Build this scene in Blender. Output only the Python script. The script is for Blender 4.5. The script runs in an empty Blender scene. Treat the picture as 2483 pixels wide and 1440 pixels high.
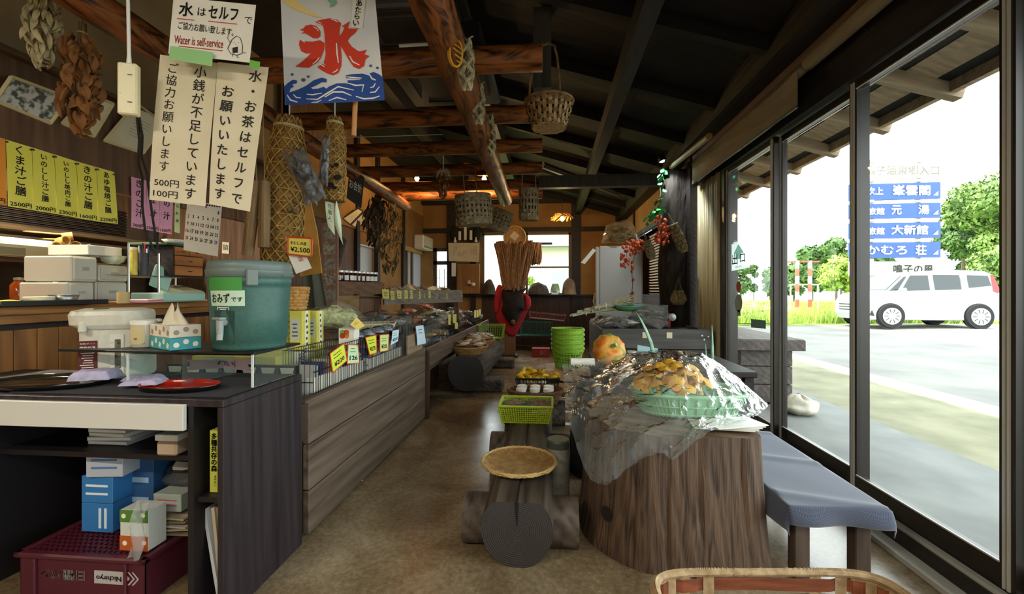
import bpy, math, random
from mathutils import Vector, Matrix, Euler, noise
random.seed(7)
S = bpy.context.scene
COL = S.collection
# ------------------------------------------------------------------ camera, sky, sun, exposure
CH, FP, VPX, HZ = 1.25, 1050.0, 93.0, 705.0
TH = math.atan(VPX / FP); CT, ST = math.cos(TH), math.sin(TH)
cam_d = bpy.data.cameras.new('camera'); cam = bpy.data.objects.new('camera', cam_d); COL.objects.link(cam)
cam.location = (0, 0, CH); cam.rotation_euler = (math.pi / 2, 0, TH)
cam_d.sensor_width = 36.0; cam_d.lens = FP / 2483 * 36.0; cam_d.shift_y = (HZ - 720) / 2483.0; cam_d.clip_start = 0.05
S.camera = cam
W = bpy.data.worlds.new('sky'); S.world = W; W.use_nodes = True
W.node_tree.nodes['Background'].inputs[0].default_value = (0.93, 0.97, 1.0, 1)
W.node_tree.nodes['Background'].inputs[1].default_value = 4.0
sun_d = bpy.data.lights.new('sun', 'SUN'); sun_d.energy = 3.2; sun_d.angle = 0.01; sun_d.color = (1, .96, .9)
sun = bpy.data.objects.new('sun', sun_d); COL.objects.link(sun); sun.rotation_euler = Vector((0.50, 0.12, -0.86)).to_track_quat('-Z', 'Y').to_euler()
S.view_settings.view_transform = 'Standard'; S.view_settings.look = 'None'; S.view_settings.gamma = 1.0
S.view_settings.use_curve_mapping = False; S.view_settings.exposure = 0.92
S.cycles.max_bounces = 10; S.cycles.transparent_max_bounces = 24; S.cycles.diffuse_bounces = 5; S.cycles.sample_clamp_indirect = 6.0

# ------------------------------------------------------------------ helpers
R = math.radians
def V(*a): return Vector(a)
def at(px, py, Y=None, X=None, Z=None, D=None):
    """world point seen at a photograph pixel, on the plane Y=, X=, Z= or at depth D"""
    r = (px - 1241.5) / FP; u = (HZ - py) / FP
    d = V(r * CT - ST, r * ST + CT, u)
    if Y is not None: k = Y / d.y
    elif X is not None: k = X / d.x
    elif Z is not None: k = (Z - CH) / d.z
    else: k = D
    return V(0, 0, CH) + d * k
def lin(h):
    h = h.lstrip('#'); o = []
    for i in (0, 2, 4):
        c = int(h[i:i + 2], 16) / 255
        o.append(c / 12.92 if c <= .04045 else ((c + .055) / 1.055) ** 2.4)
    return (*o, 1)
MATS = {}
def newmat(name):
    m = bpy.data.materials.new(name); m.use_nodes = True; MATS[name] = m
    nt = m.node_tree; return m, nt, nt.nodes, nt.links, nt.nodes['Principled BSDF']
def mt(name, col, rough=.6, col2=None, sc=(8, 8, 8), metal=0, bump=0, dist=0, detail=4, spec=.5, trans=0, alpha=1, lo=.35, hi=.65, sub=None):
    """principled surface whose colour runs between two tones along object-space noise"""
    if name in MATS: return MATS[name]
    m, nt, N, L, b = newmat(name)
    b.inputs['Roughness'].default_value = rough; b.inputs['Metallic'].default_value = metal
    b.inputs['Specular IOR Level'].default_value = spec
    if trans: b.inputs['Transmission Weight'].default_value = trans
    if alpha < 1: b.inputs['Alpha'].default_value = alpha
    b.inputs['Base Color'].default_value = lin(col)
    if col2 or bump:
        tc = N.new('ShaderNodeTexCoord'); mp = N.new('ShaderNodeMapping'); mp.inputs['Scale'].default_value = sc if not isinstance(sc, (int, float)) else (sc,) * 3
        nz = N.new('ShaderNodeTexNoise'); nz.inputs['Scale'].default_value = 1; nz.inputs['Detail'].default_value = detail; nz.inputs['Distortion'].default_value = dist
        L.new(tc.outputs['Object'], mp.inputs[0]); L.new(mp.outputs[0], nz.inputs['Vector'])
        if col2:
            cr = N.new('ShaderNodeValToRGB'); cr.color_ramp.elements[0].position = lo; cr.color_ramp.elements[1].position = hi
            cr.color_ramp.elements[0].color = lin(col); cr.color_ramp.elements[1].color = lin(col2)
            L.new(nz.outputs['Fac'], cr.inputs[0]); L.new(cr.outputs[0], b.inputs['Base Color'])
        if bump:
            bp = N.new('ShaderNodeBump'); bp.inputs['Strength'].default_value = min(1, bump); bp.inputs['Distance'].default_value = .01
            L.new(nz.outputs['Fac'], bp.inputs['Height']); L.new(bp.outputs[0], b.inputs['Normal'])
    return m
def grain(name, col, col2, axis=1, rough=.55, sc=14, stretch=.08, bump=.35, swirl=1.2, lo=.3, hi=.7, dark=None, spec=.4):
    """wood: noise stretched along one object axis, plus wandering growth lines"""
    if name in MATS: return MATS[name]
    m, nt, N, L, b = newmat(name)
    b.inputs['Roughness'].default_value = rough; b.inputs['Specular IOR Level'].default_value = spec
    tc = N.new('ShaderNodeTexCoord'); mp = N.new('ShaderNodeMapping'); s = [sc] * 3; s[axis] = sc * stretch; mp.inputs['Scale'].default_value = s
    nz = N.new('ShaderNodeTexNoise'); nz.inputs['Scale'].default_value = 1; nz.inputs['Detail'].default_value = 6; nz.inputs['Distortion'].default_value = swirl
    wv = N.new('ShaderNodeTexWave'); wv.bands_direction = 'DIAGONAL'; wv.inputs['Scale'].default_value = .55; wv.inputs['Distortion'].default_value = 9; wv.inputs['Detail'].default_value = 3; wv.inputs['Detail Scale'].default_value = .7
    L.new(tc.outputs['Object'], mp.inputs[0]); L.new(mp.outputs[0], nz.inputs['Vector']); L.new(mp.outputs[0], wv.inputs['Vector'])
    mx = N.new('ShaderNodeMath'); mx.operation = 'MULTIPLY_ADD'; mx.inputs[1].default_value = .16; L.new(wv.outputs['Fac'], mx.inputs[0])
    m2 = N.new('ShaderNodeMath'); m2.operation = 'MULTIPLY'; m2.inputs[1].default_value = .92; L.new(nz.outputs['Fac'], m2.inputs[0]); L.new(m2.outputs[0], mx.inputs[2])
    cr = N.new('ShaderNodeValToRGB'); cr.color_ramp.elements[0].position = lo; cr.color_ramp.elements[1].position = hi
    cr.color_ramp.elements[0].color = lin(col); cr.color_ramp.elements[1].color = lin(col2)
    L.new(mx.outputs[0], cr.inputs[0]); L.new(cr.outputs[0], b.inputs['Base Color'])
    bp = N.new('ShaderNodeBump'); bp.inputs['Strength'].default_value = bump; bp.inputs['Distance'].default_value = .01
    L.new(mx.outputs[0], bp.inputs['Height']); L.new(bp.outputs[0], b.inputs['Normal'])
    return m
def clear(name, tint='#ffffff', gloss=.12, rough=.03, haze=0.0, hazecol='#e8f0f0', bump=0):
    """thin clear sheet: light passes straight through, a fresnel share is mirrored, a share scatters"""
    if name in MATS: return MATS[name]
    m, nt, N, L, b = newmat(name); N.remove(b); out = N['Material Output']
    t = N.new('ShaderNodeBsdfTransparent'); t.inputs[0].default_value = lin(tint)
    g = N.new('ShaderNodeBsdfGlossy'); g.inputs['Roughness'].default_value = rough
    fr = N.new('ShaderNodeLayerWeight'); fr.inputs[0].default_value = gloss
    mx = N.new('ShaderNodeMixShader'); L.new(fr.outputs['Fresnel'], mx.inputs[0])
    if haze:
        d = N.new('ShaderNodeBsdfTranslucent'); d.inputs[0].default_value = lin(hazecol); df = N.new('ShaderNodeBsdfDiffuse'); df.inputs[0].default_value = lin(hazecol)
        m3 = N.new('ShaderNodeMixShader'); m3.inputs[0].default_value = .5; L.new(d.outputs[0], m3.inputs[1]); L.new(df.outputs[0], m3.inputs[2])
        m4 = N.new('ShaderNodeMixShader'); m4.inputs[0].default_value = haze; L.new(t.outputs[0], m4.inputs[1]); L.new(m3.outputs[0], m4.inputs[2]); L.new(m4.outputs[0], mx.inputs[1])
    else: L.new(t.outputs[0], mx.inputs[1])
    if bump:
        tc = N.new('ShaderNodeTexCoord'); nz = N.new('ShaderNodeTexNoise'); nz.inputs['Scale'].default_value = 14; nz.inputs['Detail'].default_value = 5; nz.inputs['Distortion'].default_value = 1.5
        L.new(tc.outputs['Object'], nz.inputs['Vector']); bp = N.new('ShaderNodeBump'); bp.inputs['Strength'].default_value = bump; bp.inputs['Distance'].default_value = .03
        L.new(nz.outputs['Fac'], bp.inputs['Height']); L.new(bp.outputs[0], g.inputs['Normal']); L.new(bp.outputs[0], fr.inputs['Normal'])
    L.new(g.outputs[0], mx.inputs[2]); L.new(mx.outputs[0], out.inputs[0])
    return m
def glow(name, col, strength):
    if name in MATS: return MATS[name]
    m, nt, N, L, b = newmat(name); b.inputs['Base Color'].default_value = lin(col)
    b.inputs['Emission Color'].default_value = lin(col); b.inputs['Emission Strength'].default_value = strength
    return m

def rot(rx=0, ry=0, rz=0): return Euler((R(rx), R(ry), R(rz))).to_matrix().to_4x4()
def tr(x, y, z): return Matrix.Translation((x, y, z))
GL = {}
def glyphs(s, bold=0.0):
    """flat mesh data of a text string, 1 unit em, cached"""
    k = (s, bold)
    if k not in GL:
        c = bpy.data.curves.new('t', 'FONT'); c.body = s; c.size = 1; c.resolution_u = 2
        o = bpy.data.objects.new('t', c); me = bpy.data.meshes.new_from_object(o)
        vs = [v.co.copy() for v in me.vertices]; fs = [tuple(p.vertices) for p in me.polygons]
        bpy.data.objects.remove(o); bpy.data.curves.remove(c); bpy.data.meshes.remove(me)
        if bold:   # heavier stroke: the same outline laid down at small offsets
            n0, f0, v0 = len(vs), list(fs), list(vs)
            for i, (a, b) in enumerate(((1, 0), (-1, 0), (0, 1), (0, -1))): vs += [v + V(a * bold, b * bold, 0) for v in v0]; fs += [tuple(q + n0 * (i + 1) for q in f) for f in f0]
        GL[k] = (vs, fs)
    return GL[k]
class MB:
    def __init__(s): s.v, s.f, s.m, s.T, s.cm = [], [], [], Matrix(), 0
    def add(s, vs, fs):
        o = len(s.v); T = s.T
        s.v += [T @ Vector(v) for v in vs]; s.f += [tuple(i + o for i in f) for f in fs]; s.m += [s.cm] * len(fs); return s
    def box(s, c, d, M=None):
        x, y, z = (k / 2 for k in d); c = Vector(c)
        vs = [V(a * x, b * y, e * z) for a in (-1, 1) for b in (-1, 1) for e in (-1, 1)]
        if M is not None: vs = [M.to_3x3() @ v for v in vs]
        return s.add([v + c for v in vs], [(0, 1, 3, 2), (4, 6, 7, 5), (0, 4, 5, 1), (2, 3, 7, 6), (0, 2, 6, 4), (1, 5, 7, 3)])
    def rbox(s, c, d, b=.005):
        """box with chamfered vertical and horizontal edges"""
        x, y, z = (k / 2 for k in d); c = Vector(c); b = min(b, x * .9, y * .9, z * .9); vs = []; idx = {}
        for a in (-1, 1):
            for e in (-1, 1):
                for g in (-1, 1):
                    for k in range(3):
                        p = V(a * (x - (b if k != 0 else 0)), e * (y - (b if k != 1 else 0)), g * (z - (b if k != 2 else 0))); idx[(a, e, g, k)] = len(vs); vs.append(p + c)
        I = idx; f = []
        for a in (-1, 1):
            q = [I[(a, -1, -1, 0)], I[(a, 1, -1, 0)], I[(a, 1, 1, 0)], I[(a, -1, 1, 0)]]; f.append(q if a > 0 else q[::-1])
            q = [I[(-1, a, -1, 1)], I[(-1, a, 1, 1)], I[(1, a, 1, 1)], I[(1, a, -1, 1)]]; f.append(q if a > 0 else q[::-1])
            q = [I[(-1, -1, a, 2)], I[(1, -1, a, 2)], I[(1, 1, a, 2)], I[(-1, 1, a, 2)]]; f.append(q if a > 0 else q[::-1])
            for e in (-1, 1):
                f.append([I[(a, e, -1, 0)], I[(a, e, 1, 0)], I[(a, e, 1, 1)], I[(a, e, -1, 1)]])
                f.append([I[(a, -1, e, 0)], I[(a, 1, e, 0)], I[(a, 1, e, 2)], I[(a, -1, e, 2)]])
                f.append([I[(-1, a, e, 1)], I[(1, a, e, 1)], I[(1, a, e, 2)], I[(-1, a, e, 2)]])
                for g in (-1, 1): f.append([I[(a, e, g, 0)], I[(a, e, g, 1)], I[(a, e, g, 2)]])
        return s.add(vs, f)
    def tube(s, pts, r, n=8, cap=True, sq=None):
        """tube along points; r number or list; sq=(a,b) squashes the section"""
        pts = [Vector(p) for p in pts]; k = len(pts); rs = r if isinstance(r, (list, tuple)) else [r] * k
        vs = []; u = None
        for i, p in enumerate(pts):
            t = (pts[min(i + 1, k - 1)] - pts[max(i - 1, 0)]); t = t.normalized() if t.length > 1e-9 else V(0, 0, 1)
            if u is None: u = t.orthogonal().normalized() if abs(t.z) > .9 else t.cross(V(0, 0, 1)).normalized()
            else: u = (u - t * u.dot(t)); u = u.normalized() if u.length > 1e-6 else t.orthogonal().normalized()
            w = t.cross(u); a, b = sq or (1, 1)
            for j in range(n):
                q = 2 * math.pi * j / n + (math.pi / 4 if n == 4 else 0)
                vs.append(p + (u * math.cos(q) * a + w * math.sin(q) * b) * rs[i])
        fs = [(i * n + j, i * n + (j + 1) % n, (i + 1) * n + (j + 1) % n, (i + 1) * n + j) for i in range(k - 1) for j in range(n)]
        if cap: fs += [tuple(range(n))[::-1], tuple((k - 1) * n + j for j in range(n))]
        return s.add(vs, fs)
    def lathe(s, prof, n=24, c=(0, 0, 0), sx=1, sy=1, cap0=False, cap1=False):
        vs = []; c = Vector(c); k = len(prof)
        for r_, z in prof:
            for j in range(n):
                q = 2 * math.pi * j / n; vs.append(c + V(r_ * math.cos(q) * sx, r_ * math.sin(q) * sy, z))
        fs = [(i * n + j, i * n + (j + 1) % n, (i + 1) * n + (j + 1) % n, (i + 1) * n + j) for i in range(k - 1) for j in range(n)]
        if cap0: fs.append(tuple(range(n))[::-1])
        if cap1: fs.append(tuple((k - 1) * n + j for j in range(n)))
        return s.add(vs, fs)
    def grid(s, fn, nu, nv, wrapu=False):
        vs = [fn(i / nu, j / nv) for j in range(nv + 1) for i in range(nu + (0 if wrapu else 1))]; w = nu if wrapu else nu + 1
        fs = [(j * w + i, j * w + (i + 1) % w, (j + 1) * w + (i + 1) % w, (j + 1) * w + i) for j in range(nv) for i in range(nu)]
        return s.add(vs, fs)
    def poly(s, pts): return s.add(pts, [tuple(range(len(pts)))])
    def prism(s, pts, d):
        """flat outline pulled along vector d"""
        n = len(pts); d = Vector(d); pts = [Vector(p) for p in pts]
        return s.add(pts + [p + d for p in pts], [tuple(range(n))[::-1], tuple(range(n, 2 * n))] + [(i, (i + 1) % n, n + (i + 1) % n, n + i) for i in range(n)])
    def text(s, st, x, y, h, z=.0012, bold=0.0, w=None, ang=0, shear=0, center=True):
        """lettering in the local XY plane, cap height h (or fitted to width w)"""
        vs, fs = glyphs(st, bold)
        if not vs: return s
        x0 = min(v.x for v in vs); x1 = max(v.x for v in vs); y0 = min(v.y for v in vs); y1 = max(v.y for v in vs)
        k = h / max(1e-6, y1 - y0); kx = (w / (x1 - x0)) if w else k; cx = (x0 + x1) / 2 if center else x0; cy = (y0 + y1) / 2; ca, sa = math.cos(ang), math.sin(ang)
        o = []
        for v in vs:
            a = (v.x - cx) * kx; b = (v.y - cy) * k; a += b * shear; o.append(V(x + a * ca - b * sa, y + a * sa + b * ca, z))
        return s.add(o, fs)
    def em(s, ch, x, y, size, z=.0012, bold=0.0, jit=0.0):
        """one character in an em square centred on x,y"""
        vs, fs = glyphs(ch, bold)
        if not vs: return s
        a = random.uniform(-1, 1) * jit; k = size * 1.0; ca, sa = math.cos(a), math.sin(a); sh = random.uniform(0, 1) * jit
        o = []
        for v in vs:
            p, q = (v.x - .5) * k, (v.y - .38) * k; p += q * sh; o.append(V(x + p * ca - q * sa, y + p * sa + q * ca, z))
        return s.add(o, fs)
    def vtext(s, st, x, y, size, pitch=None, z=.0012, bold=0.0, jit=.05, dx=0):
        pitch = pitch or size * 1.1
        for i, ch in enumerate(st):
            if ch != ' ': s.em(ch, x + i * dx + random.uniform(-1, 1) * jit * size * .3, y - i * pitch, size, z, bold, jit)
        return s
    def build(s, name, mats, parent=None, loc=None, rot=None, smooth=False, kind=None):
        me = bpy.data.meshes.new(name); me.from_pydata([tuple(v) for v in s.v], [], s.f)
        ms = mats if isinstance(mats, (list, tuple)) else [mats]
        for m in ms: me.materials.append(m)
        if len(ms) > 1: me.polygons.foreach_set('material_index', s.m)
        if smooth: me.polygons.foreach_set('use_smooth', [True] * len(me.polygons))
        me.update()
        return link(name, me, parent, loc, rot, kind)
def link(name, me, parent=None, loc=None, rot=None, kind=None):
    o = bpy.data.objects.new(name, me); COL.objects.link(o)
    if parent is not None: o.parent = parent
    if loc is not None: o.location = loc
    if rot is not None: o.rotation_euler = rot
    if kind: o['kind'] = kind
    return o
def tag(o, label, cat, group=None):
    o['label'] = label; o['category'] = cat
    if group: o['group'] = group
    return o
def thing(name, label, cat, loc=(0, 0, 0), rz=0.0, group=None, rx=0.0, ry=0.0):
    o = bpy.data.objects.new(name, None); COL.objects.link(o); o.empty_display_size = .05
    o.location = loc; o.rotation_euler = (rx, ry, rz); return tag(o, label, cat, group)
def dup(root, loc=None, rz=None, label=None, group=None, scale=None):
    r_ = root.copy(); COL.objects.link(r_)
    if loc is not None: r_.location = loc
    if rz is not None: r_.rotation_euler.z = rz
    if scale: r_.scale = scale if not isinstance(scale, (int, float)) else (scale,) * 3
    if label: r_['label'] = label
    if group: r_['group'] = group
    for c in list(root.children):
        d = c.copy(); COL.objects.link(d); d.parent = r_
        for g in list(c.children):
            e = g.copy(); COL.objects.link(e); e.parent = d
    return r_
def struct(o): o['kind'] = 'structure'; return o
def U(a, b): return random.uniform(a, b)
def face_z(n, up=(0, 0, 1)):
    """rotation whose local +Z points along n and local +Y as near up as can be"""
    z = Vector(n).normalized(); x = Vector(up).cross(z).normalized(); y = z.cross(x)
    return Matrix((x, y, z)).transposed().to_euler()
# ================================================================== MATERIALS
concrete, nt, N, L, b = newmat('concrete floor'); b.inputs['Specular IOR Level'].default_value = .7
tc = N.new('ShaderNodeTexCoord'); n1 = N.new('ShaderNodeTexNoise'); n1.inputs['Scale'].default_value = 1.7; n1.inputs['Detail'].default_value = 12; n1.inputs['Roughness'].default_value = .68; n1.inputs['Distortion'].default_value = .5
n2 = N.new('ShaderNodeTexNoise'); n2.inputs['Scale'].default_value = 38; n2.inputs['Detail'].default_value = 8; n2.inputs['Roughness'].default_value = .75
for q in (n1, n2): L.new(tc.outputs['Object'], q.inputs['Vector'])
ma = N.new('ShaderNodeMath'); ma.operation = 'MULTIPLY_ADD'; ma.inputs[1].default_value = .4; m0 = N.new('ShaderNodeMath'); m0.operation = 'MULTIPLY'; m0.inputs[1].default_value = .6
L.new(n1.outputs['Fac'], m0.inputs[0]); L.new(n2.outputs['Fac'], ma.inputs[0]); L.new(m0.outputs[0], ma.inputs[2])
cr = N.new('ShaderNodeValToRGB'); e = cr.color_ramp.elements; e[0].position = .36; e[0].color = lin('#4f3f2b'); e[1].position = .64; e[1].color = lin('#a3957c'); x = e.new(.5); x.color = lin('#7d6c52')
L.new(ma.outputs[0], cr.inputs[0]); L.new(cr.outputs[0], b.inputs['Base Color'])
rr = N.new('ShaderNodeMapRange'); rr.inputs[3].default_value = .12; rr.inputs[4].default_value = .32; L.new(n1.outputs['Fac'], rr.inputs[0]); L.new(rr.outputs[0], b.inputs['Roughness'])
bp = N.new('ShaderNodeBump'); bp.inputs['Strength'].default_value = .12; bp.inputs['Distance'].default_value = .006; L.new(ma.outputs[0], bp.inputs['Height']); L.new(bp.outputs[0], b.inputs['Normal'])
dark_wood = grain('dark stained wood', '#151011', '#282122', 1, .6, sc=16)
dark_wood_x = grain('dark stained wood across', '#151011', '#282122', 0, .6, sc=16)
roof_wood = grain('smoked roof boards', '#0f0c0c', '#1d1817', 0, .8, sc=10)
brown_wood = grain('brown board', '#4a3424', '#6e5038', 2, .55, sc=14)
brown_wood_y = grain('brown board along', '#4a3424', '#6e5038', 1, .55, sc=14)
plaster = mt('ochre plaster', '#8a6232', .85, '#96703e', sc=3, bump=.1)
plaster_k = mt('smoked kitchen plaster', '#8d7a5c', .9, '#a08d6c', sc=2.5, bump=.1)
wains = grain('dark wainscot board', '#2c1d18', '#412c24', 2, .5, sc=12)
bronze = mt('bronze aluminium', '#2b2622', .35, metal=.3)
alu = mt('bare aluminium', '#c6c6be', .4, metal=.2)
pane = clear('window glass', '#f4f8f6', .06, .01)
weath = grain('weathered eave timber', '#7d6a55', '#a08a70', 0, .8, sc=16)
logm = grain('varnished log', '#2a1308', '#9a5a2a', 0, .38, sc=11, stretch=.2, bump=.6, swirl=4, lo=.36, hi=.62)
logm_y = grain('varnished log along', '#2a1308', '#8f5228', 1, .42, sc=11, stretch=.2, bump=.6, swirl=4, lo=.36, hi=.62)
white_p = mt('white paper', '#e9e6dc', .85, '#dedacd', sc=6)
cream_p = mt('cream paper', '#d9cfb4', .85, '#cfc3a4', sc=5)
black = mt('black ink', '#15110f', .7)
red_ink = mt('red ink', '#c43a34', .7)
white_pl = mt('white plastic', '#e6e4dc', .35)
black_pl = mt('black plastic', '#141416', .4)

# ================================================================== SETTING
XW, XR, XL, YB, ZH = 1.75, 1.65, -3.0, 10.0, 2.44
o = MB().box((-1.75, 3, -.05), (7.2, 14.2, .1)).build('floor', concrete); struct(o)
# ---- roof: boards, rafters, purlins
def rz_(x): return 2.68 + .3 * (2.5 - x) if x > -2 else 2.68 + .3 * 4.5 - .3 * (-2 - x)
m = MB()
for x0, x1 in ((2.72, -2.0), (-2.0, -5.3)):
    z0, z1 = rz_(x0), rz_(x1)
    m.add([(x0, -4.2, z0), (x1, -4.2, z1), (x1, 10.6, z1), (x0, 10.6, z0), (x0, -4.2, z0 + .12), (x1, -4.2, z1 + .12), (x1, 10.6, z1 + .12), (x0, 10.6, z0 + .12)],
          [(0, 3, 2, 1), (4, 5, 6, 7), (0, 1, 5, 4), (2, 3, 7, 6), (1, 2, 6, 5), (0, 4, 7, 3)])
ceil = struct(m.build('ceiling', roof_wood))
rm = MB(); L_ = 3.9 / math.cos(math.atan(.3)); rm.box((0, 0, 0), (L_, .07, .10)); rme = None
for i in range(15):
    y = -3.4 + i * .93
    if rme is None: o = rm.build('rafter', roof_wood, ceil); rme = o.data
    else: o = link('rafter', rme, ceil)
    o.location = (-.15, y, rz_(-.15) - .06); o.rotation_euler = (0, math.atan(.3), 0)
for x, w, h in ((.62, .12, .16), (-.75, .14, .2), (-2.0, .18, .26)):
    MB().box((x, 3.1, rz_(x) - .1 - h / 2), (w, 14, h)).build('purlin', dark_wood, ceil)
# ---- eave outside the glass
ev = MB().box((2.66, 3.1, rz_(2.66) - .02), (.05, 14, .09)).build('trim_1', weath); struct(ev)
m = MB(); Lr = 1.0
m.box((0, 0, 0), (Lr, .07, .085)); me = None
for i in range(17):
    y = -3.05 + i * .62
    if me is None: o = m.build('eave_rafter', weath, ev); me = o.data
    else: o = link('eave_rafter', me, ev)
    o.location = (2.25, y, rz_(2.25) - .045); o.rotation_euler = (0, math.atan(.3), 0)
for i in range(3):
    x = 1.98 + i * .24
    MB().box((x, 3.1, rz_(x) + .002), (.2, 14, .012), rot(0, math.degrees(math.atan(.3)), 0)).build('eave_board', weath, ev)
# ---- right wall: header beam, sash windows to the floor, jambs
hd = struct(MB().box((1.78, 1.1, 2.70), (.16, 8.6, .50)).build('wall_right', dark_wood))
MB().box((1.66, 1.9, 2.78), (.05, 6.6, .10)).build('header_rail', grain('reddish rail', '#5c4238', '#7a5a4c', 1, .5), hd)
MB().box((1.60, 3.2, 2.9), (.26, 14, .2)).build('wall_plate', dark_wood, hd)
tr2 = struct(MB().box((1.76, .35, .045), (.16, 8.2, .09)).build('trim_2', bronze))
for dx in (-.065, -.035, .0): MB().box((1.76 + dx, .35, .098), (.008, 8.2, .018)).build('sill_rail', alu, tr2)
MB().box((1.645, .35, .012), (.07, 8.2, .024)).build('sill_plate', alu, tr2)
YS = [4.41, 3.52, 2.64, 1.78, .92, .06, -.8, -1.66, -2.52]
sash = None
for i in range(8):
    y1, y0 = YS[i], YS[i + 1]; n = i + 1
    x = 1.735 if i % 2 == 0 else 1.785; w = y1 - y0
    fr = MB(); zb, zt = .11, ZH
    fr.box((0, w / 2 - .012, (zb + zt) / 2), (.035, .06, zt - zb)); fr.box((0, -w / 2 + .012, (zb + zt) / 2), (.035, .06, zt - zb))
    fr.box((0, 0, zb + .05), (.034, w, .10)); fr.box((0, 0, zt - .025), (.034, w, .05))
    wo = struct(fr.build(f'window_{n}', bronze, loc=(x, (y0 + y1) / 2, 0)))
    MB().box((0, 0, (zb + zt) / 2), (.006, w - .09, zt - zb - .14)).build('pane', pane, wo)
    for s_ in (-1, 1):
        for k in (0, .017):
            MB().box((-.02, s_ * (w / 2 - .004 - k), (zb + zt) / 2), (.008, .009, zt - zb - .02)).build('bead', alu, wo)
    MB().box((-.019, 0, zb + .103), (.005, w - .08, .007)).build('bead', alu, wo)
    MB().box((-.019, 0, zt - .052), (.005, w - .08, .006)).build('bead', alu, wo)
    if i == 4: sash = wo
MB().box((1.76, 4.46, 1.22), (.13, .1, 2.44)).build('jamb', bronze, hd)
# ribbed cream panel and dark post beyond the glass
o = MB()
for k in range(9): o.tube([(1.70 + (.008 if k % 2 else 0), 4.54 + k * .068, .02), (1.70 + (.008 if k % 2 else 0), 4.54 + k * .068, 2.44)], .036, 8)
struct(o.build('wall_panel', mt('cream ribbed sheet', '#b3a27a', .45, '#c9bb94', sc=(3, 3, .5)), smooth=True))
hd2 = struct(MB().box((1.71, 5.27, 1.42), (.2, .2, 2.84)).build('trim_3', dark_wood))
# right rear wall with a small window, panelled ochre above
wr = struct(MB().box((1.73, 5.95, 1.5), (.16, 1.3, 3.0)).build('wall_right_rear', plaster))
MB().box((1.73, 9.35, 1.5), (.16, 1.4, 3.0)).build('wall_section', plaster, wr)
MB().box((1.73, 7.6, .57), (.16, 2.1, 1.14)).build('wall_section', wains, wr)
MB().box((1.73, 7.6, 2.68), (.16, 2.1, .66)).build('wall_section', plaster, wr)
MB().box((1.645, 7.6, 2.3), (.06, 3.9, .07)).build('rail', dark_wood, wr)
for y in (6.55, 8.68): MB().box((1.645, y, 2.05), (.05, .1, 2.0)).build('post', dark_wood, wr)
w9 = struct(MB().box((1.70, 7.6, 1.16), (.1, 2.0, .05)).build('window_9', dark_wood))
MB().box((1.70, 7.6, 1.72), (.006, 2.0, 1.1)).build('pane', pane, w9)
for k in range(22): MB().box((1.655, 7.05, 1.2 + k * .045), (.03, .75, .004), rot(0, 30, 0)).build('blind_slat', mt('pale slat', '#c9b8a4', .6), w9)
# ---- back wall at the end of the hall
def XB(px): return at(px, 705, Y=YB).x
def ZB(py, px=1241): return at(px, py, Y=YB).z
xa, xb, xc, xd = XB(1168), XB(1385), XB(1050), XB(1100)
zs, zt = ZB(716), ZB(565)
yb = YB + .08
wb = struct(MB().box(((xb + 1.9) / 2, yb, 1.9), (1.9 - xb, .16, 3.8)).build('wall_back', plaster))
MB().box(((xa + xb) / 2, yb, zs / 2), (xb - xa, .16, zs)).build('wall_section', wains, wb)
MB().box(((xa + xb) / 2, yb, (zt + 4) / 2), (xb - xa, .16, 4 - zt)).build('wall_section', plaster, wb)
MB().box(((xd + xa) / 2, yb, 2), (xa - xd, .16, 4)).build('wall_section', plaster, wb)
zd = ZB(600)
MB().box(((xc + xd) / 2, yb, (zd + 4) / 2), (xd - xc, .16, 4 - zd)).build('wall_section', plaster, wb)
MB().box(((xc - 5.3) / 2, yb, 2), (xc + 5.3, .16, 4)).build('wall_section', plaster, wb)
for k in range(11):   # dado boards
    x0 = -1.15 + k * .27
    MB().box((x0 + .13, YB - .015, zs / 2 - .02), (.262, .03, zs - .04)).build('dado_board', wains, wb)
MB().box(((xa + xb) / 2 + .2, YB - .06, zs), (xb - xa + 1.2, .14, .045)).build('window_ledge', dark_wood, wb)
for px in (1095, 1148, 1396): MB().box((XB(px), YB - .03, 1.9), (.2 if px != 1148 else .12, .08, 3.8)).build('post', dark_wood, wb)
MB().box((-.6, YB - .04, ZB(558)), (5.2, .1, .1)).build('lintel_rail', dark_wood, wb)
MB().box((-.6, YB - .06, ZB(478)), (5.2, .16, .32)).build('tie_beam', dark_wood_x, wb)
w10 = struct(MB().box(((xa + xb) / 2, YB + .05, zt - .02), (xb - xa, .06, .05)).build('window_10', mt('grey sash', '#6b5a48', .5)))
gs = MATS['grey sash']
for x in (xa + .03, XB(1277), xb - .03): MB().box((x, YB + .05, (zs + zt) / 2), (.055, .06, zt - zs)).build('stile', gs, w10)
MB().box(((XB(1277) + xb) / 2, YB + .04, ZB(648)), (xb - XB(1277), .03, .04)).build('glazing_bar', gs, w10)
MB().box(((xa + xb) / 2, YB + .05, zs + .03), (xb - xa, .06, .05)).build('bottom_rail', gs, w10)
for a_, b_ in ((xa, XB(1277)), (XB(1277), xb)): MB().box(((a_ + b_) / 2, YB + .06, (zs + zt) / 2), (b_ - a_ - .05, .006, zt - zs - .05)).build('pane', pane, w10)
d1 = struct(MB().box(((xc + xd) / 2, YB + .07, .5), (xd - xc, .05, 1.0)).build('door_1', grain('grey door', '#4d4238', '#5c5045', 2)))
for x in (xc + .04, xd - .04): MB().box((x, YB + .06, zd / 2), (.08, .06, zd)).build('stile', MATS['grey door'], d1)
for z in (1.02, ZB(636), zd - .03): MB().box(((xc + xd) / 2, YB + .06, z), (xd - xc, .06, .09)).build('rail', MATS['grey door'], d1)
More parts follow.
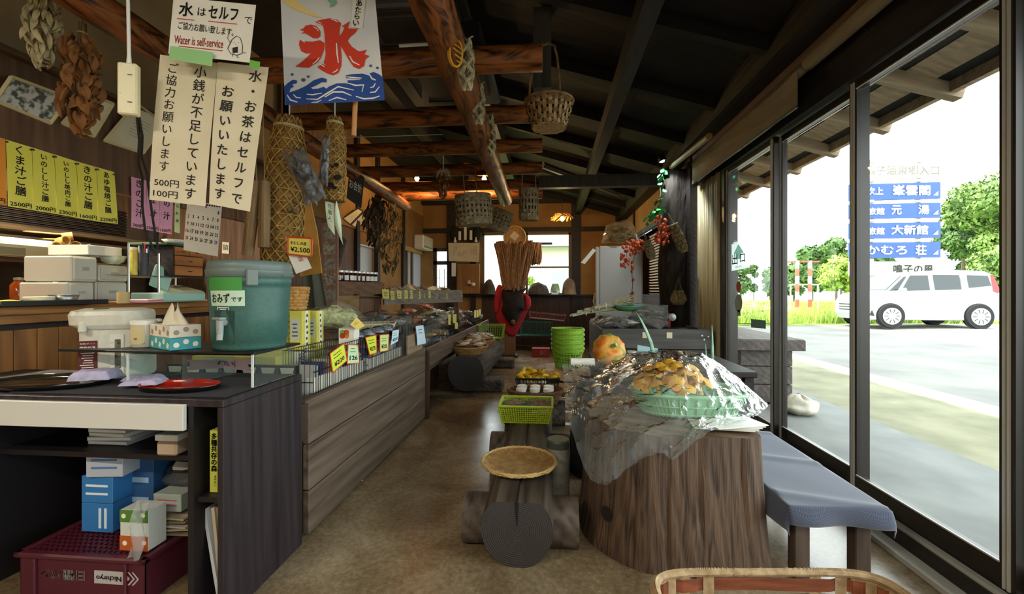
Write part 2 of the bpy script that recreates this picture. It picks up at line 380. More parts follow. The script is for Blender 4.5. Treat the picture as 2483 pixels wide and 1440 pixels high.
MB().box(((xc + xd) / 2, YB + .08, 1.6), (xd - xc, .006, 1.2)).build('pane', pane, d1)
for k in range(3): MB().box((xc + .14 + k * .12, YB + .05, 1.4), (.012, .02, .75)).build('muntin', black_pl, d1)
for k in range(3): MB().box(((xc + xd) / 2, YB + .05, 1.15 + k * .2), (xd - xc - .1, .02, .012)).build('muntin', black_pl, d1)
# ---- left wall beyond the kitchen
wl = struct(MB().box((-3.08, 5.55, 2), (.16, 1.9, 4)).build('wall_left', brown_wood))
MB().box((-3.08, 6.85, .7), (.16, .7, 1.4)).build('wall_section', brown_wood, wl)
MB().box((-3.08, 6.85, 3.0), (.16, .7, 2.0)).build('wall_section', plaster, wl)
MB().box((-3.08, 7.9, 2), (.16, 1.4, 4)).build('wall_section', plaster, wl)
MB().box((-3.08, 9.3, .6), (.16, 1.4, 1.2)).build('wall_section', brown_wood, wl)
MB().box((-3.08, 9.3, 3.05), (.16, 1.4, 1.9)).build('wall_section', grain('pale pine lining', '#a8843f', '#c9a35c', 2), wl)
MB().box((-2.99, 7.3, 2.6), (.03, 5.4, .8)).build('wall_section', plaster, wl)
for y in (6.45, 7.25, 8.55): MB().box((-2.98, y, 2), (.07, .1, 4)).build('post', dark_wood, wl)
frost = clear('frosted pane', '#dfeaf2', .1, .2, haze=.55, hazecol='#eef4f8')
w11 = struct(MB().box((-3.05, 6.85, 1.42), (.1, .7, .05)).build('window_11', alu))
MB().box((-3.06, 6.85, 1.71), (.006, .7, .58)).build('pane', frost, w11); MB().box((-3.05, 6.85, 1.99), (.08, .7, .03)).build('head', alu, w11)
w12 = struct(MB().box((-3.05, 9.3, 1.22), (.1, 1.4, .05)).build('window_12', brown_wood))
MB().box((-3.06, 9.3, 1.65), (.006, 1.4, .9)).build('pane', frost, w12)
for y in (8.95, 9.3): MB().box((-3.04, y, 1.65), (.05, .08, .9)).build('stile', brown_wood, w12)
# kitchen shell (far side of the serving hatch) and the room behind the camera
wk = struct(MB().box((-5.25, 2.5, 2), (.1, 13.2, 4)).build('wall_kitchen', plaster_k))
MB().box((-4.1, 4.68, 2), (2.2, .1, 4)).build('wall_section', brown_wood, wk)
struct(MB().box((-1.6, -4.05, 2), (7, .1, 4)).build('wall_front', plaster_k))
struct(MB().box((1.8, -3.3, 1.5), (.1, 1.5, 3)).build('wall_right_front', plaster_k))
# hatch fascia: vertical boards over the counter, plaster above
fx = -3.02
wf = struct(MB().box((fx - .06, 1.55, 3.35), (.06, 6.3, 1.6)).build('wall_fascia', plaster_k))
ybs = [-.4, .3, .95, 1.55, 2.08, 2.62, 3.25, 3.9, 4.62]
for a_, b_ in zip(ybs, ybs[1:]): MB().box((fx, (a_ + b_) / 2, 2.24), (.05, b_ - a_ - .008, .62)).build('fascia_board', brown_wood, wf)
MB().box((fx + .02, 2.1, 2.565), (.14, 5.0, .03)).build('picture_ledge', brown_wood_y, wf)
# ---- outside ground, its shading bands put into the strip colours
def ground_z(x): return 0 if x < 3.5 else min(.2, (x - 3.5) * .025)
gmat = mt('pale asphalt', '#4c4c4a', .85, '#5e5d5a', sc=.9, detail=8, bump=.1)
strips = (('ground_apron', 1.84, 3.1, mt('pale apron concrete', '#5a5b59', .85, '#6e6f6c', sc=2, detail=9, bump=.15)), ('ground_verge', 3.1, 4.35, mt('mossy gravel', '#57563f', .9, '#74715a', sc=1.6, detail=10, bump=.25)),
          ('ground_kerb', 4.35, 4.7, mt('painted sun band', '#8c8a82', .85, '#7e7c74', sc=5)), ('ground_road', 4.7, 8.6, gmat), ('ground_gravel', 8.6, 40, mt('white gravel', '#75726a', .9, '#8a867c', sc=3, detail=8, bump=.2)))  # the bright narrow strip paints the sunlit band along the building's shadow edge
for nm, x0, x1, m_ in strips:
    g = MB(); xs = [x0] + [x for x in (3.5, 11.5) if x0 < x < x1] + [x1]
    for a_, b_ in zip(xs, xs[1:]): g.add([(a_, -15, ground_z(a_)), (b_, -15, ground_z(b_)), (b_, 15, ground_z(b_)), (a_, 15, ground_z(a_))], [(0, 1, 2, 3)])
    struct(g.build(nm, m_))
g = MB().add([(-30, 10.2, -.02), (60, 10.2, -.02), (60, 90, -.02), (-30, 90, -.02), (1.84, 15, 0), (6, 15, ground_z(6)), (60, 15, .2), (60, 45, .2), (6, 45, .2), (1.84, 45, .1)], [(0, 1, 2, 3), (4, 5, 8, 9), (5, 6, 7, 8)])
grassm = mt('meadow soil', '#7d9440', .9, '#a3b860', sc=1.2, detail=8)
struct(g.build('ground_meadow', grassm))
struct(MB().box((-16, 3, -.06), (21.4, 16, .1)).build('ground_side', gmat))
# ================================================================== LOGS AND BEAMS
def log_mesh(p0, p1, r0, r1=None, n=18, k=14, wob=.06, seed=0, flat=None):
    p0, p1 = Vector(p0), Vector(p1); r1 = r1 or r0; ax = (p1 - p0); t = ax.normalized()
    u = t.cross(V(0, 0, 1)).normalized(); w = u.cross(t); m = MB(); vs = []
    for i in range(k + 1):
        f = i / k; c = p0.lerp(p1, f); r_ = r0 + (r1 - r0) * f
        for j in range(n):
            q = 2 * math.pi * j / n
            rr = r_ * (1 + wob * noise.noise(V(math.cos(q) * 1.3 + seed, math.sin(q) * 1.3, f * ax.length * 2.2 + seed)))
            a, b = math.cos(q) * rr, math.sin(q) * rr
            if flat is not None and b > flat: b = flat
            vs.append(c + u * a + w * b)
    m.add(vs, [(i * n + j, i * n + (j + 1) % n, (i + 1) * n + (j + 1) % n, (i + 1) * n + j) for i in range(k) for j in range(n)])
    e0 = MB().add(vs[:n], [tuple(range(n))[::-1]]); e1 = MB().add(vs[-n:], [tuple(range(n))])
    return m, e0, e1
endm = mt('sawn log end', '#a87b4a', .7, '#8a5f36', sc=30)
def log(name, label, p0, p1, r0, mat, em, r1=None, group=None, cat='beam', seed=0, flat=None, **kw):
    m, e0, e1 = log_mesh(p0, p1, r0, r1, seed=seed, flat=flat, **kw)
    t = tag(m.build(name, mat, smooth=True), label, cat, group)
    e0.build('cut_end', em, t); e1.build('cut_end', em, t)
    return t
ords = ['nearest', 'second', 'third', 'fourth', 'fifth', 'farthest']
for i, (y, r_) in enumerate(((140, .083), (275, .075), (352, .07), (407, .072), (445, .068), (470, .07))):
    D = 1050 * 1.5 / (705 - y); p = at(1315, y, D=D)
    log('log_crossbeam', f'{ords[i]} of the six varnished log crossbeams spanning the aisle overhead', (p.x, p.y, 2.75), (-2.45, p.y, 2.75), r_, logm, endm, group='log crossbeams over the aisle', seed=i * 3.1)
pn, pf = at(1045, 0, Z=2.57), at(1226, 485, Z=2.57); d_ = (pf - pn); pn2 = pn - d_ * .25
log('hanging_log', 'long bare red-brown log slung lengthwise under the crossbeams', pn2, pf, .098, logm_y, endm, r1=.095, k=24, wob=.1, n=22)
pn, pf = at(330, 80, Z=2.575), at(985, 500, Z=2.575); d_ = (pf - pn)
log('rail_log', 'long varnished log running above the kitchen hatch with bundles tied to it', pn - d_ * .3, pf, .08, logm_y, endm, r1=.08, k=24, wob=.09, seed=9)
# square post and braces in the roof
o = MB().box((at(1315, 60, Y=3.4).x, 3.4, 3.12), (.14, .14, .62)).build('roof_post', grain('grey post', '#3a3530', '#4a443d', 2)); tag(o, 'grey square roof post standing on the nearest log crossbeams', 'post')
o = MB().tube([at(1315, 400, Y=6.3), at(1500, 470, Y=7.6)], .05, 6).build('roof_brace', MATS['grey post']); tag(o, 'slender slanting dark brace under the roof toward the right wall', 'brace')
o = MB().box((.75, 5.9, 2.72), (1.8, .12, .16)).build('tie_beam', MATS['grey post']); tag(o, 'dark squared tie beam reaching from the aisle to the right wall plate', 'beam')

# ================================================================== LEFT DISPLAY STAND (plank front)
plank = grain('grey brown plank', '#40342a', '#6f5f50', 1, .6, sc=12, stretch=.06, bump=.4)
plank_d = grain('dark plank end', '#2c1e17', '#4a3526', 2, .6)
px_ = -1.22
t = thing('display_stand', 'long plank-fronted display stand with three wide grey-brown boards facing the aisle', 'display stand', (px_, 2.1, 0))
bz = [0.012, .235, .47, .69]
for a_, b_ in zip(bz, bz[1:]):
    MB().rbox((-.015, 1.02, (a_ + b_) / 2), (.035, 2.05, b_ - a_ - .007), .004).build('front_board', plank, t)
MB().rbox((-.03, 1.0, .692), (.075, 2.08, .012), .004).build('top_rail', plank, t)
MB().rbox((-.035, -.03, .595), (.06, .06, .19), .004).build('rail_end', plank_d, t)
MB().box((-.05, -.01, .3), (.03, .05, .6)).build('corner_post', plank_d, t)
MB().box((.01, 2.06, .33), (.05, .05, .66)).build('corner_post', plank_d, t)
MB().box((-.55, 1.02, .30), (1.03, 2.04, .58)).build('carcass', dark_wood, t)
t = thing('display_shelf', 'far half of the display shelf with a low grey front board over the trough log', 'display stand', (px_, 4.2, 0))
for k, (a_, b_) in enumerate(((0, 2.02), (2.03, 4.3))): MB().rbox((-.01, (a_ + b_) / 2, .585), (.035, b_ - a_, .19), .004).build('front_board', plank, t)
MB().box((-.55, 2.15, .5), (1.06, 4.3, .04)).build('deck', dark_wood, t)
MB().box((-.16, 2.15, .41), (.03, 4.3, .12)).build('under_rail', plank, t)
for y in (.05, 1.4, 2.9, 4.2): MB().box((-.3, y, .24), (.08, .08, .48)).build('leg', plank_d, t)

# ================================================================== TROUGH LOG ON THE LEFT
gl = grain('weathered grey log', '#2a2624', '#5c554e', 1, .75, sc=14, stretch=.08, bump=.6)
ringm, nt, N, L, b = newmat('dark ringed log end')
b.inputs['Roughness'].default_value = .75
tc = N.new('ShaderNodeTexCoord'); wv = N.new('ShaderNodeTexWave'); wv.wave_type = 'RINGS'; wv.rings_direction = 'Y'; wv.inputs['Scale'].default_value = 34; wv.inputs['Distortion'].default_value = 2.5; wv.inputs['Detail'].default_value = 2
cr = N.new('ShaderNodeValToRGB'); cr.color_ramp.elements[0].color = lin('#2a2625'); cr.color_ramp.elements[1].color = lin('#3f3937')
L.new(tc.outputs['Object'], wv.inputs['Vector']); L.new(wv.outputs['Fac'], cr.inputs[0]); L.new(cr.outputs[0], b.inputs['Base Color'])
bp = N.new('ShaderNodeBump'); bp.inputs['Strength'].default_value = .25; bp.inputs['Distance'].default_value = .006; L.new(wv.outputs['Fac'], bp.inputs['Height']); L.new(bp.outputs[0], b.inputs['Normal'])
def half_log(name, label, x, y0, y1, r_, zc, zflat, mat, crack=True):
    t = thing(name, label, 'bench', (x, y0, zc)); L_ = y1 - y0
    m, e0, e1 = log_mesh((0, 0, 0), (0, L_, 0), r_, n=40, k=26, wob=.05, seed=4, flat=zflat - zc)
    m.build('log_body', mat, t, smooth=False)
    e0.build('cut_end', ringm, t); e1.build('cut_end', ringm, t)
    return t
t = half_log('trough_log', 'split grey log bench on wooden blocks beneath the display shelf', -1.02, 5.18, 7.5, .225, .26, .45, gl)
for y in (.25, 1.9):
    MB().rbox((.12, y, -.185), (.62, .3, .15), .02).build('foot_block', gl, t)

# ================================================================== CENTRE LOG BENCH
gb = grain('worn bench log', '#261e19', '#5e5146', 1, .65, sc=13, stretch=.06, bump=.6)
t = half_log('log_bench', 'low flat-topped log bench in the aisle with a cracked ringed end', -.15, 1.95, 4.4, .166, .166, .293, gb)
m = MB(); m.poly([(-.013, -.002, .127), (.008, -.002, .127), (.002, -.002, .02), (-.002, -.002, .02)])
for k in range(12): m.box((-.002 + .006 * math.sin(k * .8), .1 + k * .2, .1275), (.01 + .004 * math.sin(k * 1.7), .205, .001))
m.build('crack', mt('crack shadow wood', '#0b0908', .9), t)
for y in (.2, 1.15, 2.1):
    mm, e0, e1 = log_mesh((-.275, y, -.05), (.285, y, -.05), .115, n=24, k=6, wob=.05, seed=y)
    f = mm.build('cross_foot', gb, t, smooth=True); e0.build('cut_end', gb, f); e1.build('cut_end', gb, f)

# ================================================================== STUMP TABLE
sm = grain('stump wood', '#2b1f18', '#634d3c', 2, .6, sc=22, stretch=.06, bump=1, swirl=2.6, lo=.3, hi=.7)
base = [(.968, 2.045), (.93, 1.985), (.80, 1.96), (.62, 1.955), (.43, 1.975), (.30, 2.06), (.20, 2.20), (.17, 2.40), (.21, 2.60), (.38, 2.76), (.62, 2.82), (.80, 2.76), (.88, 2.56), (.93, 2.30)]
cx, cy = .60, 2.36
def outline(n):
    pts = [Vector((x, y, 0)) for x, y in base]; k = len(pts); out = []
    for i in range(n):
        f = i / n * k; a = int(f); f -= a
        p0, p1, p2, p3 = (pts[(a + q) % k] for q in (-1, 0, 1, 2))
        out.append(.5 * ((2 * p1) + (-p0 + p2) * f + (2 * p0 - 5 * p1 + 4 * p2 - p3) * f * f + (-p0 + 3 * p1 - 3 * p2 + p3) * f ** 3))
    return out
n, kk = 150, 16; ol = outline(n); cracks = [4, 17, 30, 38, 47, 60, 72, 95, 120]
vs = []
for i in range(kk + 1):
    f = i / kk; z = f * .60
    for j, p in enumerate(ol):
        d = Vector((p.x - cx, p.y - cy, 0)); s_ = 1 - .07 * f + .035 * (1 - f) ** 3
        rr = s_ + .010 * noise.noise(V(p.x * 14, p.y * 14, z * 1.4)) + .006 * noise.noise(V(p.x * 45, p.y * 45, z * 4))
        if j in cracks: rr -= .03 * (0.5 + .5 * math.sin(f * 5 + j))
        zz = z - (.02 * (1 - abs(math.sin(j * .21))) if i == 0 and False else 0) + (.012 * noise.noise(V(p.x * 6, p.y * 6, 3)) if i == kk else 0)
        vs.append(V(cx + d.x * rr, cy + d.y * rr, zz))
m = MB().add(vs, [(i * n + j, i * n + (j + 1) % n, (i + 1) * n + (j + 1) % n, (i + 1) * n + j) for i in range(kk) for j in range(n)])
st = tag(m.build('stump_table', sm), 'huge brown tree stump used as a table beside the glass doors', 'stump')
top = vs[-n:]; m = MB().add(top + [V(cx, cy, .6)], [(i, (i + 1) % n, n) for i in range(n)])
m.build('sawn_top', grain('stump top', '#4d3c2c', '#7d664c', 0, .7, sc=10, stretch=.5), st)
MB().add([V(.262, 2.075, .2) + V(math.cos(q) * .028 * .8, -math.cos(q) * .028 * .8, math.sin(q) * .035) for q in [k * .628 for k in range(10)]], [tuple(range(10))]).build('knot', mt('black knot', '#15100c', .8), st)

# ================================================================== CLOTH BENCH AT THE WINDOW
bA, bB = at(1893, 1246, Z=.31), at(2148, 1250, Z=.31); bx0, bx1, by0, by1 = bA.x + .035, bB.x, min(bA.y, bB.y), 2.95
bwood = grain('bench timber', '#3c2f28', '#5a4a3f', 2, .6)
t = thing('window_bench', 'narrow wooden bench with square legs along the glass doors', 'bench', (bx0, by0, 0))
bw, bl = bx1 - bx0, by1 - by0
MB().rbox((bw / 2, bl / 2, .315), (bw, bl, .045), .004).build('seat_board', grain('bench seat', '#5a4c40', '#75665a', 0, .6), t)
for x in (.06, bw - .09):
    for y in (.06, bl - .08): MB().rbox((x + .02, y + .02, .146), (.062, .062, .292), .004).build('leg', bwood, t)
MB().box((bw / 2, bl / 2, .26), (.04, bl - .2, .05)).build('stretcher', bwood, t)
cm, nt, N, L, b = newmat('blue grey herringbone cloth')
b.inputs['Roughness'].default_value = .95; b.inputs['Sheen Weight'].default_value = .3
tc = N.new('ShaderNodeTexCoord'); wv = N.new('ShaderNodeTexWave'); wv.bands_direction = 'DIAGONAL'; wv.inputs['Scale'].default_value = 95
sx_ = N.new('ShaderNodeMapping'); sw = N.new('ShaderNodeVectorMath'); sw.operation = 'WRAP'; sw.inputs[1].default_value = (.01, 9, 9); sw.inputs[2].default_value = (-.01, -9, -9)
ab = N.new('ShaderNodeVectorMath'); ab.operation = 'ABSOLUTE'
L.new(tc.outputs['Object'], sw.inputs[0]); L.new(sw.outputs[0], ab.inputs[0]); L.new(ab.outputs[0], wv.inputs['Vector'])
cr = N.new('ShaderNodeValToRGB'); cr.color_ramp.elements[0].color = lin('#353a4a'); cr.color_ramp.elements[1].color = lin('#545b70'); L.new(wv.outputs['Fac'], cr.inputs[0]); L.new(cr.outputs[0], b.inputs['Base Color'])
def drape(u, v):
    s_ = -.1 + u * (bw + .19); q = -.075 + v * (bl + .02)
    ex = (-s_ if s_ < 0 else (s_ - bw if s_ > bw else 0)); ey = -q if q < 0 else 0
    x = min(max(s_, 0), bw); y = max(q, 0); z = .343
    drop = (ex ** 2 + ey ** 2) ** .5
    z -= max(0, drop - .008); x += (.02 + .02 * math.sin(q * 9)) * (1 if s_ > bw else -1) * min(1, ex / .08) if ex else 0
    y -= (.018 + .012 * math.sin(s_ * 22)) * min(1, ey / .05)
    if not ex and not ey: z += .004 * noise.noise(V(s_ * 6, q * 4, 1)) + .008 * max(0, math.sin(q * 13 + s_ * 4)) ** 8
    return V(x, y, z)
c = MB().grid(drape, 44, 60).build('bench_cloth', cm, loc=(bx0, by0, 0), smooth=True); tag(c, 'blue-grey herringbone cloth draped over the window bench', 'cloth')
md = c.modifiers.new('thick', 'SOLIDIFY'); md.thickness = .004; md.offset = 1

# ================================================================== SERVICE DESK (left foreground)
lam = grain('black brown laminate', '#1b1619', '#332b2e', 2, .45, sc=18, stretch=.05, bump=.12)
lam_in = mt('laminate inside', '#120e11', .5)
dX1, dX0, dY0, dY1, dZ = -1.22, -2.75, 1.52, 2.035, .84
t = thing('service_desk', 'black-brown laminate desk with white drawer front and open shelves', 'desk', (dX1, dY0, 0))
dw, dd = dX1 - dX0, dY1 - dY0
MB().rbox((-dw / 2, dd / 2, dZ - .014), (dw, dd, .028), .002).build('desk_top', lam, t)
MB().rbox((-.012, dd / 2, (dZ - .028) / 2), (.024, dd, dZ - .03), .001).build('side_panel', lam, t)
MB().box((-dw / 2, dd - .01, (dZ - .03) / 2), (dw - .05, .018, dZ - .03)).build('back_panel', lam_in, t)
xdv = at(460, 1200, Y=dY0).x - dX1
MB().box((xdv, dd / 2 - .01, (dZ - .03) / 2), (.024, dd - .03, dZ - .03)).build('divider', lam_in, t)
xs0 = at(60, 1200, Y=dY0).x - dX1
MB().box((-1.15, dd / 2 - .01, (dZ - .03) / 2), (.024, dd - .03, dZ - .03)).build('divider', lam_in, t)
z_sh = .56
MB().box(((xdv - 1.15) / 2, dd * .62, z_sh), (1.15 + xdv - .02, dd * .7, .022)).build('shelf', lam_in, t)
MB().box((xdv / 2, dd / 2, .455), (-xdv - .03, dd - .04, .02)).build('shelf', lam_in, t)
MB().rbox(((xdv - .012 - dw) / 2, -.008, .774), (dw + xdv - .012, .018, .098), .002).build('drawer_front', mt('white laminate', '#c9c7c0', .4), t)
# ================================================================== PAPER SIGNS
def sheet(name, label, cat, C, mat, letters=(), curl=0.0, group=None, nu=8, nv=8, lift=.0015, back=None):
    """paper spanned between four world corners TL,TR,BR,BL; letters = [(MB in metres from lower left, material)]"""
    TL, TR, BR, BL = (Vector(c) for c in C); w = ((TR - TL).length + (BR - BL).length) / 2; h = ((TL - BL).length + (TR - BR).length) / 2
    o = (BL + BR) / 2; n = ((TR - TL).cross(TL - BL)).normalized()
    if n.dot(V(0, 0, CH) - o) < 0: n = -n
    def mp(x, y, z=0):
        u, v = x / w, y / h; p = BL.lerp(BR, u).lerp(TL.lerp(TR, u), v)
        return p + n * (z + curl * (math.sin(v * math.pi * 1.3) * .6 + math.sin(u * 3.3 + v * 2) * .4)) - o
    t = thing(name, label, cat, o, group=group)
    MB().grid(lambda u, v: mp(u * w, v * h), nu, nv).build('sheet', mat, t, smooth=True)
    for L_ in letters:
        fn, m_ = L_[0], L_[1]; b_ = MB(); fn(b_, w, h)
        b_.v = [mp(p.x, p.y, max(p.z, lift)) for p in b_.v]
        b_.build(L_[2] if len(L_) > 2 else 'lettering', m_, t, kind='stuff')
    return t
def PX(D, *pts): return [at(a, b, D=D) for a, b in pts]
ink = black
# plaque: water is self-service
D = 1.62
def l1(b, w, h):
    b.text('水', w * .17, h * .80, h * .25, bold=.025); b.text('は', w * .36, h * .785, h * .14, bold=.008)
    b.text('セルフ', w * .62, h * .80, h * .22, bold=.022, w=w * .36); b.text('で', w * .93, h * .72, h * .12)
    b.text('ご協力お願い致します。', w * .43, h * .50, h * .135, w=w * .68, bold=.006, ang=-.03)
def l2(b, w, h):
    b.text('Water is self-service', w * .36, h * .265, h * .15, w=w * .60, bold=.01, ang=.01)
    for x0, x1, y in ((.07, .28, .625), (.45, .80, .635), (.12, .66, .15)): b.box((w * (x0 + x1) / 2, h * y, .0015), (w * (x1 - x0), h * .013, .0004))
def l3(b, w, h):
    O = [(.72, .2), (.76, .36), (.81, .43), (.86, .40), (.90, .26), (.90, .14), (.84, .10), (.76, .12)]
    pts = [V(w * x, h * y, .0015) for x, y in O]; b.tube(pts + [pts[0]], h * .006, 4)
    b.poly([(w * .775, h * .22, .0016), (w * .84, h * .25, .0016), (w * .845, h * .15, .0016), (w * .785, h * .13, .0016)])
    for s in ([(.745, .3), (.70, .38), (.72, .42)], [(.90, .17), (.93, .15), (.94, .17)], [(.79, .115), (.785, .07)], [(.84, .1), (.85, .06), (.87, .06)]): b.tube([V(w * x, h * y, .0015) for x, y in s], h * .005, 4)
    for x, y in ((.79, .31), (.84, .32), (.815, .285)): b.box((w * x, h * y, .0015), (w * .012, h * .008, .0004))
sheet('notice_plaque', 'white plaque about self-service water with red underlines and an onigiri doodle', 'sign', PX(D, (421, -8), (621, 12), (605, 152), (408, 130)), white_p, [(l1, ink), (l2, red_ink), (l3, ink, 'doodle')])
sheet('plaque_tape', 'wide strip of pale green tape under the self-service plaque', 'tape', PX(D + .001 - .012, (413, 111), (517, 127), (514, 161), (409, 143)), mt('pale green tape', '#8fc480', .6), nu=2, nv=2)
sheet('plaque_tape', 'small bright green tape tab at the right sign corner', 'tape', PX(D - .01, (606, 145), (631, 150), (629, 167), (604, 162)), mt('bright green tape', '#5fae36', .6), nu=2, nv=2)
D = 1.68
def l4(b, w, h):
    b.vtext('水・お茶はセルフで', w * .76, h * .93, w * .27, h * .107, bold=.016, dx=-w * .012)
    b.vtext('お願いいたします', w * .25, h * .80, w * .27, h * .102, bold=.018)
def l5(b, w, h):
    b.vtext('小銭が不足しています', w * .72, h * .92, w * .22, h * .094, bold=.008)
    b.vtext('ご協力お願いします', w * .24, h * .92, w * .2, h * .085, bold=.002)
    b.text('500円', w * .3, h * .125, h * .05, w=w * .44, bold=.004); b.text('100円', w * .29, h * .05, h * .048, w=w * .44, bold=.004)
sheet('hanging_notice', 'long cream paper notice asking for small change, hanging on the left', 'sign', PX(D, (388, 132), (526, 151), (498, 500), (362, 484)), cream_p, [(l5, ink)], curl=.006)
sheet('hanging_notice', 'long cream paper notice in bold brush script on self-service tea', 'sign', PX(D, (528, 150), (650, 162), (606, 513), (507, 495)), cream_p, [(l4, ink)], curl=.006)
# yellow and pink menu strips on the hatch fascia
yel = mt('yellow menu paper', '#e9dc52', .8, '#efe46a', sc=5); org = mt('orange menu paper', '#e8922e', .8); pnk = mt('pink menu paper', '#e6a0bd', .8, '#ecacc8', sc=5)
XT = [(14, 338), (78, 357), (132, 374), (186, 391), (235, 405), (278, 417)]; XBm = [(19, 500), (81, 510), (138, 519), (190, 529), (238, 537), (286, 543)]
menu = [('くま汁ご膳', '2500円', 'bear soup'), ('いのしし汁ご膳', '2000円', 'boar soup'), ('いのしし焼肉ご膳', '2300円', 'grilled boar'), ('きの汁ご膳', '1600円', 'mushroom soup'), ('あゆ塩焼ご膳', '2200円', 'salted sweetfish')]
def PF(*p): return [at(a, b, X=-2.978) for a, b in p]
def mkmenu(txt, price, bold=.02):
    n = len(txt)
    def f(b, w, h):
        b.vtext(txt, w * .5, h * .90, min(w * .55, h * .80 / n * .95), h * .79 / n, bold=bold, jit=.08); b.text(price, w * .5, h * .055, h * .075, w=w * .86, bold=.02, ang=.03)
    return f
for i, (a, p, e) in enumerate(menu):
    t = sheet('menu_strip', f'yellow menu strip for the {e} set meal at {p[:-1]} yen', 'menu', PF(XT[i], XT[i + 1], XBm[i + 1], XBm[i]), yel, [(mkmenu(a, p), ink)], curl=.003, group='menu strips on the hatch')
    for q in (XT[i], XT[i + 1]):
        pp = at(q[0] + (3 if q is XT[i] else -3), q[1] + 6, X=-2.974) - t.location; MB().lathe([(.001, .004), (.006, .002), (.006, 0)], 8).build('pin', black_pl, t, loc=pp, rot=(0, R(90), 0))
sheet('menu_strip', 'orange menu strip cut off at the left edge of the view', 'menu', PF((-52, 318), (13, 337), (17, 498), (-50, 486)), org, [(mkmenu('  ', '2500円'), ink)], group='menu strips on the hatch')
XT = [(318, 428), (356, 438), (388, 447), (422, 456)]; XBm = [(318, 551), (353, 557), (386, 563), (416, 568)]
for i, (a, p, e) in enumerate((('きのこ汁', '700円', 'mushroom soup'), ('くま汁', '1200円', 'bear soup'), ('いの汁', '1500円', 'boar soup'))):
    sheet('menu_strip', f'pink menu strip for {e} at {p[:-1]} yen', 'menu', PF(XT[i], XT[i + 1], XBm[i + 1], XBm[i]), pnk, [(mkmenu(a, p), ink)], curl=.003, group='menu strips on the hatch')
sheet('menu_strip', 'narrow pale green paper strip beside the pink menus', 'menu', PF((424, 470), (436, 474), (436, 566), (423, 562)), mt('pale green paper', '#cfe0a0', .8), [(mkmenu('一品料理', '', .0), ink)])
# calendar
def cal(which):
    def f(b, w, h):
        for r_ in range(6):
            for c in range(7):
                d = r_ * 7 + c - 5
                if d < 1 or d > 29: continue
                k = 'r' if (c == 0 or d == 11) else ('b' if c == 6 else 'k')
                if k == which: b.text(str(d), w * (.08 + c * .14), h * (.84 - r_ * .145), h * .07, w=w * (.09 if d > 9 else .045), bold=.03)
        if which == 'k':
            for k in range(13): b.box((w * (.07 + k * .072), h * .965, .002), (w * .045, h * .03, .001))
        if which == 'r': b.text('8', w * .55, h * .93, h * .06, bold=.03)
    return f
sheet('wall_calendar', 'white month calendar with large black dates hung below the notices', 'calendar', PX(2.85, (454, 486), (538, 497), (528, 622), (445, 606)), white_p, [(cal('k'), ink), (cal('r'), red_ink), (cal('b'), mt('blue ink', '#3b55a5', .7))], curl=.004)
# ice banner
D = 1.9
bc = PX(D, (676, -110), (899, -125), (932, 243), (691, 254))
cloth_w = mt('white banner cloth', '#dcdcdc', .9, '#d2d2d4', sc=4, bump=.05)
bt = sheet('ice_banner', 'white shaved-ice banner with a red kanji over blue waves', 'banner', bc, cloth_w, nu=6, nv=6)
def zq(a, b, off): return at(600 + a * .2819, b * .2819, D=D - off) - bt.location
redb = mt('banner red', '#cf3a22', .85); blub = mt('banner blue', '#25498f', .85)
def shape(name, mat, polys, off):
    for pl in polys: MB().poly([zq(a, b, off) for a, b in pl]).build(name, mat, bt)
shape('red_stroke', redb, [
    [(600, 575), (640, 605), (690, 632), (740, 646), (785, 625), (808, 565), (810, 480), (800, 380), (788, 320), (795, 250), (806, 200), (770, 168), (705, 157), (650, 166), (590, 180), (585, 200), (625, 205), (652, 225), (664, 300), (668, 400), (672, 470), (655, 545)],
    [(450, 255), (480, 245), (500, 220), (545, 210), (595, 225), (630, 270), (628, 310), (600, 329), (560, 325), (525, 300), (495, 285), (462, 290), (490, 268)],
    [(443, 385), (450, 340), (480, 360), (500, 355), (560, 358), (625, 345), (662, 370), (658, 430), (635, 495), (600, 540), (555, 565), (530, 582), (470, 580), (413, 570), (470, 530), (525, 480), (545, 455), (500, 458), (462, 438)],
    [(788, 312), (815, 280), (835, 235), (812, 225), (880, 182), (865, 243), (952, 248), (925, 285), (885, 315), (862, 352), (900, 402), (955, 440), (985, 438), (1028, 425), (1005, 465), (1052, 482), (1015, 510), (1005, 565), (965, 592), (915, 575), (870, 510), (830, 440), (796, 385)]], .003)
def stroke(b, pts, w0):
    n = len(pts); P_ = [Vector((a, c, 0)) for a, c in pts]; lft, rgt = [], []
    for i, p in enumerate(P_):
        t_ = (P_[min(i + 1, n - 1)] - P_[max(i - 1, 0)]).normalized(); k = w0 * (.25 + .75 * math.sin(math.pi * (i + .5) / n)); q = Vector((-t_.y, t_.x, 0)) * k
        lft.append(p + q); rgt.append(p - q)
    b.poly([zq(p.x, p.y, .005) for p in lft + rgt[::-1]])
wm = mt('banner white', '#e4e4e4', .85)
for pts, w0 in (([(720, 165), (755, 175), (780, 190)], 5), ([(765, 370), (770, 450), (782, 540)], 7), ([(730, 625), (760, 612), (778, 592)], 5), ([(560, 552), (595, 525), (618, 492)], 5), ([(880, 482), (905, 530), (965, 560)], 6),
                ([(565, 230), (595, 245), (610, 268)], 4), ([(608, 545), (640, 560), (665, 575)], 4), ([(618, 530), (645, 545), (668, 555)], 4), ([(585, 195), (620, 212), (650, 222)], 4), ([(590, 175), (615, 192), (640, 200)], 3), ([(480, 340), (485, 355), (492, 365)], 4), ([(1010, 470), (1025, 455), (1030, 440)], 3)):
    b = MB(); stroke(b, pts, w0); b.build('white_highlight', wm, bt)
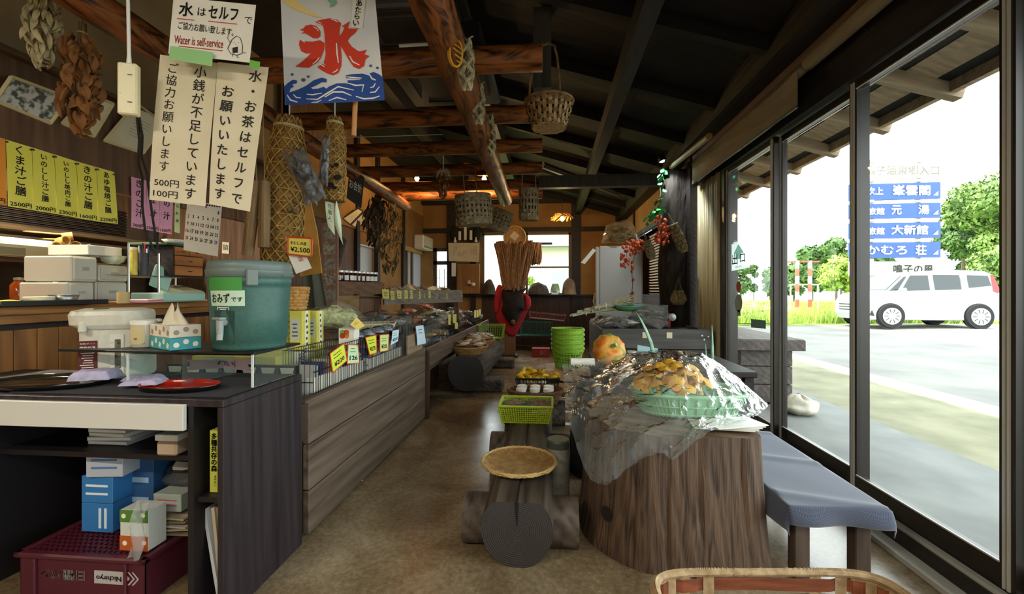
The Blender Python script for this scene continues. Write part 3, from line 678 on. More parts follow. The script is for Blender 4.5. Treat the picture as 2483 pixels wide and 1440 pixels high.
MB().poly([zq(a, b, .003) for a, b in [(328, 905), (1181, 862), (1166, 668), (1135, 640), (1085, 618), (1050, 632), (1062, 655), (1030, 645), (990, 632), (900, 637), (845, 648), (850, 672), (900, 668), (960, 668), (975, 685), (900, 690), (862, 690), (862, 712), (890, 725), (840, 715), (770, 716), (700, 745), (650, 785), (640, 800), (680, 765), (655, 745), (610, 762), (560, 765), (545, 752), (590, 735), (640, 705), (680, 708), (683, 680), (640, 667), (570, 690), (500, 740), (430, 772), (360, 795), (372, 760), (400, 745), (385, 725), (425, 715), (428, 692), (390, 685), (345, 715), (312, 748)]]).build('blue_wave', blub, bt)
for pts, w0 in (([(340, 815), (370, 860), (430, 878)], 7), ([(395, 812), (420, 838), (460, 842)], 6), ([(505, 850), (600, 855), (690, 800), (780, 745), (915, 775)], 7), ([(665, 835), (740, 790), (820, 790), (895, 822)], 7), ([(700, 865), (770, 838), (850, 858)], 6), ([(932, 828), (1000, 850), (1080, 845), (1138, 825)], 7), ([(1055, 795), (1100, 790), (1135, 745)], 6), ([(1055, 755), (1085, 745), (1100, 715)], 6), ([(550, 880), (600, 878), (635, 860)], 5), ([(510, 810), (560, 815), (640, 800)], 5), ([(870, 715), (930, 735), (1000, 730), (985, 790)], 7), ([(1050, 640), (1070, 675), (1105, 690)], 7), ([(850, 660), (920, 668), (985, 672)], 6)):
    b = MB(); stroke(b, pts, w0); b.build('white_ripple', wm, bt)
for a, c, r_ in ((385, 640, 14), (523, 658, 13), (482, 687, 19), (1060, 565, 14), (1118, 583, 13)): MB().poly([zq(a + r_ * math.cos(k * .628), c + r_ * .8 * math.sin(k * .628), .003) for k in range(10)]).build('spray_dot', mt('banner slate', '#48597a', .85), bt)
MB().poly([zq(a, b, .002) for a, b in [(285, -60), (350, -80), (480, 60), (660, 158), (560, 140), (390, 75), (290, 5)]]).build('yellow_swoosh', mt('banner pale yellow', '#ecd08a', .85), bt)
MB().poly([zq(a, b, .002) for a, b in [(685, -40), (760, -50), (770, 30), (740, 55), (705, 65), (715, 25), (690, 10)]]).build('green_leaf', mt('banner green', '#86b89c', .85), bt)
MB().poly([zq(a, b, .004) for a, b in [(905, -40), (1022, -50), (990, 248), (892, 232)]]).build('name_strip', mt('banner strip', '#e6e2da', .85), bt)
b = MB()
for i, ch in enumerate('あたらい'):
    vs, fs = glyphs(ch, .02); x, y = 960 - i * 9, 25 + i * 57; b.add([zq(x + (v.x - .5) * 62, y - (v.y - .38) * 62, .006) for v in vs], fs)
b.build('lettering', ink, bt, kind='stuff')
p0, p1 = at(862, 235, D=1.93), at(858, 330, D=1.93)
o = MB().tube([p1, p1.lerp(p0, 1.0), p0 + (p0 - p1) * 1.2], .011, 12).build('banner_stick', mt('pale dowel', '#b0783e', .5)); tag(o, 'short wooden stick showing below the ice banner', 'stick')
o = MB().tube([at(905, -125, D=1.92), at(680, -112, D=1.92)], .008, 8).build('banner_rod', MATS['pale dowel']); tag(o, 'thin wooden rod holding the top of the ice banner', 'rod')
# power strip with its white lead, black cables
ivory = mt('ivory plastic', '#d9cfa6', .4)
p = at(313, 218, D=1.6); t = thing('power_strip', 'ivory power strip dangling on a white lead beside the notices', 'power strip', p, rz=.35)
MB().rbox((0, 0, 0), (.062, .03, .19), .005).build('body', ivory, t)
for z in (.085, -.085, -.02):
    for x in (-.022, .022): MB().lathe([(.004, .0), (.004, -.002)], 8, cap1=True).build('screw', mt('dark screw', '#4a4030', .5), t, loc=(x, -.0155, z), rot=(R(90), 0, 0))
for z in (.05, -.05): MB().box((.01, -.016, z), (.014, .002, .003)).build('slot', black_pl, t)
MB().tube([(0, 0, .09), (0, 0, .13), (-.006, 0, .5)], [.009, .006, .0055], 8).build('lead', white_pl, t)
for k, (pts, lab) in enumerate((([(332, 280), (338, 340), (335, 395), (345, 430), (345, 500), (352, 560), (380, 620)], 'black cable curling left below the power strip'), ([(337, 282), (345, 330), (343, 380), (356, 420), (362, 470), (372, 540), (383, 600)], 'black cable hanging straight from the power strip past the pink menus'))):
    o = MB().tube([at(a, b, D=1.62 + .05 * j) for j, (a, b) in enumerate(pts)], .0045, 6).build('cable', black_pl); tag(o, lab, 'cable')
# framed pictures leaning over the fascia
frame_y = mt('pale frame', '#cbb98a', .5); 
def picture(label, px, cat='picture', photo=False, fm=None):
    t = sheet('framed_picture', label, cat, px, cream_p if not photo else mt('photo grey', '#4a4a48', .4, '#c8c6be', sc=26, detail=3, lo=.44, hi=.56), [] if photo else [(lambda b, w, h: [b.box((w * .5, h * (.75 - k * .07), .0015), (w * U(.3, .6), h * .012, .0003)) for k in range(7)] and None, mt('grey print', '#8f8b78', .8), 'print')], nu=2, nv=2)
    C = [Vector(c) - t.location for c in px]
    for a, b in zip(C, C[1:] + C[:1]): MB().tube([a, b], .011, 4).build('frame_side', fm or frame_y, t)
    return t
picture('black and white group photograph in a pale frame above the hatch', [at(28, 186, X=-2.93), at(168, 238, X=-2.93), at(122, 300, X=-2.99), at(-12, 245, X=-2.99)], photo=True)
picture('framed certificate partly behind the brown leaf bundle', [at(215, 228, X=-2.93), at(275, 252, X=-2.93), at(227, 332, X=-2.99), at(150, 300, X=-2.99)])
picture('framed certificate with a small red seal near the power strip', [at(330, 250, X=-2.93), at(398, 300, X=-2.93), at(347, 372, X=-2.99), at(252, 342, X=-2.99)])
# ================================================================== KITCHEN BEHIND THE HATCH
def boxX(a, b, yt, yb_, X, dep):
    """centre and size of a box whose face on the plane X spans pixels a..b, yt..yb_"""
    m_ = (a + b) / 2; y0 = at(a, 705, X=X).y; y1 = at(b, 705, X=X).y; z1 = at(m_, yt, X=X).z; z0 = at(m_, yb_, X=X).z
    return V(X - dep / 2, (y0 + y1) / 2, (z0 + z1) / 2), V(dep, y1 - y0, z1 - z0)
KX, KZ = -2.97, 1.165
oakm = grain('orange counter wood', '#6e4622', '#a06c38', 2, .5, sc=10, stretch=.1)
oak_y = grain('orange counter slab', '#7a4f28', '#ab7740', 1, .45, sc=10, stretch=.1)
t = thing('kitchen_counter', 'orange-brown board-fronted kitchen counter with a thick wooden top', 'counter', (KX, .6, 0))
MB().rbox((-.28, 1.65, KZ - .025), (.64, 3.3, .05), .006).build('counter_top', oak_y, t)
MB().rbox((-.01, 1.65, KZ - .075), (.03, 3.3, .05), .004).build('apron', oak_y, t)
MB().box((-.3, 1.65, .54), (.5, 3.2, 1.06)).build('carcass', dark_wood, t)
for k in range(29): MB().rbox((-.035, .06 + k * .112, .53), (.02, .108, 1.0), .003).build('front_board', oakm, t)
MB().lathe([(.001, .03), (.016, .028), (.018, .016), (.008, .012), (.008, 0)], 12).build('knob', mt('brass', '#a88a4c', .3, metal=.9), t, loc=(-.02, 1.42, .66), rot=(0, R(90), 0))
frostp = mt('milky plastic', '#cfcdc0', .35, trans=.25, alpha=.92)
def crate_draw(label, bx, face_label=True):
    c, s_ = bx; t = thing('storage_drawer', label, 'storage box', (c.x, c.y, c.z - s_.z / 2), group='milky drawers on the kitchen counter')
    MB().rbox((0, 0, s_.z / 2), tuple(s_), .008).build('shell', frostp, t)
    MB().rbox((s_.x / 2 + .004, 0, s_.z / 2), (.012, s_.y - .02, s_.z - .02), .005).build('drawer_front', frostp, t)
    MB().box((s_.x / 2 + .011, 0, s_.z / 2), (.002, s_.y * .25, s_.z * .14)).build('grip', mt('grip grey', '#9a988c', .5), t)
    return t
kd = -3.08
crate_draw('milky plastic drawer box, largest and upper left of its stack', boxX(172, 236, 622, 682, kd + .04, .34))
crate_draw('milky plastic drawer box, upper right of its stack', boxX(240, 310, 644, 682, kd, .34))
crate_draw('milky plastic drawer box, lower left and pulled forward', boxX(162, 228, 685, 733, kd + .05, .34))
crate_draw('milky plastic drawer box, lower right of its stack', boxX(232, 308, 684, 731, kd, .34))
c, s_ = boxX(214, 296, 581, 604, kd, .3); c.z = at(270, 616, X=kd).z + .02
t = thing('paper_carton', 'flat white carton lying on top of the milky drawers', 'box', (c.x, c.y, at(240, 619, X=kd).z)); MB().rbox((0, 0, s_.z / 2), tuple(s_), .003).build('carton', mt('white card', '#cbc9c0', .8), t)
MB().box((.15 + .001, .05, s_.z / 2), (.003, .12, s_.z * .8)).build('label', white_p, t)
bowlm = mt('striped porcelain', '#d8d8cc', .3, '#a9b89c', sc=(1, 40, 1))
p = at(274, 641, X=kd - .05); o = MB().lathe([(.03, 0), (.06, .02), (.075, .06), (.07, .06), (.055, .02), (.0, .008)], 20).build('rice_bowl', bowlm, loc=p, smooth=True); tag(o, 'pale striped bowl on the milky drawers', 'bowl')
# wire rack with its load
chrome = mt('chrome wire', '#b5b5ae', .25, metal=.9)
y0, y1 = at(312, 705, X=-2.9).y, at(505, 705, X=-2.9).y; zk = at(400, 672, X=-2.95).z
t = thing('wire_rack', 'chrome wire rack with one raised shelf on the kitchen counter', 'rack', (-2.9, y0, KZ + .002))
zr = zk - KZ
for x in (0, -.3):
    for y in (0, y1 - y0): MB().tube([(x, y, 0), (x, y, zr + (.22 if y == 0 else .04))], .007, 8).build('post', chrome, t)
    MB().tube([(x, 0, zr), (x, y1 - y0, zr)], .004, 6).build('side_rail', chrome, t)
b = MB()
for k in range(24): b.tube([(0, (y1 - y0) * k / 23, zr + .004), (-.3, (y1 - y0) * k / 23, zr + .004)], .0018, 4)
b.build('shelf_wires', chrome, t, kind='stuff')
MB().tube([(.01, at(388, 705, X=-2.88).y - y0, 0), (.01, at(388, 705, X=-2.88).y - y0, .36)], .008, 8).build('post', chrome, t)
zs_ = zk + .008
def cup(name, label, cat, a, b_, yt, X, mat, z0, lid=None, prof=None):
    p = at((a + b_) / 2, 705, X=X); r_ = (at(b_, 705, X=X).y - at(a, 705, X=X).y) / 2 * .8; h = at((a + b_) / 2, yt, X=X).z - z0
    t = thing(name, label, cat, (X, p.y, z0)); MB().lathe(prof(r_, h) if prof else [(r_ * .98, 0), (r_, h), (r_ * .92, h), (r_ * .9, .01)], 18, cap0=True, cap1=False).build('body', mat, t, smooth=False)
    return t, r_, h
t, r_, h = cup('tea_canister', 'yellow labelled canister on the wire rack', 'canister', 316, 333, 606, -2.98, mt('yellow tin', '#d5cf4e', .4, '#c9a23e', sc=20), zs_)
MB().lathe([(r_ * 1.03, h), (r_ * 1.03, h + .02), (0, h + .022)], 18).build('lid', ivory, t)
t, r_, h = cup('pen_pot', 'dark pen pot full of pens on the wire rack', 'pen pot', 337, 360, 613, -2.98, mt('charcoal pot', '#33343a', .5), zs_)
for k, cc in enumerate(('#e9e9e4', '#2b3f8f', '#b52a2a', '#3a2a52', '#d8d8d8', '#17181c')):
    a = k * 1.05; MB().tube([(.6 * r_ * math.cos(a), .6 * r_ * math.sin(a), .02), (.9 * r_ * math.cos(a), .9 * r_ * math.sin(a), h + .03 + .02 * (k % 3))], .005, 6).build('pen', mt('pen ' + cc, cc, .4), t)
# small chest of drawers
c, s_ = boxX(420, 492, 598, 668, -2.86, .28); t = thing('drawer_chest', 'small dark wooden chest with orange-brown drawers on the wire rack', 'chest', (c.x, c.y, zs_))
hh = at(450, 598, X=-2.86).z - zs_; ww = s_.y
MB().rbox((0, 0, hh / 2), (.28, ww, hh), .004).build('carcass', dark_wood, t)
dm = grain('orange drawer', '#8a4e22', '#b5743a', 1, .45)
for k, (z0, z1, n_) in enumerate(((.03, .34, 1), (.36, .67, 1), (.69, .96, 2))):
    for q in range(n_):
        w_ = ww * .94 / n_; yy = -ww * .47 + w_ * (q + .5)
        d_ = MB().rbox((.143, yy, hh * (z0 + z1) / 2), (.016, w_ - .006, hh * (z1 - z0)), .003).build('drawer', dm, t)
        MB().tube([(.156, yy - .018, hh * (z0 + z1) / 2), (.164, yy, hh * (z0 + z1) / 2 - .006), (.156, yy + .018, hh * (z0 + z1) / 2)], .0025, 5).build('pull', black_pl, d_)
MB().rbox((-.02, -.02, hh + .008), (.33, ww * 1.25, .016), .003).build('green_board', mt('green board', '#3e5e44', .6), t)
p = at(392, 584, X=-2.95); o = MB().lathe([(.03, 0), (.06, .012), (.085, .035), (.08, .036), (.05, .012), (0, .006)], 20).build('white_dish', white_pl, loc=(-2.95, c.y - .03, zs_ + hh + .017), smooth=True); tag(o, 'white dish on the green board over the little chest', 'dish')
# teal register with its lid
tl = mt('pale teal plastic', '#9fc4b4', .4); p = at(450, 728, X=-2.80)
t = thing('cash_register', 'pale teal cash register with raised display on the counter', 'cash register', (-2.93, p.y, KZ + .002))
MB().rbox((0, 0, .035), (.26, .40, .07), .01).build('base', tl, t)
MB().add([(.13, .0, .07), (.13, .19, .07), (-.1, .19, .07), (-.1, 0, .07), (.1, .0, .085), (.1, .19, .085), (-.1, .19, .13), (-.1, 0, .13)], [(0, 1, 5, 4), (1, 2, 6, 5), (2, 3, 7, 6), (3, 0, 4, 7), (4, 5, 6, 7)]).build('keyboard', ivory, t)
MB().rbox((-.02, -.11, .15), (.03, .16, .17), .01).build('display', tl, t, rot=(R(-20), 0, 0))
MB().rbox((.02, .08, .115), (.08, .05, .006), .002).build('screen', mt('lcd', '#3c4a3c', .3), t)
# pink papers, wooden roll, tray, dishes, yellow cloth
def onC(px, X=-3.0): return (X, at(px, 705, X=X).y, KZ + .002)
o = MB().rbox((0, 0, .012), (.14, .2, .024), .005).build('paper_pile', mt('magenta paper', '#cf3a72', .7, '#e8e4e0', sc=(1, 1, 90)), loc=onC(352, -2.84), rot=(0, 0, .3)); tag(o, 'pile of pink and white papers at the foot of the rack', 'papers')
o = MB().lathe([(.034, 0), (.034, .075), (.02, .075), (.02, .0)], 20).build('tape_roll', mt('kraft roll', '#c2a876', .7), loc=onC(299, -2.84)); tag(o, 'pale cardboard roll standing at the counter edge', 'roll')
t = thing('long_tray', 'long black tray along the kitchen counter edge', 'tray', onC(120, -2.88)); y0, y1 = at(-20, 705, X=-2.95).y, at(238, 705, X=-2.95).y
MB().rbox((-.06, 0, .006), (.26, y1 - y0, .012), .004).build('tray_base', black_pl, t)
for x in (.068, -.188): MB().rbox((x, 0, .015), (.012, y1 - y0, .03), .003).build('tray_rim', black_pl, t)
o = MB().lathe([(.05, 0), (.065, .012), (.066, .035), (.06, .036), (.055, .012), (0, .01)], 22).build('lidded_dish', mt('cream ceramic', '#d3cfae', .35), loc=V(*onC(95, -2.98)) + V(0, 0, .014), smooth=True); tag(o, 'round cream dish on the long black tray', 'dish')
o = MB().lathe([(.055, 0), (.07, .045), (.068, .046), (.052, .004), (0, .004)], 22).build('metal_pan', mt('grey steel', '#8d8d88', .3, metal=.7), loc=V(*onC(155, -2.98)) + V(0, 0, .014), smooth=True); tag(o, 'small grey fluted metal pan on the long black tray', 'pan')
o = MB().grid(lambda u, v: V((u - .5) * .1, (v - .5) * .34, .012 + .012 * math.sin(u * 7 + v * 9) * math.sin(math.pi * v) + .012 * math.sin(math.pi * u)), 10, 20).build('yellow_cloth', mt('yellow rag', '#d8c22e', .9), loc=onC(-4, -2.72 - .06), smooth=True); tag(o, 'folded bright yellow cloth on the counter edge', 'cloth')
o.location = (-2.73 - .14, at(8, 705, X=-2.9).y, KZ + .002)
# back shelves of the kitchen with rolls, ladles, bottles
t = thing('kitchen_shelves', 'dark two-board shelf along the kitchen wall with a slatted vent above', 'shelf', (-4.1, .5, 0))
ys0, ys1 = 0, 3.9
for z in (at(150, 632, X=-3.9).z, at(200, 566, X=-3.9).z): MB().box((0, 1.95, z - .015), (.4, 3.9, .03)).build('board', grain('shelf board', '#4a3c2a', '#6e5a3e', 1), t)
for y in (0.2, 2.0, 3.8): MB().box((-.15, y, .95), (.06, .06, 1.9)).build('upright', dark_wood, t)
MB().box((-.25, 1.95, 1.0), (.04, 3.9, 2.0)).build('back_board', mt('smoky board', '#3a2a1c', .8, '#54402c', sc=3), t)
for k in range(9): MB().box((.0, 2.6, 1.78 + k * .028), (.03, 1.5, .012), rot(0, 35, 0)).build('vent_slat', black_pl, t)
zsh = at(150, 632, X=-3.9).z
p = at(62, 590, X=-3.9); o = MB().tube([(0, -.22, 0), (0, .22, 0)], .07, 22).build('paper_roll', mt('kitchen paper', '#c9c8b8', .9), loc=(-3.85, p.y, zsh + .072)); tag(o, 'thick white paper roll on the kitchen shelf', 'roll')
t = thing('foil_box', 'grey-green cardboard box under the paper roll on the shelf', 'box', (-3.7, at(45, 705, X=-3.7).y, zsh + .001)); MB().rbox((0, 0, .04), (.08, .42, .08), .004).build('carton', mt('grey green card', '#9a9a80', .8), t); MB().box((.041, -.08, .03), (.003, .18, .05)).build('label', mt('dull label', '#6b6a58', .7), t)
lad = grain('bamboo ladle wood', '#a87f3c', '#d0a95c', 1, .5)
for k, (a, yo, ang) in enumerate(((108, 0, .3), (126, .05, -.2), (142, .1, .1), (160, .02, .5), (175, .07, -.3), (150, .14, .9))):
    t = thing('bamboo_ladle', ['bamboo ladle at the left of the ladle heap', 'bamboo ladle second from the left in the ladle heap', 'bamboo ladle in the middle of the heap, mouth forward', 'bamboo ladle with its cup raised near the heap top', 'bamboo ladle at the right end of the ladle heap', 'bamboo ladle lying across the top of the heap'][k], 'ladle', (-3.75, at(a, 705, X=-3.75).y, zsh + .034 + yo), ang, group='bamboo ladles on the kitchen shelf')
    MB().lathe([(.0, 0), (.03, .0), (.034, .06), (.029, .06), (.026, .006), (0, .006)], 16).build('cup', lad, t, rot=(0, R(80), 0))
    MB().tube([(.02, 0, .02), (-.2, .05, .03)], .006, 6).build('handle', lad, t)
for k, (a, r_, h, col, nm, lab) in enumerate(((46, .042, .16, '#b4561c', 'jar', 'glass jar of orange preserve on the far kitchen counter'), (70, .036, .2, '#5a564c', 'bottle', 'clear grey bottle between the orange jar and the glass bowl'), (100, .062, .14, '#8d8f90', 'glass_jar', 'large clear glass jar on the far kitchen counter'), (130, .036, .13, '#8a8a88', 'tumbler', 'clear tumbler right of the large glass jar'))):
    t = thing(nm, lab, 'jar', (-3.42, at(a, 705, X=-3.42).y, KZ + .002), group='jars at the back of the kitchen counter')
    MB().lathe([(r_ * .9, 0), (r_, .01), (r_, h * .75), (r_ * .6, h * .88), (r_ * .55, h)], 16, cap0=True).build('body', mt('jar ' + col, col, .15, trans=.6), t, smooth=True)
    MB().lathe([(r_ * .6, h * .95), (r_ * .6, h * 1.05), (0, h * 1.06)], 16).build('cap', mt('grey cap', '#77756c', .4), t)
o = MB().rbox((0, 0, .13), (.03, .035, .26), .004).build('tray_stand', mt('grey strip', '#a3a198', .5), loc=(-3.25, at(150, 705, X=-3.25).y, KZ + .002)); tag(o, 'upright grey strip beside the milky drawers', 'stand')
p = at(545, 600, D=3.0); sheet('shop_charm', 'narrow paper charm with a single character beside the calendar', 'charm', [at(a, b, Y=4.62) for a, b in ((539, 586), (556, 588), (555, 616), (538, 614))], cream_p, [(lambda b, w, h: b.em('鎮', w * .5, h * .55, w * .85), ink)], nu=2, nv=2)
o = MB().box((0, 0, 0), (.3, .5, .02)).build('kitchen_hood', mt('dull steel', '#6b675c', .4, metal=.5), loc=(-3.9, 1.6, 2.1)); tag(o, 'dull steel hood plate over the kitchen shelf', 'hood')
# ================================================================== ON THE SERVICE DESK
Zd = .841
def on(px, py, Z): return at(px, py, Z=Z)
# felt mat
a_, b_ = on(190, 940, Zd), on(720, 905, Zd)
o = MB().rbox((0, 0, .002), (.92, .46, .004), .001).build('desk_mat', mt('charcoal felt', '#26262b', .95), loc=(-1.70, 1.78, Zd)); tag(o, 'charcoal felt mat laid on the desk top', 'mat')
Zm = Zd + .005
# clear riser with black top
acr = clear('acrylic', '#eef4f2', .12, .02, haze=.05)
sx0, sx1, sy0, sy1, sz = -1.80, -1.235, 1.70, 2.0, .995
t = thing('acrylic_riser', 'clear acrylic riser with a thin black top under the water jug', 'stand', ((sx0 + sx1) / 2, (sy0 + sy1) / 2, Zm))
w_, d_, h_ = sx1 - sx0, sy1 - sy0, sz - Zm
for x in (-w_ / 2, -.03, w_ / 2): MB().box((x, 0, h_ / 2 - .004), (.006, d_, h_ - .01)).build('side_sheet', acr, t)
MB().box((0, 0, h_ - .012), (w_, d_, .006)).build('clear_top', acr, t)
for x in (-w_ / 2, w_ / 2): MB().box((x, -d_ / 2, h_ / 2 - .004), (.009, .005, h_ - .012)).build('edge', mt('acrylic edge', '#c9d0cc', .2), t)
MB().rbox((-.04, 0, h_ - .003), (w_ + .12, d_ + .03, .010), .002).build('black_top', black_pl, t)
MB().add([(-w_ / 2 - .09, -d_ / 2 - .015, h_ - .008), (-w_ / 2 - .33, -d_ / 2 + .0, h_ - .008), (-w_ / 2 - .33, -d_ / 2 + .02, h_ - .008), (-w_ / 2 - .09, -d_ / 2 + .06, h_ - .008), (-w_ / 2 - .09, -d_ / 2 - .015, h_ + .002), (-w_ / 2 - .33, -d_ / 2, h_ + .002), (-w_ / 2 - .33, -d_ / 2 + .02, h_ + .002), (-w_ / 2 - .09, -d_ / 2 + .06, h_ + .002)], [(0, 1, 2, 3), (4, 7, 6, 5), (0, 4, 5, 1), (1, 5, 6, 2), (2, 6, 7, 3)]).build('board_tip', black_pl, t)
Zt = Zm + h_ + .003
# water jug
jx, jy = -1.345, 1.84; jt = thing('water_jug', 'large grey-green insulated water jug with spigot on the clear riser', 'water jug', (jx, jy, Zt), rz=-.25)
jm = mt('grey green enamel', '#345a53', .45, '#3a635b', sc=60, bump=.03); jl = mt('jug lid grey', '#64736f', .45)
MB().lathe([(0, 0), (.148, 0), (.152, .012), (.155, .04), (.158, .042), (.163, .15), (.170, .27), (.171, .285), (.174, .288), (.174, .318), (.17, .322)], 56).build('body', jm, jt, smooth=True)
MB().lathe([(.17, .318), (.178, .320), (.181, .345), (.181, .352), (.176, .356), (.178, .36), (.176, .378), (.168, .392), (.10, .398), (0, .40)], 56).build('lid', jl, jt, smooth=True)
for a in (-38, 142):
    q = R(a); l_ = MB().rbox((.182 * math.cos(q), .182 * math.sin(q), .315), (.012, .012, .012), .003).build('latch_hinge', jl, jt)
    l_ = MB().rbox((0, 0, 0), (.016, .046, .075), .006).build('latch', mt('latch grey', '#6c7875', .4), jt, loc=(.188 * math.cos(q), .188 * math.sin(q), .318), rot=(0, 0, q))
MB().tube([(.18 * math.cos(R(k)), .18 * math.sin(R(k)), .33 - .05 * math.sin(R((k - 5) * 180 / 170)) * 0) for k in range(5, 176, 10)], .007, 8).build('bail_handle', jl, jt)
# tap recess and spigot
q = R(-78); cd = V(math.cos(q), math.sin(q), 0); sd = V(-math.sin(q), math.cos(q), 0)
def jp(a, d, z): return cd * d + sd * a + V(0, 0, z)
MB().add([jp(-.042, .151, .03), jp(.042, .151, .03), jp(.047, .164, .175), jp(-.047, .164, .175), jp(-.042, .140, .03), jp(.042, .140, .03), jp(.04, .150, .165), jp(-.04, .150, .165)], [(0, 1, 2, 3), (4, 5, 6, 7)]).build('tap_recess', mt('recess grey', '#27403e', .5), jt)
sg = mt('tap grey', '#8f9693', .35)
MB().tube([jp(0, .15, .125), jp(0, .185, .125)], .017, 12).build('tap_stem', sg, jt)
MB().tube([jp(0, .185, .14), jp(0, .185, .075), jp(.003, .192, .05)], [.016, .013, .012], 12).build('spout', sg, jt)
MB().rbox(jp(0, .19, .142), (.055, .03, .012), .004).build('tap_lever', sg, jt)
def jug_patch(name, mat, a0, a1, z0, z1, r0, r1, letters=None):
    b = MB().grid(lambda u, v: V(math.cos(R(a0 + (a1 - a0) * u)) * (r0 + (r1 - r0) * v), math.sin(R(a0 + (a1 - a0) * u)) * (r0 + (r1 - r0) * v), z0 + (z1 - z0) * v), 10, 2); p = b.build(name, mat, jt, smooth=True)
    if letters:
        b = MB(); w = R(a1 - a0) * r0; h = z1 - z0; letters(b, w, h)
        b.v = [V(math.cos(R(a0) + q_.x / r0) * (r0 + (r1 - r0) * q_.y / h + .0015), math.sin(R(a0) + q_.x / r0) * (r0 + (r1 - r0) * q_.y / h + .0015), z0 + q_.y) for q_ in b.v]
        b.build('lettering', ink, p, kind='stuff')
jug_patch('green_tape', mt('green vinyl tape', '#3f8a3c', .5), -104, -50, .262, .318, .1755, .1765)
jug_patch('paper_label', mt('pale green label', '#b9d2bb', .7), -102, -47, .195, .262, .1685, .1735, lambda b, w, h: (b.text('おみず', w * .36, h * .5, h * .62, w=w * .56, bold=.02), b.text('です', w * .81, h * .42, h * .3, w=w * .28, bold=.02)))
b = MB(); b.box((0, 0, 0), (.045, .001, .003)); b.box((0, 0, -.007), (.03, .001, .003)); b.box((-.027, 0, -.003), (.002, .001, .014)); b.box((.027, 0, -.003), (.002, .001, .014))
b.build('maker_mark', white_pl, jt, loc=jp(0, .1685, .188), rot=(0, 0, q + math.pi / 2), kind='stuff'); jt.scale = (.94, .94, .97)
# hot water pot
pt_ = thing('electric_pot', 'white electric hot water pot with a dark red label and level window', 'electric pot', (at(290, 905, Y=1.905).x, 1.905, Zm), rz=R(30)); pt_.scale = (.88, .88, .98)
pw = mt('pot white', '#d2cfc2', .35, '#cac7b8', sc=40)
def supel(w, d, n=40, e=3.0): return [(w * math.copysign(abs(math.cos(2 * math.pi * k / n)) ** (2 / e), math.cos(2 * math.pi * k / n)), d * math.copysign(abs(math.sin(2 * math.pi * k / n)) ** (2 / e), math.sin(2 * math.pi * k / n))) for k in range(n)]
def loft(b, secs, cap=True):
    n = len(secs[0]); vs = [p for s_ in secs for p in s_]; k = len(secs)
    fs = [(i * n + j, i * n + (j + 1) % n, (i + 1) * n + (j + 1) % n, (i + 1) * n + j) for i in range(k - 1) for j in range(n)]
    if cap: fs += [tuple(range(n))[::-1], tuple((k - 1) * n + j for j in range(n))]
    return b.add(vs, fs)
b = MB(); loft(b, [[V(x, y, z) for x, y in supel(w, d)] for w, d, z in ((.145, .125, 0), (.15, .13, .01), (.15, .13, .235))]); b.build('body', pw, pt_, smooth=False)
b = MB(); loft(b, [[V(x - o_, y - .01, z) for x, y in supel(w, d)] for w, d, z, o_ in ((.15, .13, .235, 0), (.166, .142, .255, .018), (.168, .145, .30, .02), (.16, .138, .318, .018), (.12, .10, .328, .015))]); b.build('head', pw, pt_, smooth=False)
MB().add([V(-.14, -.138, .33 - .012), V(.0, -.12, .33 - .009), V(.02, -.05, .331), V(-.12, -.05, .331)], [(0, 1, 2, 3)]).build('control_panel', mt('panel yellow', '#d3d07e', .4), pt_)
MB().rbox((-.04, -.10, .326), (.06, .03, .008), .002).build('display', black_pl, pt_)
MB().rbox((-.10, -.148, .245), (.03, .03, .05), .008).build('spout', pw, pt_)
MB().rbox((.165, -.03, .265), (.05, .05, .018), .006).build('handle_end', pw, pt_)
lb = MB().rbox((-.085, -.131, .115), (.075, .003, .135), .001).build('red_label', mt('maroon label', '#5c1f24', .5), pt_)
b = MB(); b.T = tr(-.085, -.1335, .115) @ rot(90, 0, 0)
b.text('電動給湯', 0, .035, .016, w=.062, bold=.03); b.text('電動ポット', 0, .055, .007, w=.06)
for k in range(7): b.box((U(-.006, .006), .012 - k * .011, .001), (U(.03, .06), .0035, .0004))
b.build('lettering', white_p, lb, kind='stuff')
wn = MB().rbox((.03, -.1315, .115), (.056, .003, .19), .001).build('level_panel', mt('panel white', '#dedbd0', .3), pt_)
MB().rbox((.034, -.134, .118), (.024, .004, .135), .001).build('level_window', mt('level glass', '#4a4a40', .2, '#8a8a7a', sc=50), wn)
b = MB(); b.T = tr(.03, -.1335, .03) @ rot(90, 0, 0); b.text('3.0L', 0, 0, .012, w=.03)
for k in range(5): b.box((-.018, .04 + k * .025, .001), (.012, .0015, .0004))
b.build('lettering', mt('grey ink', '#55534c', .7), wn, kind='stuff')
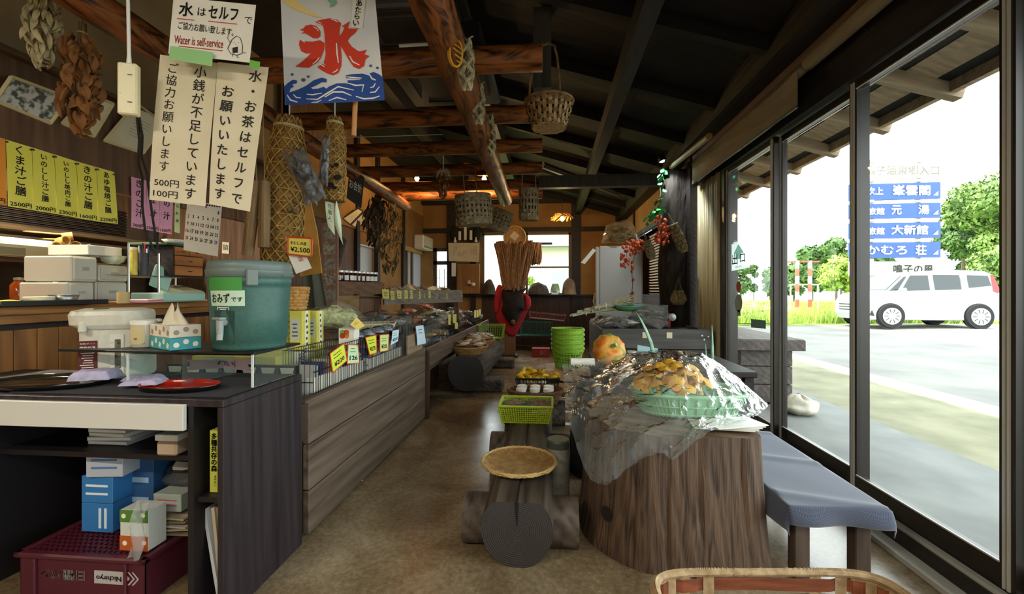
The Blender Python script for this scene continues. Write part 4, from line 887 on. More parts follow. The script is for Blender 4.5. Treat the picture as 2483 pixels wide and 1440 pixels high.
# canister and tissue boxes on the riser
t = thing('snack_tub', 'clear plastic tub with a beige label beside the pot', 'tub', (at(366, 838, Z=Zt).x, 1.80, Zt))
MB().lathe([(.042, 0), (.045, .004), (.045, .10), (.043, .105)], 24, cap0=True).build('tub', mt('tub plastic', '#d8d4c4', .25, trans=.3), t, smooth=True)
MB().lathe([(.047, .10), (.048, .118), (.04, .122), (0, .122)], 24).build('lid', white_pl, t)
MB().grid(lambda u, v: V(math.cos(R(-130 + 90 * u)) * .0458, math.sin(R(-130 + 90 * u)) * .0458, .015 + .08 * v), 8, 1).build('label', mt('beige label', '#c9b98c', .6, '#8c6a4a', sc=40, lo=.6, hi=.62), t)
def tissue(label, z, ca, cb, tuft):
    t = thing('tissue_box', label, 'tissue box', (at(448, 838, Z=Zt).x + .018, 1.78, Zt + z), R(-28), group='tissue boxes beside the jug')
    m_ = mt(label[:20], ca, .6)
    MB().rbox((0, 0, .026), (.22, .115, .052), .002).build('box', m_, t)
    fm = mt(label[:18] + 'f', cb, .6)
    for k in range(5):
        x = -.08 + k * .042; f = MB()
        for q in range(4):
            a = q * math.pi / 2 + .4; f.lathe([(.0065, 0), (.0065, .0004)], 8, (math.cos(a) * .007 + 0, math.sin(a) * .007, 0), cap1=True)
        f.build('flower', fm, t, loc=(x, -.0578, .02 + .016 * (k % 2)), rot=(R(90), 0, 0), kind='stuff')
    for k in range(3): MB().lathe([(.011, 0), (.011, .0006)], 10, cap1=True).build('flower', fm, t, loc=(.1105, -.035 + k * .035, .022 + .012 * (k % 2)), rot=(0, R(90), 0))
    if tuft:
        def tf(u, v): a = u * 2 * math.pi; r_ = .05 * (1 - v * .75) * (1 + .35 * math.sin(3 * a + v * 3)); return V(r_ * math.cos(a) * 1.3, r_ * math.sin(a) * .7, .052 + .075 * v + .02 * v * math.sin(2 * a))
        MB().grid(tf, 28, 8, True).build('tissue', mt('soft tissue', '#d6cdb8', .95), t, smooth=True)
    return t
tissue('turquoise tissue box with white flowers, lower of two beside the jug', 0, '#3c9aa0', '#e6e4dc', False)
tissue('white tissue box with beige flowers and pulled tissue, upper of two', .053, '#d9d5c8', '#a88a6a', True)
# trays and folded cloths
def tray(name, label, p, rx_, ry_, m_in, m_out, ang=0):
    t = thing(name, label, 'tray', (p.x, p.y, Zm), ang)
    MB().lathe([(0, .003), (.93, .003), (.97, .006), (1.0, .02)], 48, sx=rx_, sy=ry_).build('dish', m_in, t, smooth=True)
    MB().lathe([(1.0, .02), (1.005, .018), (.97, .001), (.9, 0), (0, 0)], 48, sx=rx_, sy=ry_).build('outer_rim', m_out, t, smooth=True)
    for k in (0,): pass
    return t
lacq = mt('black lacquer', '#0e0d0f', .12); redl = mt('red lacquer', '#9c2416', .14)
p = on(185, 924, Zd); tray('lacquer_tray', 'large black lacquer tray at the left of the desk', V(p.x - .02, 1.70, 0), .245, .15, mt('dark olive lacquer', '#2a2418', .1), lacq)
p = on(500, 926, Zd); tray('lacquer_tray', 'oval red lacquer tray with a black underside on the desk mat', V(p.x + .01, 1.665, 0), .165, .095, redl, lacq)
lav = mt('lavender towel', '#a09ab8', .95, '#b5aecb', sc=30, bump=.15)
def towel(label, p, w, d, ang, h, sd, z=0):
    def f(u, v):
        e = min(u, 1 - u, v, 1 - v); z_ = h * min(1, e * 9) ** .5 + .006 * noise.noise(V(u * 4 + sd, v * 4, 0))
        return V((u - .5) * w * (1 + .06 * noise.noise(V(v * 3, sd, 1))), (v - .5) * d * (1 + .08 * noise.noise(V(u * 3, sd, 2))), max(.001, z_))
    b = MB().grid(f, 24, 18); o = b.build('folded_towel', lav, loc=(p.x, p.y, Zm + .022 + z), rot=(0, 0, ang), smooth=True)
    return tag(o, label, 'towel', 'lavender towels on the desk')
towel('lavender towel folded in a peak at the left of the three', V(at(305, 915, Z=Zm).x, 1.72, 0), .15, .11, .35, .038, 1.0, .0)
towel('flat lavender towel, middle of the three on the desk', V(at(375, 915, Z=Zm).x + .01, 1.80, 0), .14, .09, .1, .02, 4.0, -.02)
towel('flat lavender towel nearest the red tray', V(at(398, 926, Z=Zm).x - .012, 1.695, 0), .14, .1, .25, .018, 8.0, -.012)
# pink paper fish pennant behind the acrylic
C = [at(446, 868, Y=1.93), at(622, 866, Y=1.93), at(622, 898, Y=1.93), at(450, 892, Y=1.93)]
t = thing('pink_pennant', 'pink paper ribbon pennant with brush marks behind the clear riser', 'pennant', (C[0] + C[1] + C[2] + C[3]) / 4); L0 = t.location
P_ = [at(*q, Y=1.93) - L0 for q in ((447, 872), (463, 880), (452, 898), (540, 892), (612, 900), (600, 884), (622, 866), (540, 874))]
MB().poly([p for p in P_]).build('paper', mt('dusty pink paper', '#c9a0a0', .8), t)
b = MB()
for s_ in ([(529, 876), (536, 874), (533, 883), (527, 884)], ): b.poly([at(*q, Y=1.925) - L0 for q in s_])
for s_ in ([(539, 877), (546, 876), (545, 884)], [(551, 876), (551, 886), (556, 886)], [(562, 878), (566, 884)], [(569, 876), (570, 890)]): b.tube([at(*q, Y=1.925) - L0 for q in s_], .002, 4)
b.build('lettering', ink, t, kind='stuff')
# ---- under the desk
def bk(label, c, s_, ca, rz=0, group=None, name='book', title=None, tm=None, cat='book', grp=None):
    t = thing(name, label, cat, c, rz, group=grp)
    MB().box((0, 0, s_[2] / 2), s_).build('cover', mt('cover ' + ca, ca, .55), t)
    return t
zf = .571 + .002
dD = lambda px, Y: at(px, 900, Y=Y).x
for k, (c, w_) in enumerate((('#8c8a8c', .19), ('#a9a39c', .195), ('#b9b2aa', .185), ('#8a7f80', .19), ('#3f6fa8', .185))):
    t = bk(['grey booklet at the bottom of the shelf stack', 'pale booklet second from the bottom of the shelf stack', 'cream booklet in the middle of the shelf stack', 'mauve-grey booklet second from the top of the shelf stack', 'blue-covered booklet on top of the shelf stack'][k], (dD(283, 1.78), 1.82, zf + k * .0172), (w_, .16, .017), c, .1 * math.sin(k * 2), grp='booklets stacked in the desk')
    MB().box((-.0, -.0805, .0085), (w_ * .96, .002, .011)).build('pages', white_p, t)
t = thing('paper_packet', 'beige paper packet beside the divider on the desk shelf', 'packet', (dD(432, 1.7), 1.72, zf)); MB().rbox((0, 0, .03), (.09, .16, .06), .008).build('wrap', mt('kraft beige', '#b09a80', .7), t); MB().rbox((0, 0, .074), (.1, .16, .026), .003).build('top_pad', white_p, t)
zc_ = .20
# burgundy bread crate
cr = thing('bread_crate', 'burgundy plastic bread crate with white upside-down lettering on the floor', 'crate', (dD(262, 1.70) + .015, 1.76, 0.002))
cm_ = mt('burgundy plastic', '#4d1a26', .4); cw, cd_, chh = .55, .36, .19
for s_ in (-1, 1):
    MB().rbox((0, s_ * (cd_ / 2 - .006), chh / 2 - .01), (cw, .012, chh - .02), .003).build('long_side', cm_, cr)
    MB().rbox((s_ * (cw / 2 - .006), 0, chh / 2 - .01), (.012, cd_, chh - .02), .003).build('short_side', cm_, cr)
    MB().rbox((0, s_ * (cd_ / 2), chh - .012), (cw + .03, .03, .022), .006).build('rim', cm_, cr)
    MB().rbox((s_ * cw / 2, 0, chh - .012), (.03, cd_ + .03, .022), .006).build('rim', cm_, cr)
b = MB()
for k in range(22): b.box((-cw / 2 + .02 + k * .0243, 0, chh - .008), (.006, cd_ - .03, .008))
for k in range(14): b.box((0, -cd_ / 2 + .02 + k * .0246, chh - .008), (cw - .03, .006, .008))
b.build('grid_top', cm_, cr, kind='stuff')
for x in (-.2, .2): MB().rbox((x, -cd_ / 2 - .006, .09), (.012, .012, .15), .003).build('rib', cm_, cr)
b = MB(); b.T = tr(0, -cd_ / 2 - .0015, .105) @ rot(90, 0, 0) @ rot(0, 0, 180)
b.text('日糧パン', .02 + .06, 0, .042, w=.2, bold=.02); b.build('lettering', mt('crate white', '#a9a3a0', .6), cr, kind='stuff')
b = MB(); b.T = tr(0, -cd_ / 2 - .001, .105) @ rot(90, 0, 0) @ rot(0, 0, 180)
b.poly([(-.06, .026, .001), (-.19, .026, .001), (-.215, 0, .001), (-.19, -.026, .001), (-.06, -.026, .001)]); pl_ = b.build('logo_plate', MATS['crate white'], cr)
b = MB(); b.T = tr(0, -cd_ / 2 - .0025, .105) @ rot(90, 0, 0) @ rot(0, 0, 180); b.text('Nichiryo', -.125, 0, .026, w=.11, bold=.02); b.build('lettering', cm_, pl_, kind='stuff')
b = MB(); b.T = tr(0, -cd_ / 2 - .001, .105) @ rot(90, 0, 0) @ rot(0, 0, 180)
for k in range(2): x = -.205 - k * .018; b.poly([(x, .026, .001), (x - .008, .026, .001), (x - .032, 0, .001), (x - .008, -.026, .001), (x, -.026, .001), (x - .024, 0, .001)])
b.build('chevron', MATS['crate white'], cr, kind='stuff')
def carton(label, px, Y, z, s_, ca, cb, rz=0, bars=2, vert=False, nm='carton', grp='cartons in the desk'):
    t = thing(nm, label, 'box', (dD(px, Y), Y + s_[1] / 2, z), rz, group=grp)
    MB().rbox((0, 0, s_[2] / 2), s_, .002).build('box', mt('card ' + ca, ca, .55), t)
    for k in range(bars):
        zz = s_[2] * (.35 + .3 * k)
        MB().box((0 if not vert else s_[0] * (.1 + .18 * k), -s_[1] / 2 - .0008, zz if not vert else s_[2] / 2), (s_[0] * .7, .001, s_[2] * .08) if not vert else (s_[0] * .08, .001, s_[2] * .7)).build('print_bar', mt('print ' + cb, cb, .6), t)
    return t
zc_ = .192
carton('bright blue carton lying at the bottom of the glove-box stack', 235, 1.73, zc_, (.15, .16, .125), '#2f72b0', '#d8e2ea', vert=True)
carton('bright blue carton in the middle of the glove-box stack', 235, 1.73, zc_ + .127, (.15, .16, .118), '#2f72b0', '#d8e2ea')
carton('white and grey carton on top of the glove-box stack', 247, 1.72, zc_ + .247, (.155, .17, .115), '#a9adb5', '#4a6ea8', rz=.12)
carton('dark blue carton tucked behind the white one', 335, 1.82, zc_, (.15, .1, .30), '#27507f', '#8fb0cf')
t = carton('green, white and orange flowered tissue box stood upright', 325, 1.62, zc_, (.125, .085, .165), '#c9ccc4', '#3f7d32', bars=0, nm='tissue_carton')
MB().box((0, -.0432, .14), (.125, .001, .05)).build('green_band', mt('band green', '#4d7a2c', .6), t); MB().box((0, -.0432, .03), (.125, .001, .06)).build('orange_band', mt('band orange', '#b5551f', .6), t)
for x, z in ((-.045, .14), (.04, .145), (-.04, .03), (.045, .035)): MB().lathe([(.010, 0), (.010, .0008)], 8, cap1=True).build('flower', white_p, t, loc=(x, -.0436, z), rot=(R(90), 0, 0))
t = thing('plastic_wrap', 'crumpled clear plastic strip leaning on the flowered tissue box', 'wrapper', (dD(335, 1.58) - .0, 1.60, zc_))
MB().grid(lambda u, v: V((u - .5) * .055 + .025 * v - .01, -.03 + .012 * math.sin(u * 6 + v * 7) + .01 * v, .22 * v), 6, 14).build('film', clear('film', '#f0f4f8', .3, .1, haze=.35, bump=.5), t, smooth=True)
carton('pale grey printed box behind the flowered tissue box', 405, 1.74, zc_ + .1, (.13, .12, .075), '#9aa39c', '#b55a5a', nm='small_box')
for k in range(5):
    o = MB().box((0, 0, 0), (.19 - .01 * k, .14, .008)).build('envelope', mt(f'env{k%3}', ('#8c7a5c', '#b5a88a', '#c9c2b0')[k % 3], .8), loc=(dD(410, 1.74), 1.80, zc_ + .006 + k * .017), rot=(0, R((-1) ** k * 1.5), U(-.15, .15))); tag(o, ['brown', 'tan', 'cream', 'brown', 'tan'][k] + ' thick envelope, ' + ['bottom', 'second', 'middle', 'fourth', 'top'][k] + ' one of the pile on the bread crate', 'envelope', 'envelopes on the bread crate')
t = thing('dark_bag', 'crumpled dark translucent plastic bag above the grey box', 'bag', (dD(418, 1.78), 1.86, zc_ + .176))
MB().grid(lambda u, v: (lambda a, r_: V(r_ * math.cos(a) * .11, r_ * math.sin(a) * .05, .10 * math.sin(v * math.pi / 2)))(u * 2 * math.pi, math.cos(v * math.pi / 2) * (1 + .2 * noise.noise(V(u * 9, v * 6, 0)))), 28, 10, True).build('bag', mt('grey film', '#3a3c40', .25), t)
MB().box((.0, -.03, .085), (.06, .03, .02), rot(30, 10, 20)).build('label', white_p, t)
# narrow bay: upright books and papers
t = thing('upright_book', 'yellow-spined book with black title standing in the narrow bay', 'book', (dD(514, 1.56), 1.58, .467))
MB().box((0, .06, .12), (.042, .13, .24)).build('cover', mt('book yellow', '#b9bb4a', .5), t); b = MB(); b.T = tr(0, -.0055, 0) @ rot(90, 0, 0)
b.vtext('多種共存の森', -.003, .218, .026, .025, bold=.03, jit=.01); b.vtext('清和研二', .002, .062, .010, .011, jit=0); b.build('lettering', ink, t, kind='stuff')
t = thing('upright_book', 'slim white-spined book beside the yellow one in the narrow bay', 'book', (dD(535, 1.56), 1.58, .467)); MB().box((0, .06, .126), (.018, .13, .25)).build('cover', mt('book mauve', '#8d8494', .5), t); MB().box((0, -.0055, .12), (.014, .001, .22)).build('spine', white_p, t)
for k, (px, c, tl_) in enumerate(((497, '#c3c4c8', -10), (511, '#b5a98c', -6), (520, '#a99a78', -4), (528, '#cbbf9c', -3))):
    t = thing('magazine', ['white magazine leaning at the left of the lower narrow bay', 'tan magazine second in the lower narrow bay', 'brown magazine third in the lower narrow bay', 'cream magazine at the right of the lower narrow bay'][k], 'magazine', (dD(px, 1.56) + .012, 1.6, .004), group='magazines in the narrow bay')
    MB().box((0, .08, .20), (.013, .2, .40), rot(0, tl_, 0)).build('cover', mt('mag ' + c, c, .6), t)
# ================================================================== GOODS ON THE LEFT DISPLAY
ORD = 'first second third fourth fifth sixth seventh eighth ninth tenth eleventh twelfth thirteenth fourteenth fifteenth sixteenth seventeenth eighteenth nineteenth twentieth'.split()
KN = {'brown': 'brown', 'cream': 'cream-coloured', 'green': 'green', 'dark': 'dark', 'pale': 'pale grey', 'red': 'reddish', 'gold': 'golden', 'purple': 'purplish'}
film = clear('cellophane', '#fdfefd', .1, .1, haze=.10, bump=.5)
def pillow(w, d, h, sd=0, n=12, lump=.25):
    b = MB()
    for sgn in (1, -1):
        b.grid(lambda u, v: V((u - .5) * w, (v - .5) * d, sgn * h / 2 * (max(0, math.sin(math.pi * u)) * max(0, math.sin(math.pi * v))) ** .5 * (1 + lump * noise.noise(V(u * 5 + sd, v * 5, sgn + sd)))), n, n)
    return b
PK = {}
def packet(kind, loc, rz, label, group, s_=1.0, rx=0, ry=0, cat='packet'):
    """clear packet with contents; one prototype per kind, copies share meshes"""
    cols = {'brown': ('#5a3d22', '#8f6a3c'), 'cream': ('#c9b98c', '#e2d6b4'), 'green': ('#55683a', '#8a9a5c'), 'dark': ('#241c18', '#4a3a2c'), 'pale': ('#b9b4a4', '#dedad0'), 'red': ('#8a2f22', '#c2582f'), 'gold': ('#a5742a', '#d8a848'), 'purple': ('#3c2434', '#6a4458')}[kind]
    if kind not in PK:
        m_ = mt('contents ' + kind, cols[0], .7, cols[1], sc=45, bump=.6)
        PK[kind] = (pillow(.15, .11, .045, hash(kind) % 7 if False else len(PK) * 1.7, 10, .5).build('contents', m_).data, pillow(.2, .145, .062, len(PK) * 2.3, 12, .35).build('film', film).data)
        for o in [o for o in COL.objects if o.data in PK[kind]]: bpy.data.objects.remove(o)
    t = thing('food_packet', label, cat, loc, rz, group, rx, ry); t.scale = (s_,) * 3
    link('contents', PK[kind][0], t); link('film', PK[kind][1], t); return t
bkw = mt('black wire', '#101214', .4, metal=.3)
def wire_front(name, label, y0, y1, x, z0, z1, dep, mat, pitch=.024, group=None, lean=0.0):
    """open wire basket: front, back and sides, each wire real"""
    t = thing(name, label, 'wire basket', (x, (y0 + y1) / 2, z0), group=group); L_ = y1 - y0; h = z1 - z0
    for px_s, nm in ((0, 'front_grid'), (-dep, 'back_grid')):
        b = MB(); n = max(3, int(L_ / pitch))
        for k in range(n + 1):
            y = -L_ / 2 + L_ * k / n; b.tube([(px_s, y, 0), (px_s + lean * (1 if px_s == 0 else 0), y, h)], .0022, 4, False)
        for q in (0, .33, .66, 1): b.tube([(px_s + lean * q * (1 if px_s == 0 else 0), -L_ / 2, h * q), (px_s + lean * q * (1 if px_s == 0 else 0), L_ / 2, h * q)], .003, 4)
        b.build(nm, mat, t, kind='stuff')
    b = MB()
    for y in (-L_ / 2, L_ / 2):
        for k in range(int(dep / .03) + 1): b.tube([(-dep + k * .03, y, 0), (-dep + k * .03, y, h)], .0022, 4, False)
        for q in (0, .5, 1): b.tube([(0, y, h * q), (-dep, y, h * q)], .003, 4)
    b.build('end_grids', mat, t, kind='stuff')
    MB().box((-dep / 2, 0, .004), (dep, L_, .004)).build('tray_floor', black_pl, t)
    return t
zdk = .592
wb1 = wire_front('wire_basket', 'black wire basket nearest the desk, full of upright pale packets', 2.2, 2.86, -1.255, zdk, .93, .17, bkw)
wb2 = wire_front('wire_basket', 'black wire basket beside the plain wood board on the display stand', 2.90, 3.62, -1.255, zdk, .88, .17, bkw)
# upright sachets in the two baskets
cols = ['#c9c6bc', '#3a3f6a', '#d6cfa8', '#8fa0b0', '#b04a3a', '#e0ded6', '#2c3440', '#c9b86a']
for wbn, (y0, y1, lab) in enumerate(((2.24, 2.83, 'sachet from the near end of the wire basket nearest the desk'), (2.94, 3.59, 'sachet from the near end of the wire basket by the wood board'))):
    for k in range(18):
        y = y0 + (y1 - y0) * k / 17; t = thing('sachet', f'{ORD[k]} {lab}', 'sachet', (-1.34, y, zdk + .007), U(-.06, .06), group=['sachets in the near wire basket', 'sachets in the farther wire basket'][wbn])
        c = cols[(k * 3 + wbn) % 8]; MB().box((0, 0, .125), (.13, .012, .25 - .02 * (k % 3)), rot(0, 0, 0)).build('pouch', mt('pouch ' + c, c, .4), t)
        MB().box((.05, -.0, .12), (.042, .0135, .12)).build('print', mt('pouch print', '#e6e2d4', .5), t)
# yellow cartons with white striped ends (near end, against the jug)
yc = mt('citron card', '#c3bb4a', .55, '#cfc75c', sc=12); strp = mt('carton stripe', '#e0dcc8', .55)
def ycarton(label, x, y, z, w, d, h, rz, marks=True, grp='yellow cartons on the display'):
    t = thing('gift_carton', label, 'carton', (x, y, z), rz, group=grp)
    MB().rbox((0, 0, h / 2), (w, d, h), .002).build('box', yc, t)
    MB().box((w / 2 + .001, 0, h / 2), (.002, d * .34, h * .98)).build('white_stripe', strp, t)
    MB().box((-w * .05, -d / 2 - .001, h * .52), (w * .66, .002, h * .56)).build('front_label', mt('carton label', '#b9bcb4', .6), t)
    b = MB()
    for k in range(6): b.box((w / 2 + .003, U(-.006, .006), h * (.12 + .15 * k)), (.001, d * .16, h * .07), rot(U(-30, 30), 0, 0))
    for k in range(4): b.box((-w * .05, -d / 2 - .003, h * (.36 + .1 * k)), (w * U(.25, .5), .001, h * .03))
    b.build('print', mt('carton ink', '#3a3c3a', .6), t, kind='stuff'); return t
for k in range(5):
    ycarton(['low yellow carton at the bottom of the near display corner', 'low yellow carton second from the bottom of the near corner', 'low yellow carton in the middle of the near corner pile', 'low yellow carton fourth from the bottom of the near corner', 'low yellow carton on top of the near corner pile'][k], -1.70, 2.44, zdk + .001 + k * .061, .48, .5, .06, .0)
ycarton('yellow carton standing at the left of the carton group behind the jug', -1.66, 2.46, .90, .2, .075, .23, .1)
ycarton('yellow carton, second of the upright group, white stripe to the aisle', -1.51, 2.50, .90, .075, .11, .23, .1)
ycarton('yellow carton, third of the upright group nearest the fruit box', -1.485, 2.63, .90, .06, .09, .225, .05)
# hourglass-labelled packs facing the desk, in two rows
for r_ in range(2):
    for k in range(7):
        x = -2.0 + k * .105; t = thing('strap_pack', f'{ORD[k]} black strapped pack from the left, ' + ['lower yellow-labelled row', 'upper white-labelled row'][r_] + ' behind the riser', 'pack', (x, 2.165, zdk + .002 + r_ * .135), group=['strapped packs, lower row', 'strapped packs, upper row'][r_])
        MB().box((0, 0, .065), (.098, .03, .128)).build('black_wrap', black_pl, t)
        P_ = [(-.038, .012), (.038, .012), (.026, .065), (.038, .118), (-.038, .118), (-.026, .065)]
        MB().prism([(a, -.016, b_) for a, b_ in P_], (0, -.002, 0)).build('label', strp if r_ else yc, t)
        b = MB()
        for q in range(3): b.box((0, -.0188, .04 + q * .02), (.03, .001, .004))
        b.build('print', MATS['carton ink'], t, kind='stuff')
t = thing('fruit_box', 'small box printed with red, orange and green fruit beside the cartons', 'box', (-1.37, 2.76, .80), .2); MB().rbox((0, 0, .055), (.1, .14, .11), .002).build('box', white_p, t)
for k, c in enumerate(('#b5302a', '#e07a22', '#7aa832', '#d84a22')): MB().lathe([(.018, 0), (.018, .001)], 12, cap1=True).build('fruit_print', mt('fruit ' + c, c, .5), t, loc=(-.025 + .025 * (k % 2), -.071, .06 + .022 * (k // 2)), rot=(R(90), 0, 0))
t.location = (-1.345, 2.80, .895)
# black packs with round clear lids
for k in range(4):
    y = 2.95 + k * .19; t = thing('dome_pack', ['black pack with a clear round dome, nearest the fruit box', 'black pack with a clear round dome, second from the fruit box', 'black pack with a clear round dome, third from the fruit box', 'black pack with a clear round dome, farthest from the fruit box'][k], 'pack', (-1.36, y, .882), group='black dome packs')
    MB().rbox((0, 0, .02), (.13, .15, .04), .006).build('tray', black_pl, t)
    MB().lathe([(.058, .04), (.056, .06), (.04, .085), (0, .092)], 18).build('dome', clear('dome', '#e8ecf0', .3, .05, haze=.15), t, smooth=True)
    MB().lathe([(.05, .041), (.02, .065), (0, .066)], 10).build('sweets', mt('sweets', '#2c3a6a', .5, '#c9ccd4', sc=60), t)
# price cards
def card(label, pts, D, mat, txt, border=None, name='price_card', grp='price cards'):
    C = [at(a, b, X=-1.243) if D < 4 else at(a, b, X=-1.205) for a, b in pts]
    def f(b, w, h):
        if txt: b.text(txt, w * .5, h * .3, h * .24, w=w * .7, bold=.02)
        for k in range(2): b.text('〜' if False else '一', w * .45, h * (.62 + .16 * k), h * .03, w=w * U(.4, .65))
    t = sheet(name, label, 'price card', C, mat, [(f, ink)], nu=3, nv=3, curl=.002, group=grp)
    if border:
        L_ = [c - t.location for c in C]
        for a, b in zip(L_, L_[1:] + L_[:1]): MB().tube([a, b], .0035, 4).build('border', border, t)
    return t
cy_ = mt('neon yellow card', '#d3dd3a', .7); cg_ = mt('mint card', '#c2dfae', .7); cb_ = mt('pale blue card', '#c6dcea', .7); rb_ = mt('red border', '#d0441f', .6)
card('neon yellow price card with red edge, largest, hung on the nearest wire basket', [(800, 857), (834, 832), (841, 874), (807, 903)], 2.42, cy_, '¥220', rb_)
card('mint price card with red edge right of the largest card', [(844, 835), (868, 836), (871, 880), (842, 882)], 2.72, cg_, '126', rb_)
card('neon yellow price card with red edge in the middle of the stand', [(886, 818), (912, 812), (913, 855), (896, 860)], 3.0, cy_, '¥270', rb_)
card('yellow-green price card with red edge, right of the middle one', [(921, 812), (943, 810), (940, 850), (921, 853)], 3.25, mt('lime card', '#cfe08a', .7), '¥320', rb_)
card('pale blue price card next to the wood board', [(952, 802), (968, 799), (965, 827), (947, 837)], 3.42, cb_, '¥250')
card('yellow and red diamond-shaped card stuck among the packets', [(849, 787), (866, 769), (885, 790), (866, 800)], 3.1, mt('amber card', '#e2c260', .7), '', None)
t = MB().rbox((-1.235, 3.86, .775), (.02, .42, .17), .003).build('wood_board', grain('plain board', '#7a6450', '#94806a', 1)); tag(t, 'plain upright wooden board closing the far end of the display stand', 'board')
card('pale blue notice with four handwritten lines beside the wood board', [(1008, 791), (1027, 788), (1033, 832), (1012, 837)], 4.15, cb_, '', None, 'shelf_notice', None)
# ---- long oblique upper shelf with jam jars and yellow tags
A, B_, Cc = at(812, 712, D=4.2), at(932, 722, D=4.95), at(1122, 735, D=6.25)
sh = thing('upper_shelf', 'raised shelf over the display with a brown then grey front board', 'shelf', (A.x, A.y, 0))
def seg(P, Q, z0, z1, name, mat, off=0.0, th=.025):
    P, Q = Vector((P.x, P.y, 0)), Vector((Q.x, Q.y, 0)); d = (Q - P).normalized(); n = V(-d.y, d.x, 0); n = n if n.x < 0 else -n
    p0, p1 = P + n * off, Q + n * off; o_ = sh.location
    b = MB(); b.prism([(p0.x - o_.x, p0.y - o_.y, z0), (p1.x - o_.x, p1.y - o_.y, z0), (p1.x - o_.x, p1.y - o_.y, z1), (p0.x - o_.x, p0.y - o_.y, z1)], n * th); return b.build(name, mat, sh)
greyb = grain('grey tag board', '#5c5248', '#7d7265', 1, .6)
zj = 1.30
seg(A, B_, 1.215, 1.345, 'front_board', brown_wood_y); seg(B_, Cc, 1.09, 1.26, 'front_board', greyb)
seg(A, B_, 1.31, 1.332, 'deck', brown_wood_y, .025, .34); seg(B_, Cc, 1.16, 1.18, 'deck', greyb, .025, .5)
for P, h in ((A, 1.4), (B_, 1.16), (Cc, 1.1)): MB().box((P.x - A.x - .1, P.y - A.y + .05, .52 + (h - .52) / 2), (.06, .06, h - .52)).build('post', brown_wood, sh)
MB().box((-.04, -.03, .95), (.1, .1, .9)).build('end_post', brown_wood, sh)
seg(A, A.lerp(B_, .55), .72, 1.2, 'side_board', grain('ochre board', '#6e5030', '#8a6a42', 1), .06)
jamm = mt('dark jam', '#2e120d', .12, '#4a1d12', sc=20); lidm = mt('jar lid', '#c9c9c4', .35, metal=.3); lblm = white_p
d = (B_ - A); d.z = 0; dn = d.normalized(); nn = V(-dn.y, dn.x, 0); nn = nn if nn.x < 0 else -nn
jar0 = None
for row in range(3):
    for k in range(11):
        p = A + d * ((k + .5 + .3 * row) / 11.6) + nn * (.075 + row * .09); p.z = 1.334
        lab = f'{ORD[k]} dark jam jar from the left in the ' + ['front', 'middle', 'back'][row] + ' row of the upper shelf'; grp = ['jam jars, front row', 'jam jars, middle row', 'jam jars, back row'][row]
        if jar0 is None:
            jar0 = thing('jam_jar', lab, 'jar', p, group=grp)
            MB().lathe([(0, 0), (.033, 0), (.036, .006), (.036, .095), (.03, .108)], 18).build('glass', jamm, jar0, smooth=True)
            MB().lathe([(.034, .104), (.034, .122), (.03, .125), (0, .125)], 18).build('lid', lidm, jar0)
            MB().grid(lambda u, v: V(math.cos(R(-95 + 80 * u)) * .0368, math.sin(R(-95 + 80 * u)) * .0368, .025 + .05 * v), 6, 1).build('label', lblm, jar0)
        else: dup(jar0, p, U(-1.2, .6), lab, grp)
# goods on the grey segment
d2 = (Cc - B_); d2.z = 0; n2 = V(-d2.y, d2.x, 0).normalized(); n2 = n2 if n2.x < 0 else -n2
kinds = ['dark', 'gold', 'brown', 'purple', 'cream', 'brown', 'dark', 'cream', 'pale', 'brown']
for k in range(20):
    p = B_ + d2 * ((k % 10 + .5) / 10) + n2 * (.1 + .17 * (k // 10)); p.z = 1.215 + .05 * (k // 10)
    packet(kinds[k % 10], p, U(0, 3), f'{ORD[k % 10]} packet from the left, {KN[kinds[k % 10]]}, ' + ['front', 'rear'][k // 10] + ' row on the grey-fronted shelf', ['packets on the grey shelf, front', 'packets on the grey shelf, rear'][k // 10], U(.9, 1.2), U(.2, .8), U(-.4, .4))
tg = mt('soft yellow tag', '#d9cf72', .75)
for k, (x0, x1, y0, y1) in enumerate(((926, 943, 701, 724), (946, 956, 705, 727), (962, 973, 704, 724), (978, 988, 703, 724), (990, 1000, 703, 724), (1010, 1019, 704, 724), (1023, 1030, 705, 723), (1032, 1044, 704, 722), (1053, 1060, 706, 723), (1078, 1084, 707, 724))):
    D = 4.93 + (6.25 - 4.93) * (x0 - 932) / 190 - .02
    nm = ['first', 'second', 'third', 'fourth', 'fifth', 'sixth', 'seventh', 'eighth', 'ninth', 'tenth'][k]
    sheet('price_tag', f'{nm} soft yellow price tag from the left on the grey shelf front', 'price tag', [at(x0, y0, D=D), at(x1, y0 + 1, D=D), at(x1 + 1, y1, D=D), at(x0 + 2, y1, D=D)], tg, [(lambda b, w, h: [b.box((w * .5, h * (.3 + .2 * q), .001), (w * .55, h * .05, .0003)) for q in range(3)] and None, ink, 'print')], nu=2, nv=3, curl=.004, group='yellow tags on the grey shelf')
# ---- heaps on the display deck
def heap(n, x0, x1, y0, y1, z0, z1, kinds, label, group, s0=.9, s1=1.25):
    for k in range(n):
        u = U(0, 1); x = x0 + (x1 - x0) * U(0, 1); y = y0 + (y1 - y0) * (k + U(0, .6)) / n
        packet(kinds[k % len(kinds)], (x, y, z0 + (z1 - z0) * (x1 - x) / max(.01, x1 - x0) + U(0, .03)), U(0, 3.1), f'{KN[kinds[k % len(kinds)]]} packet, {ORD[k]} from the near end {label}', group, U(s0, s1), U(-.4, .4), U(-.4, .4))
heap(12, -2.1, -1.58, 2.8, 3.4, .80, 1.0, ['brown', 'gold', 'cream', 'brown'], 'of the heap behind the dome packs', 'packets behind the dome packs', 1.1, 1.6)
heap(12, -2.0, -1.5, 3.4, 4.1, .86, .98, ['cream', 'gold', 'brown', 'pale'], 'of the heap by the cream basket', 'packets by the cream basket', 1.1, 1.5)
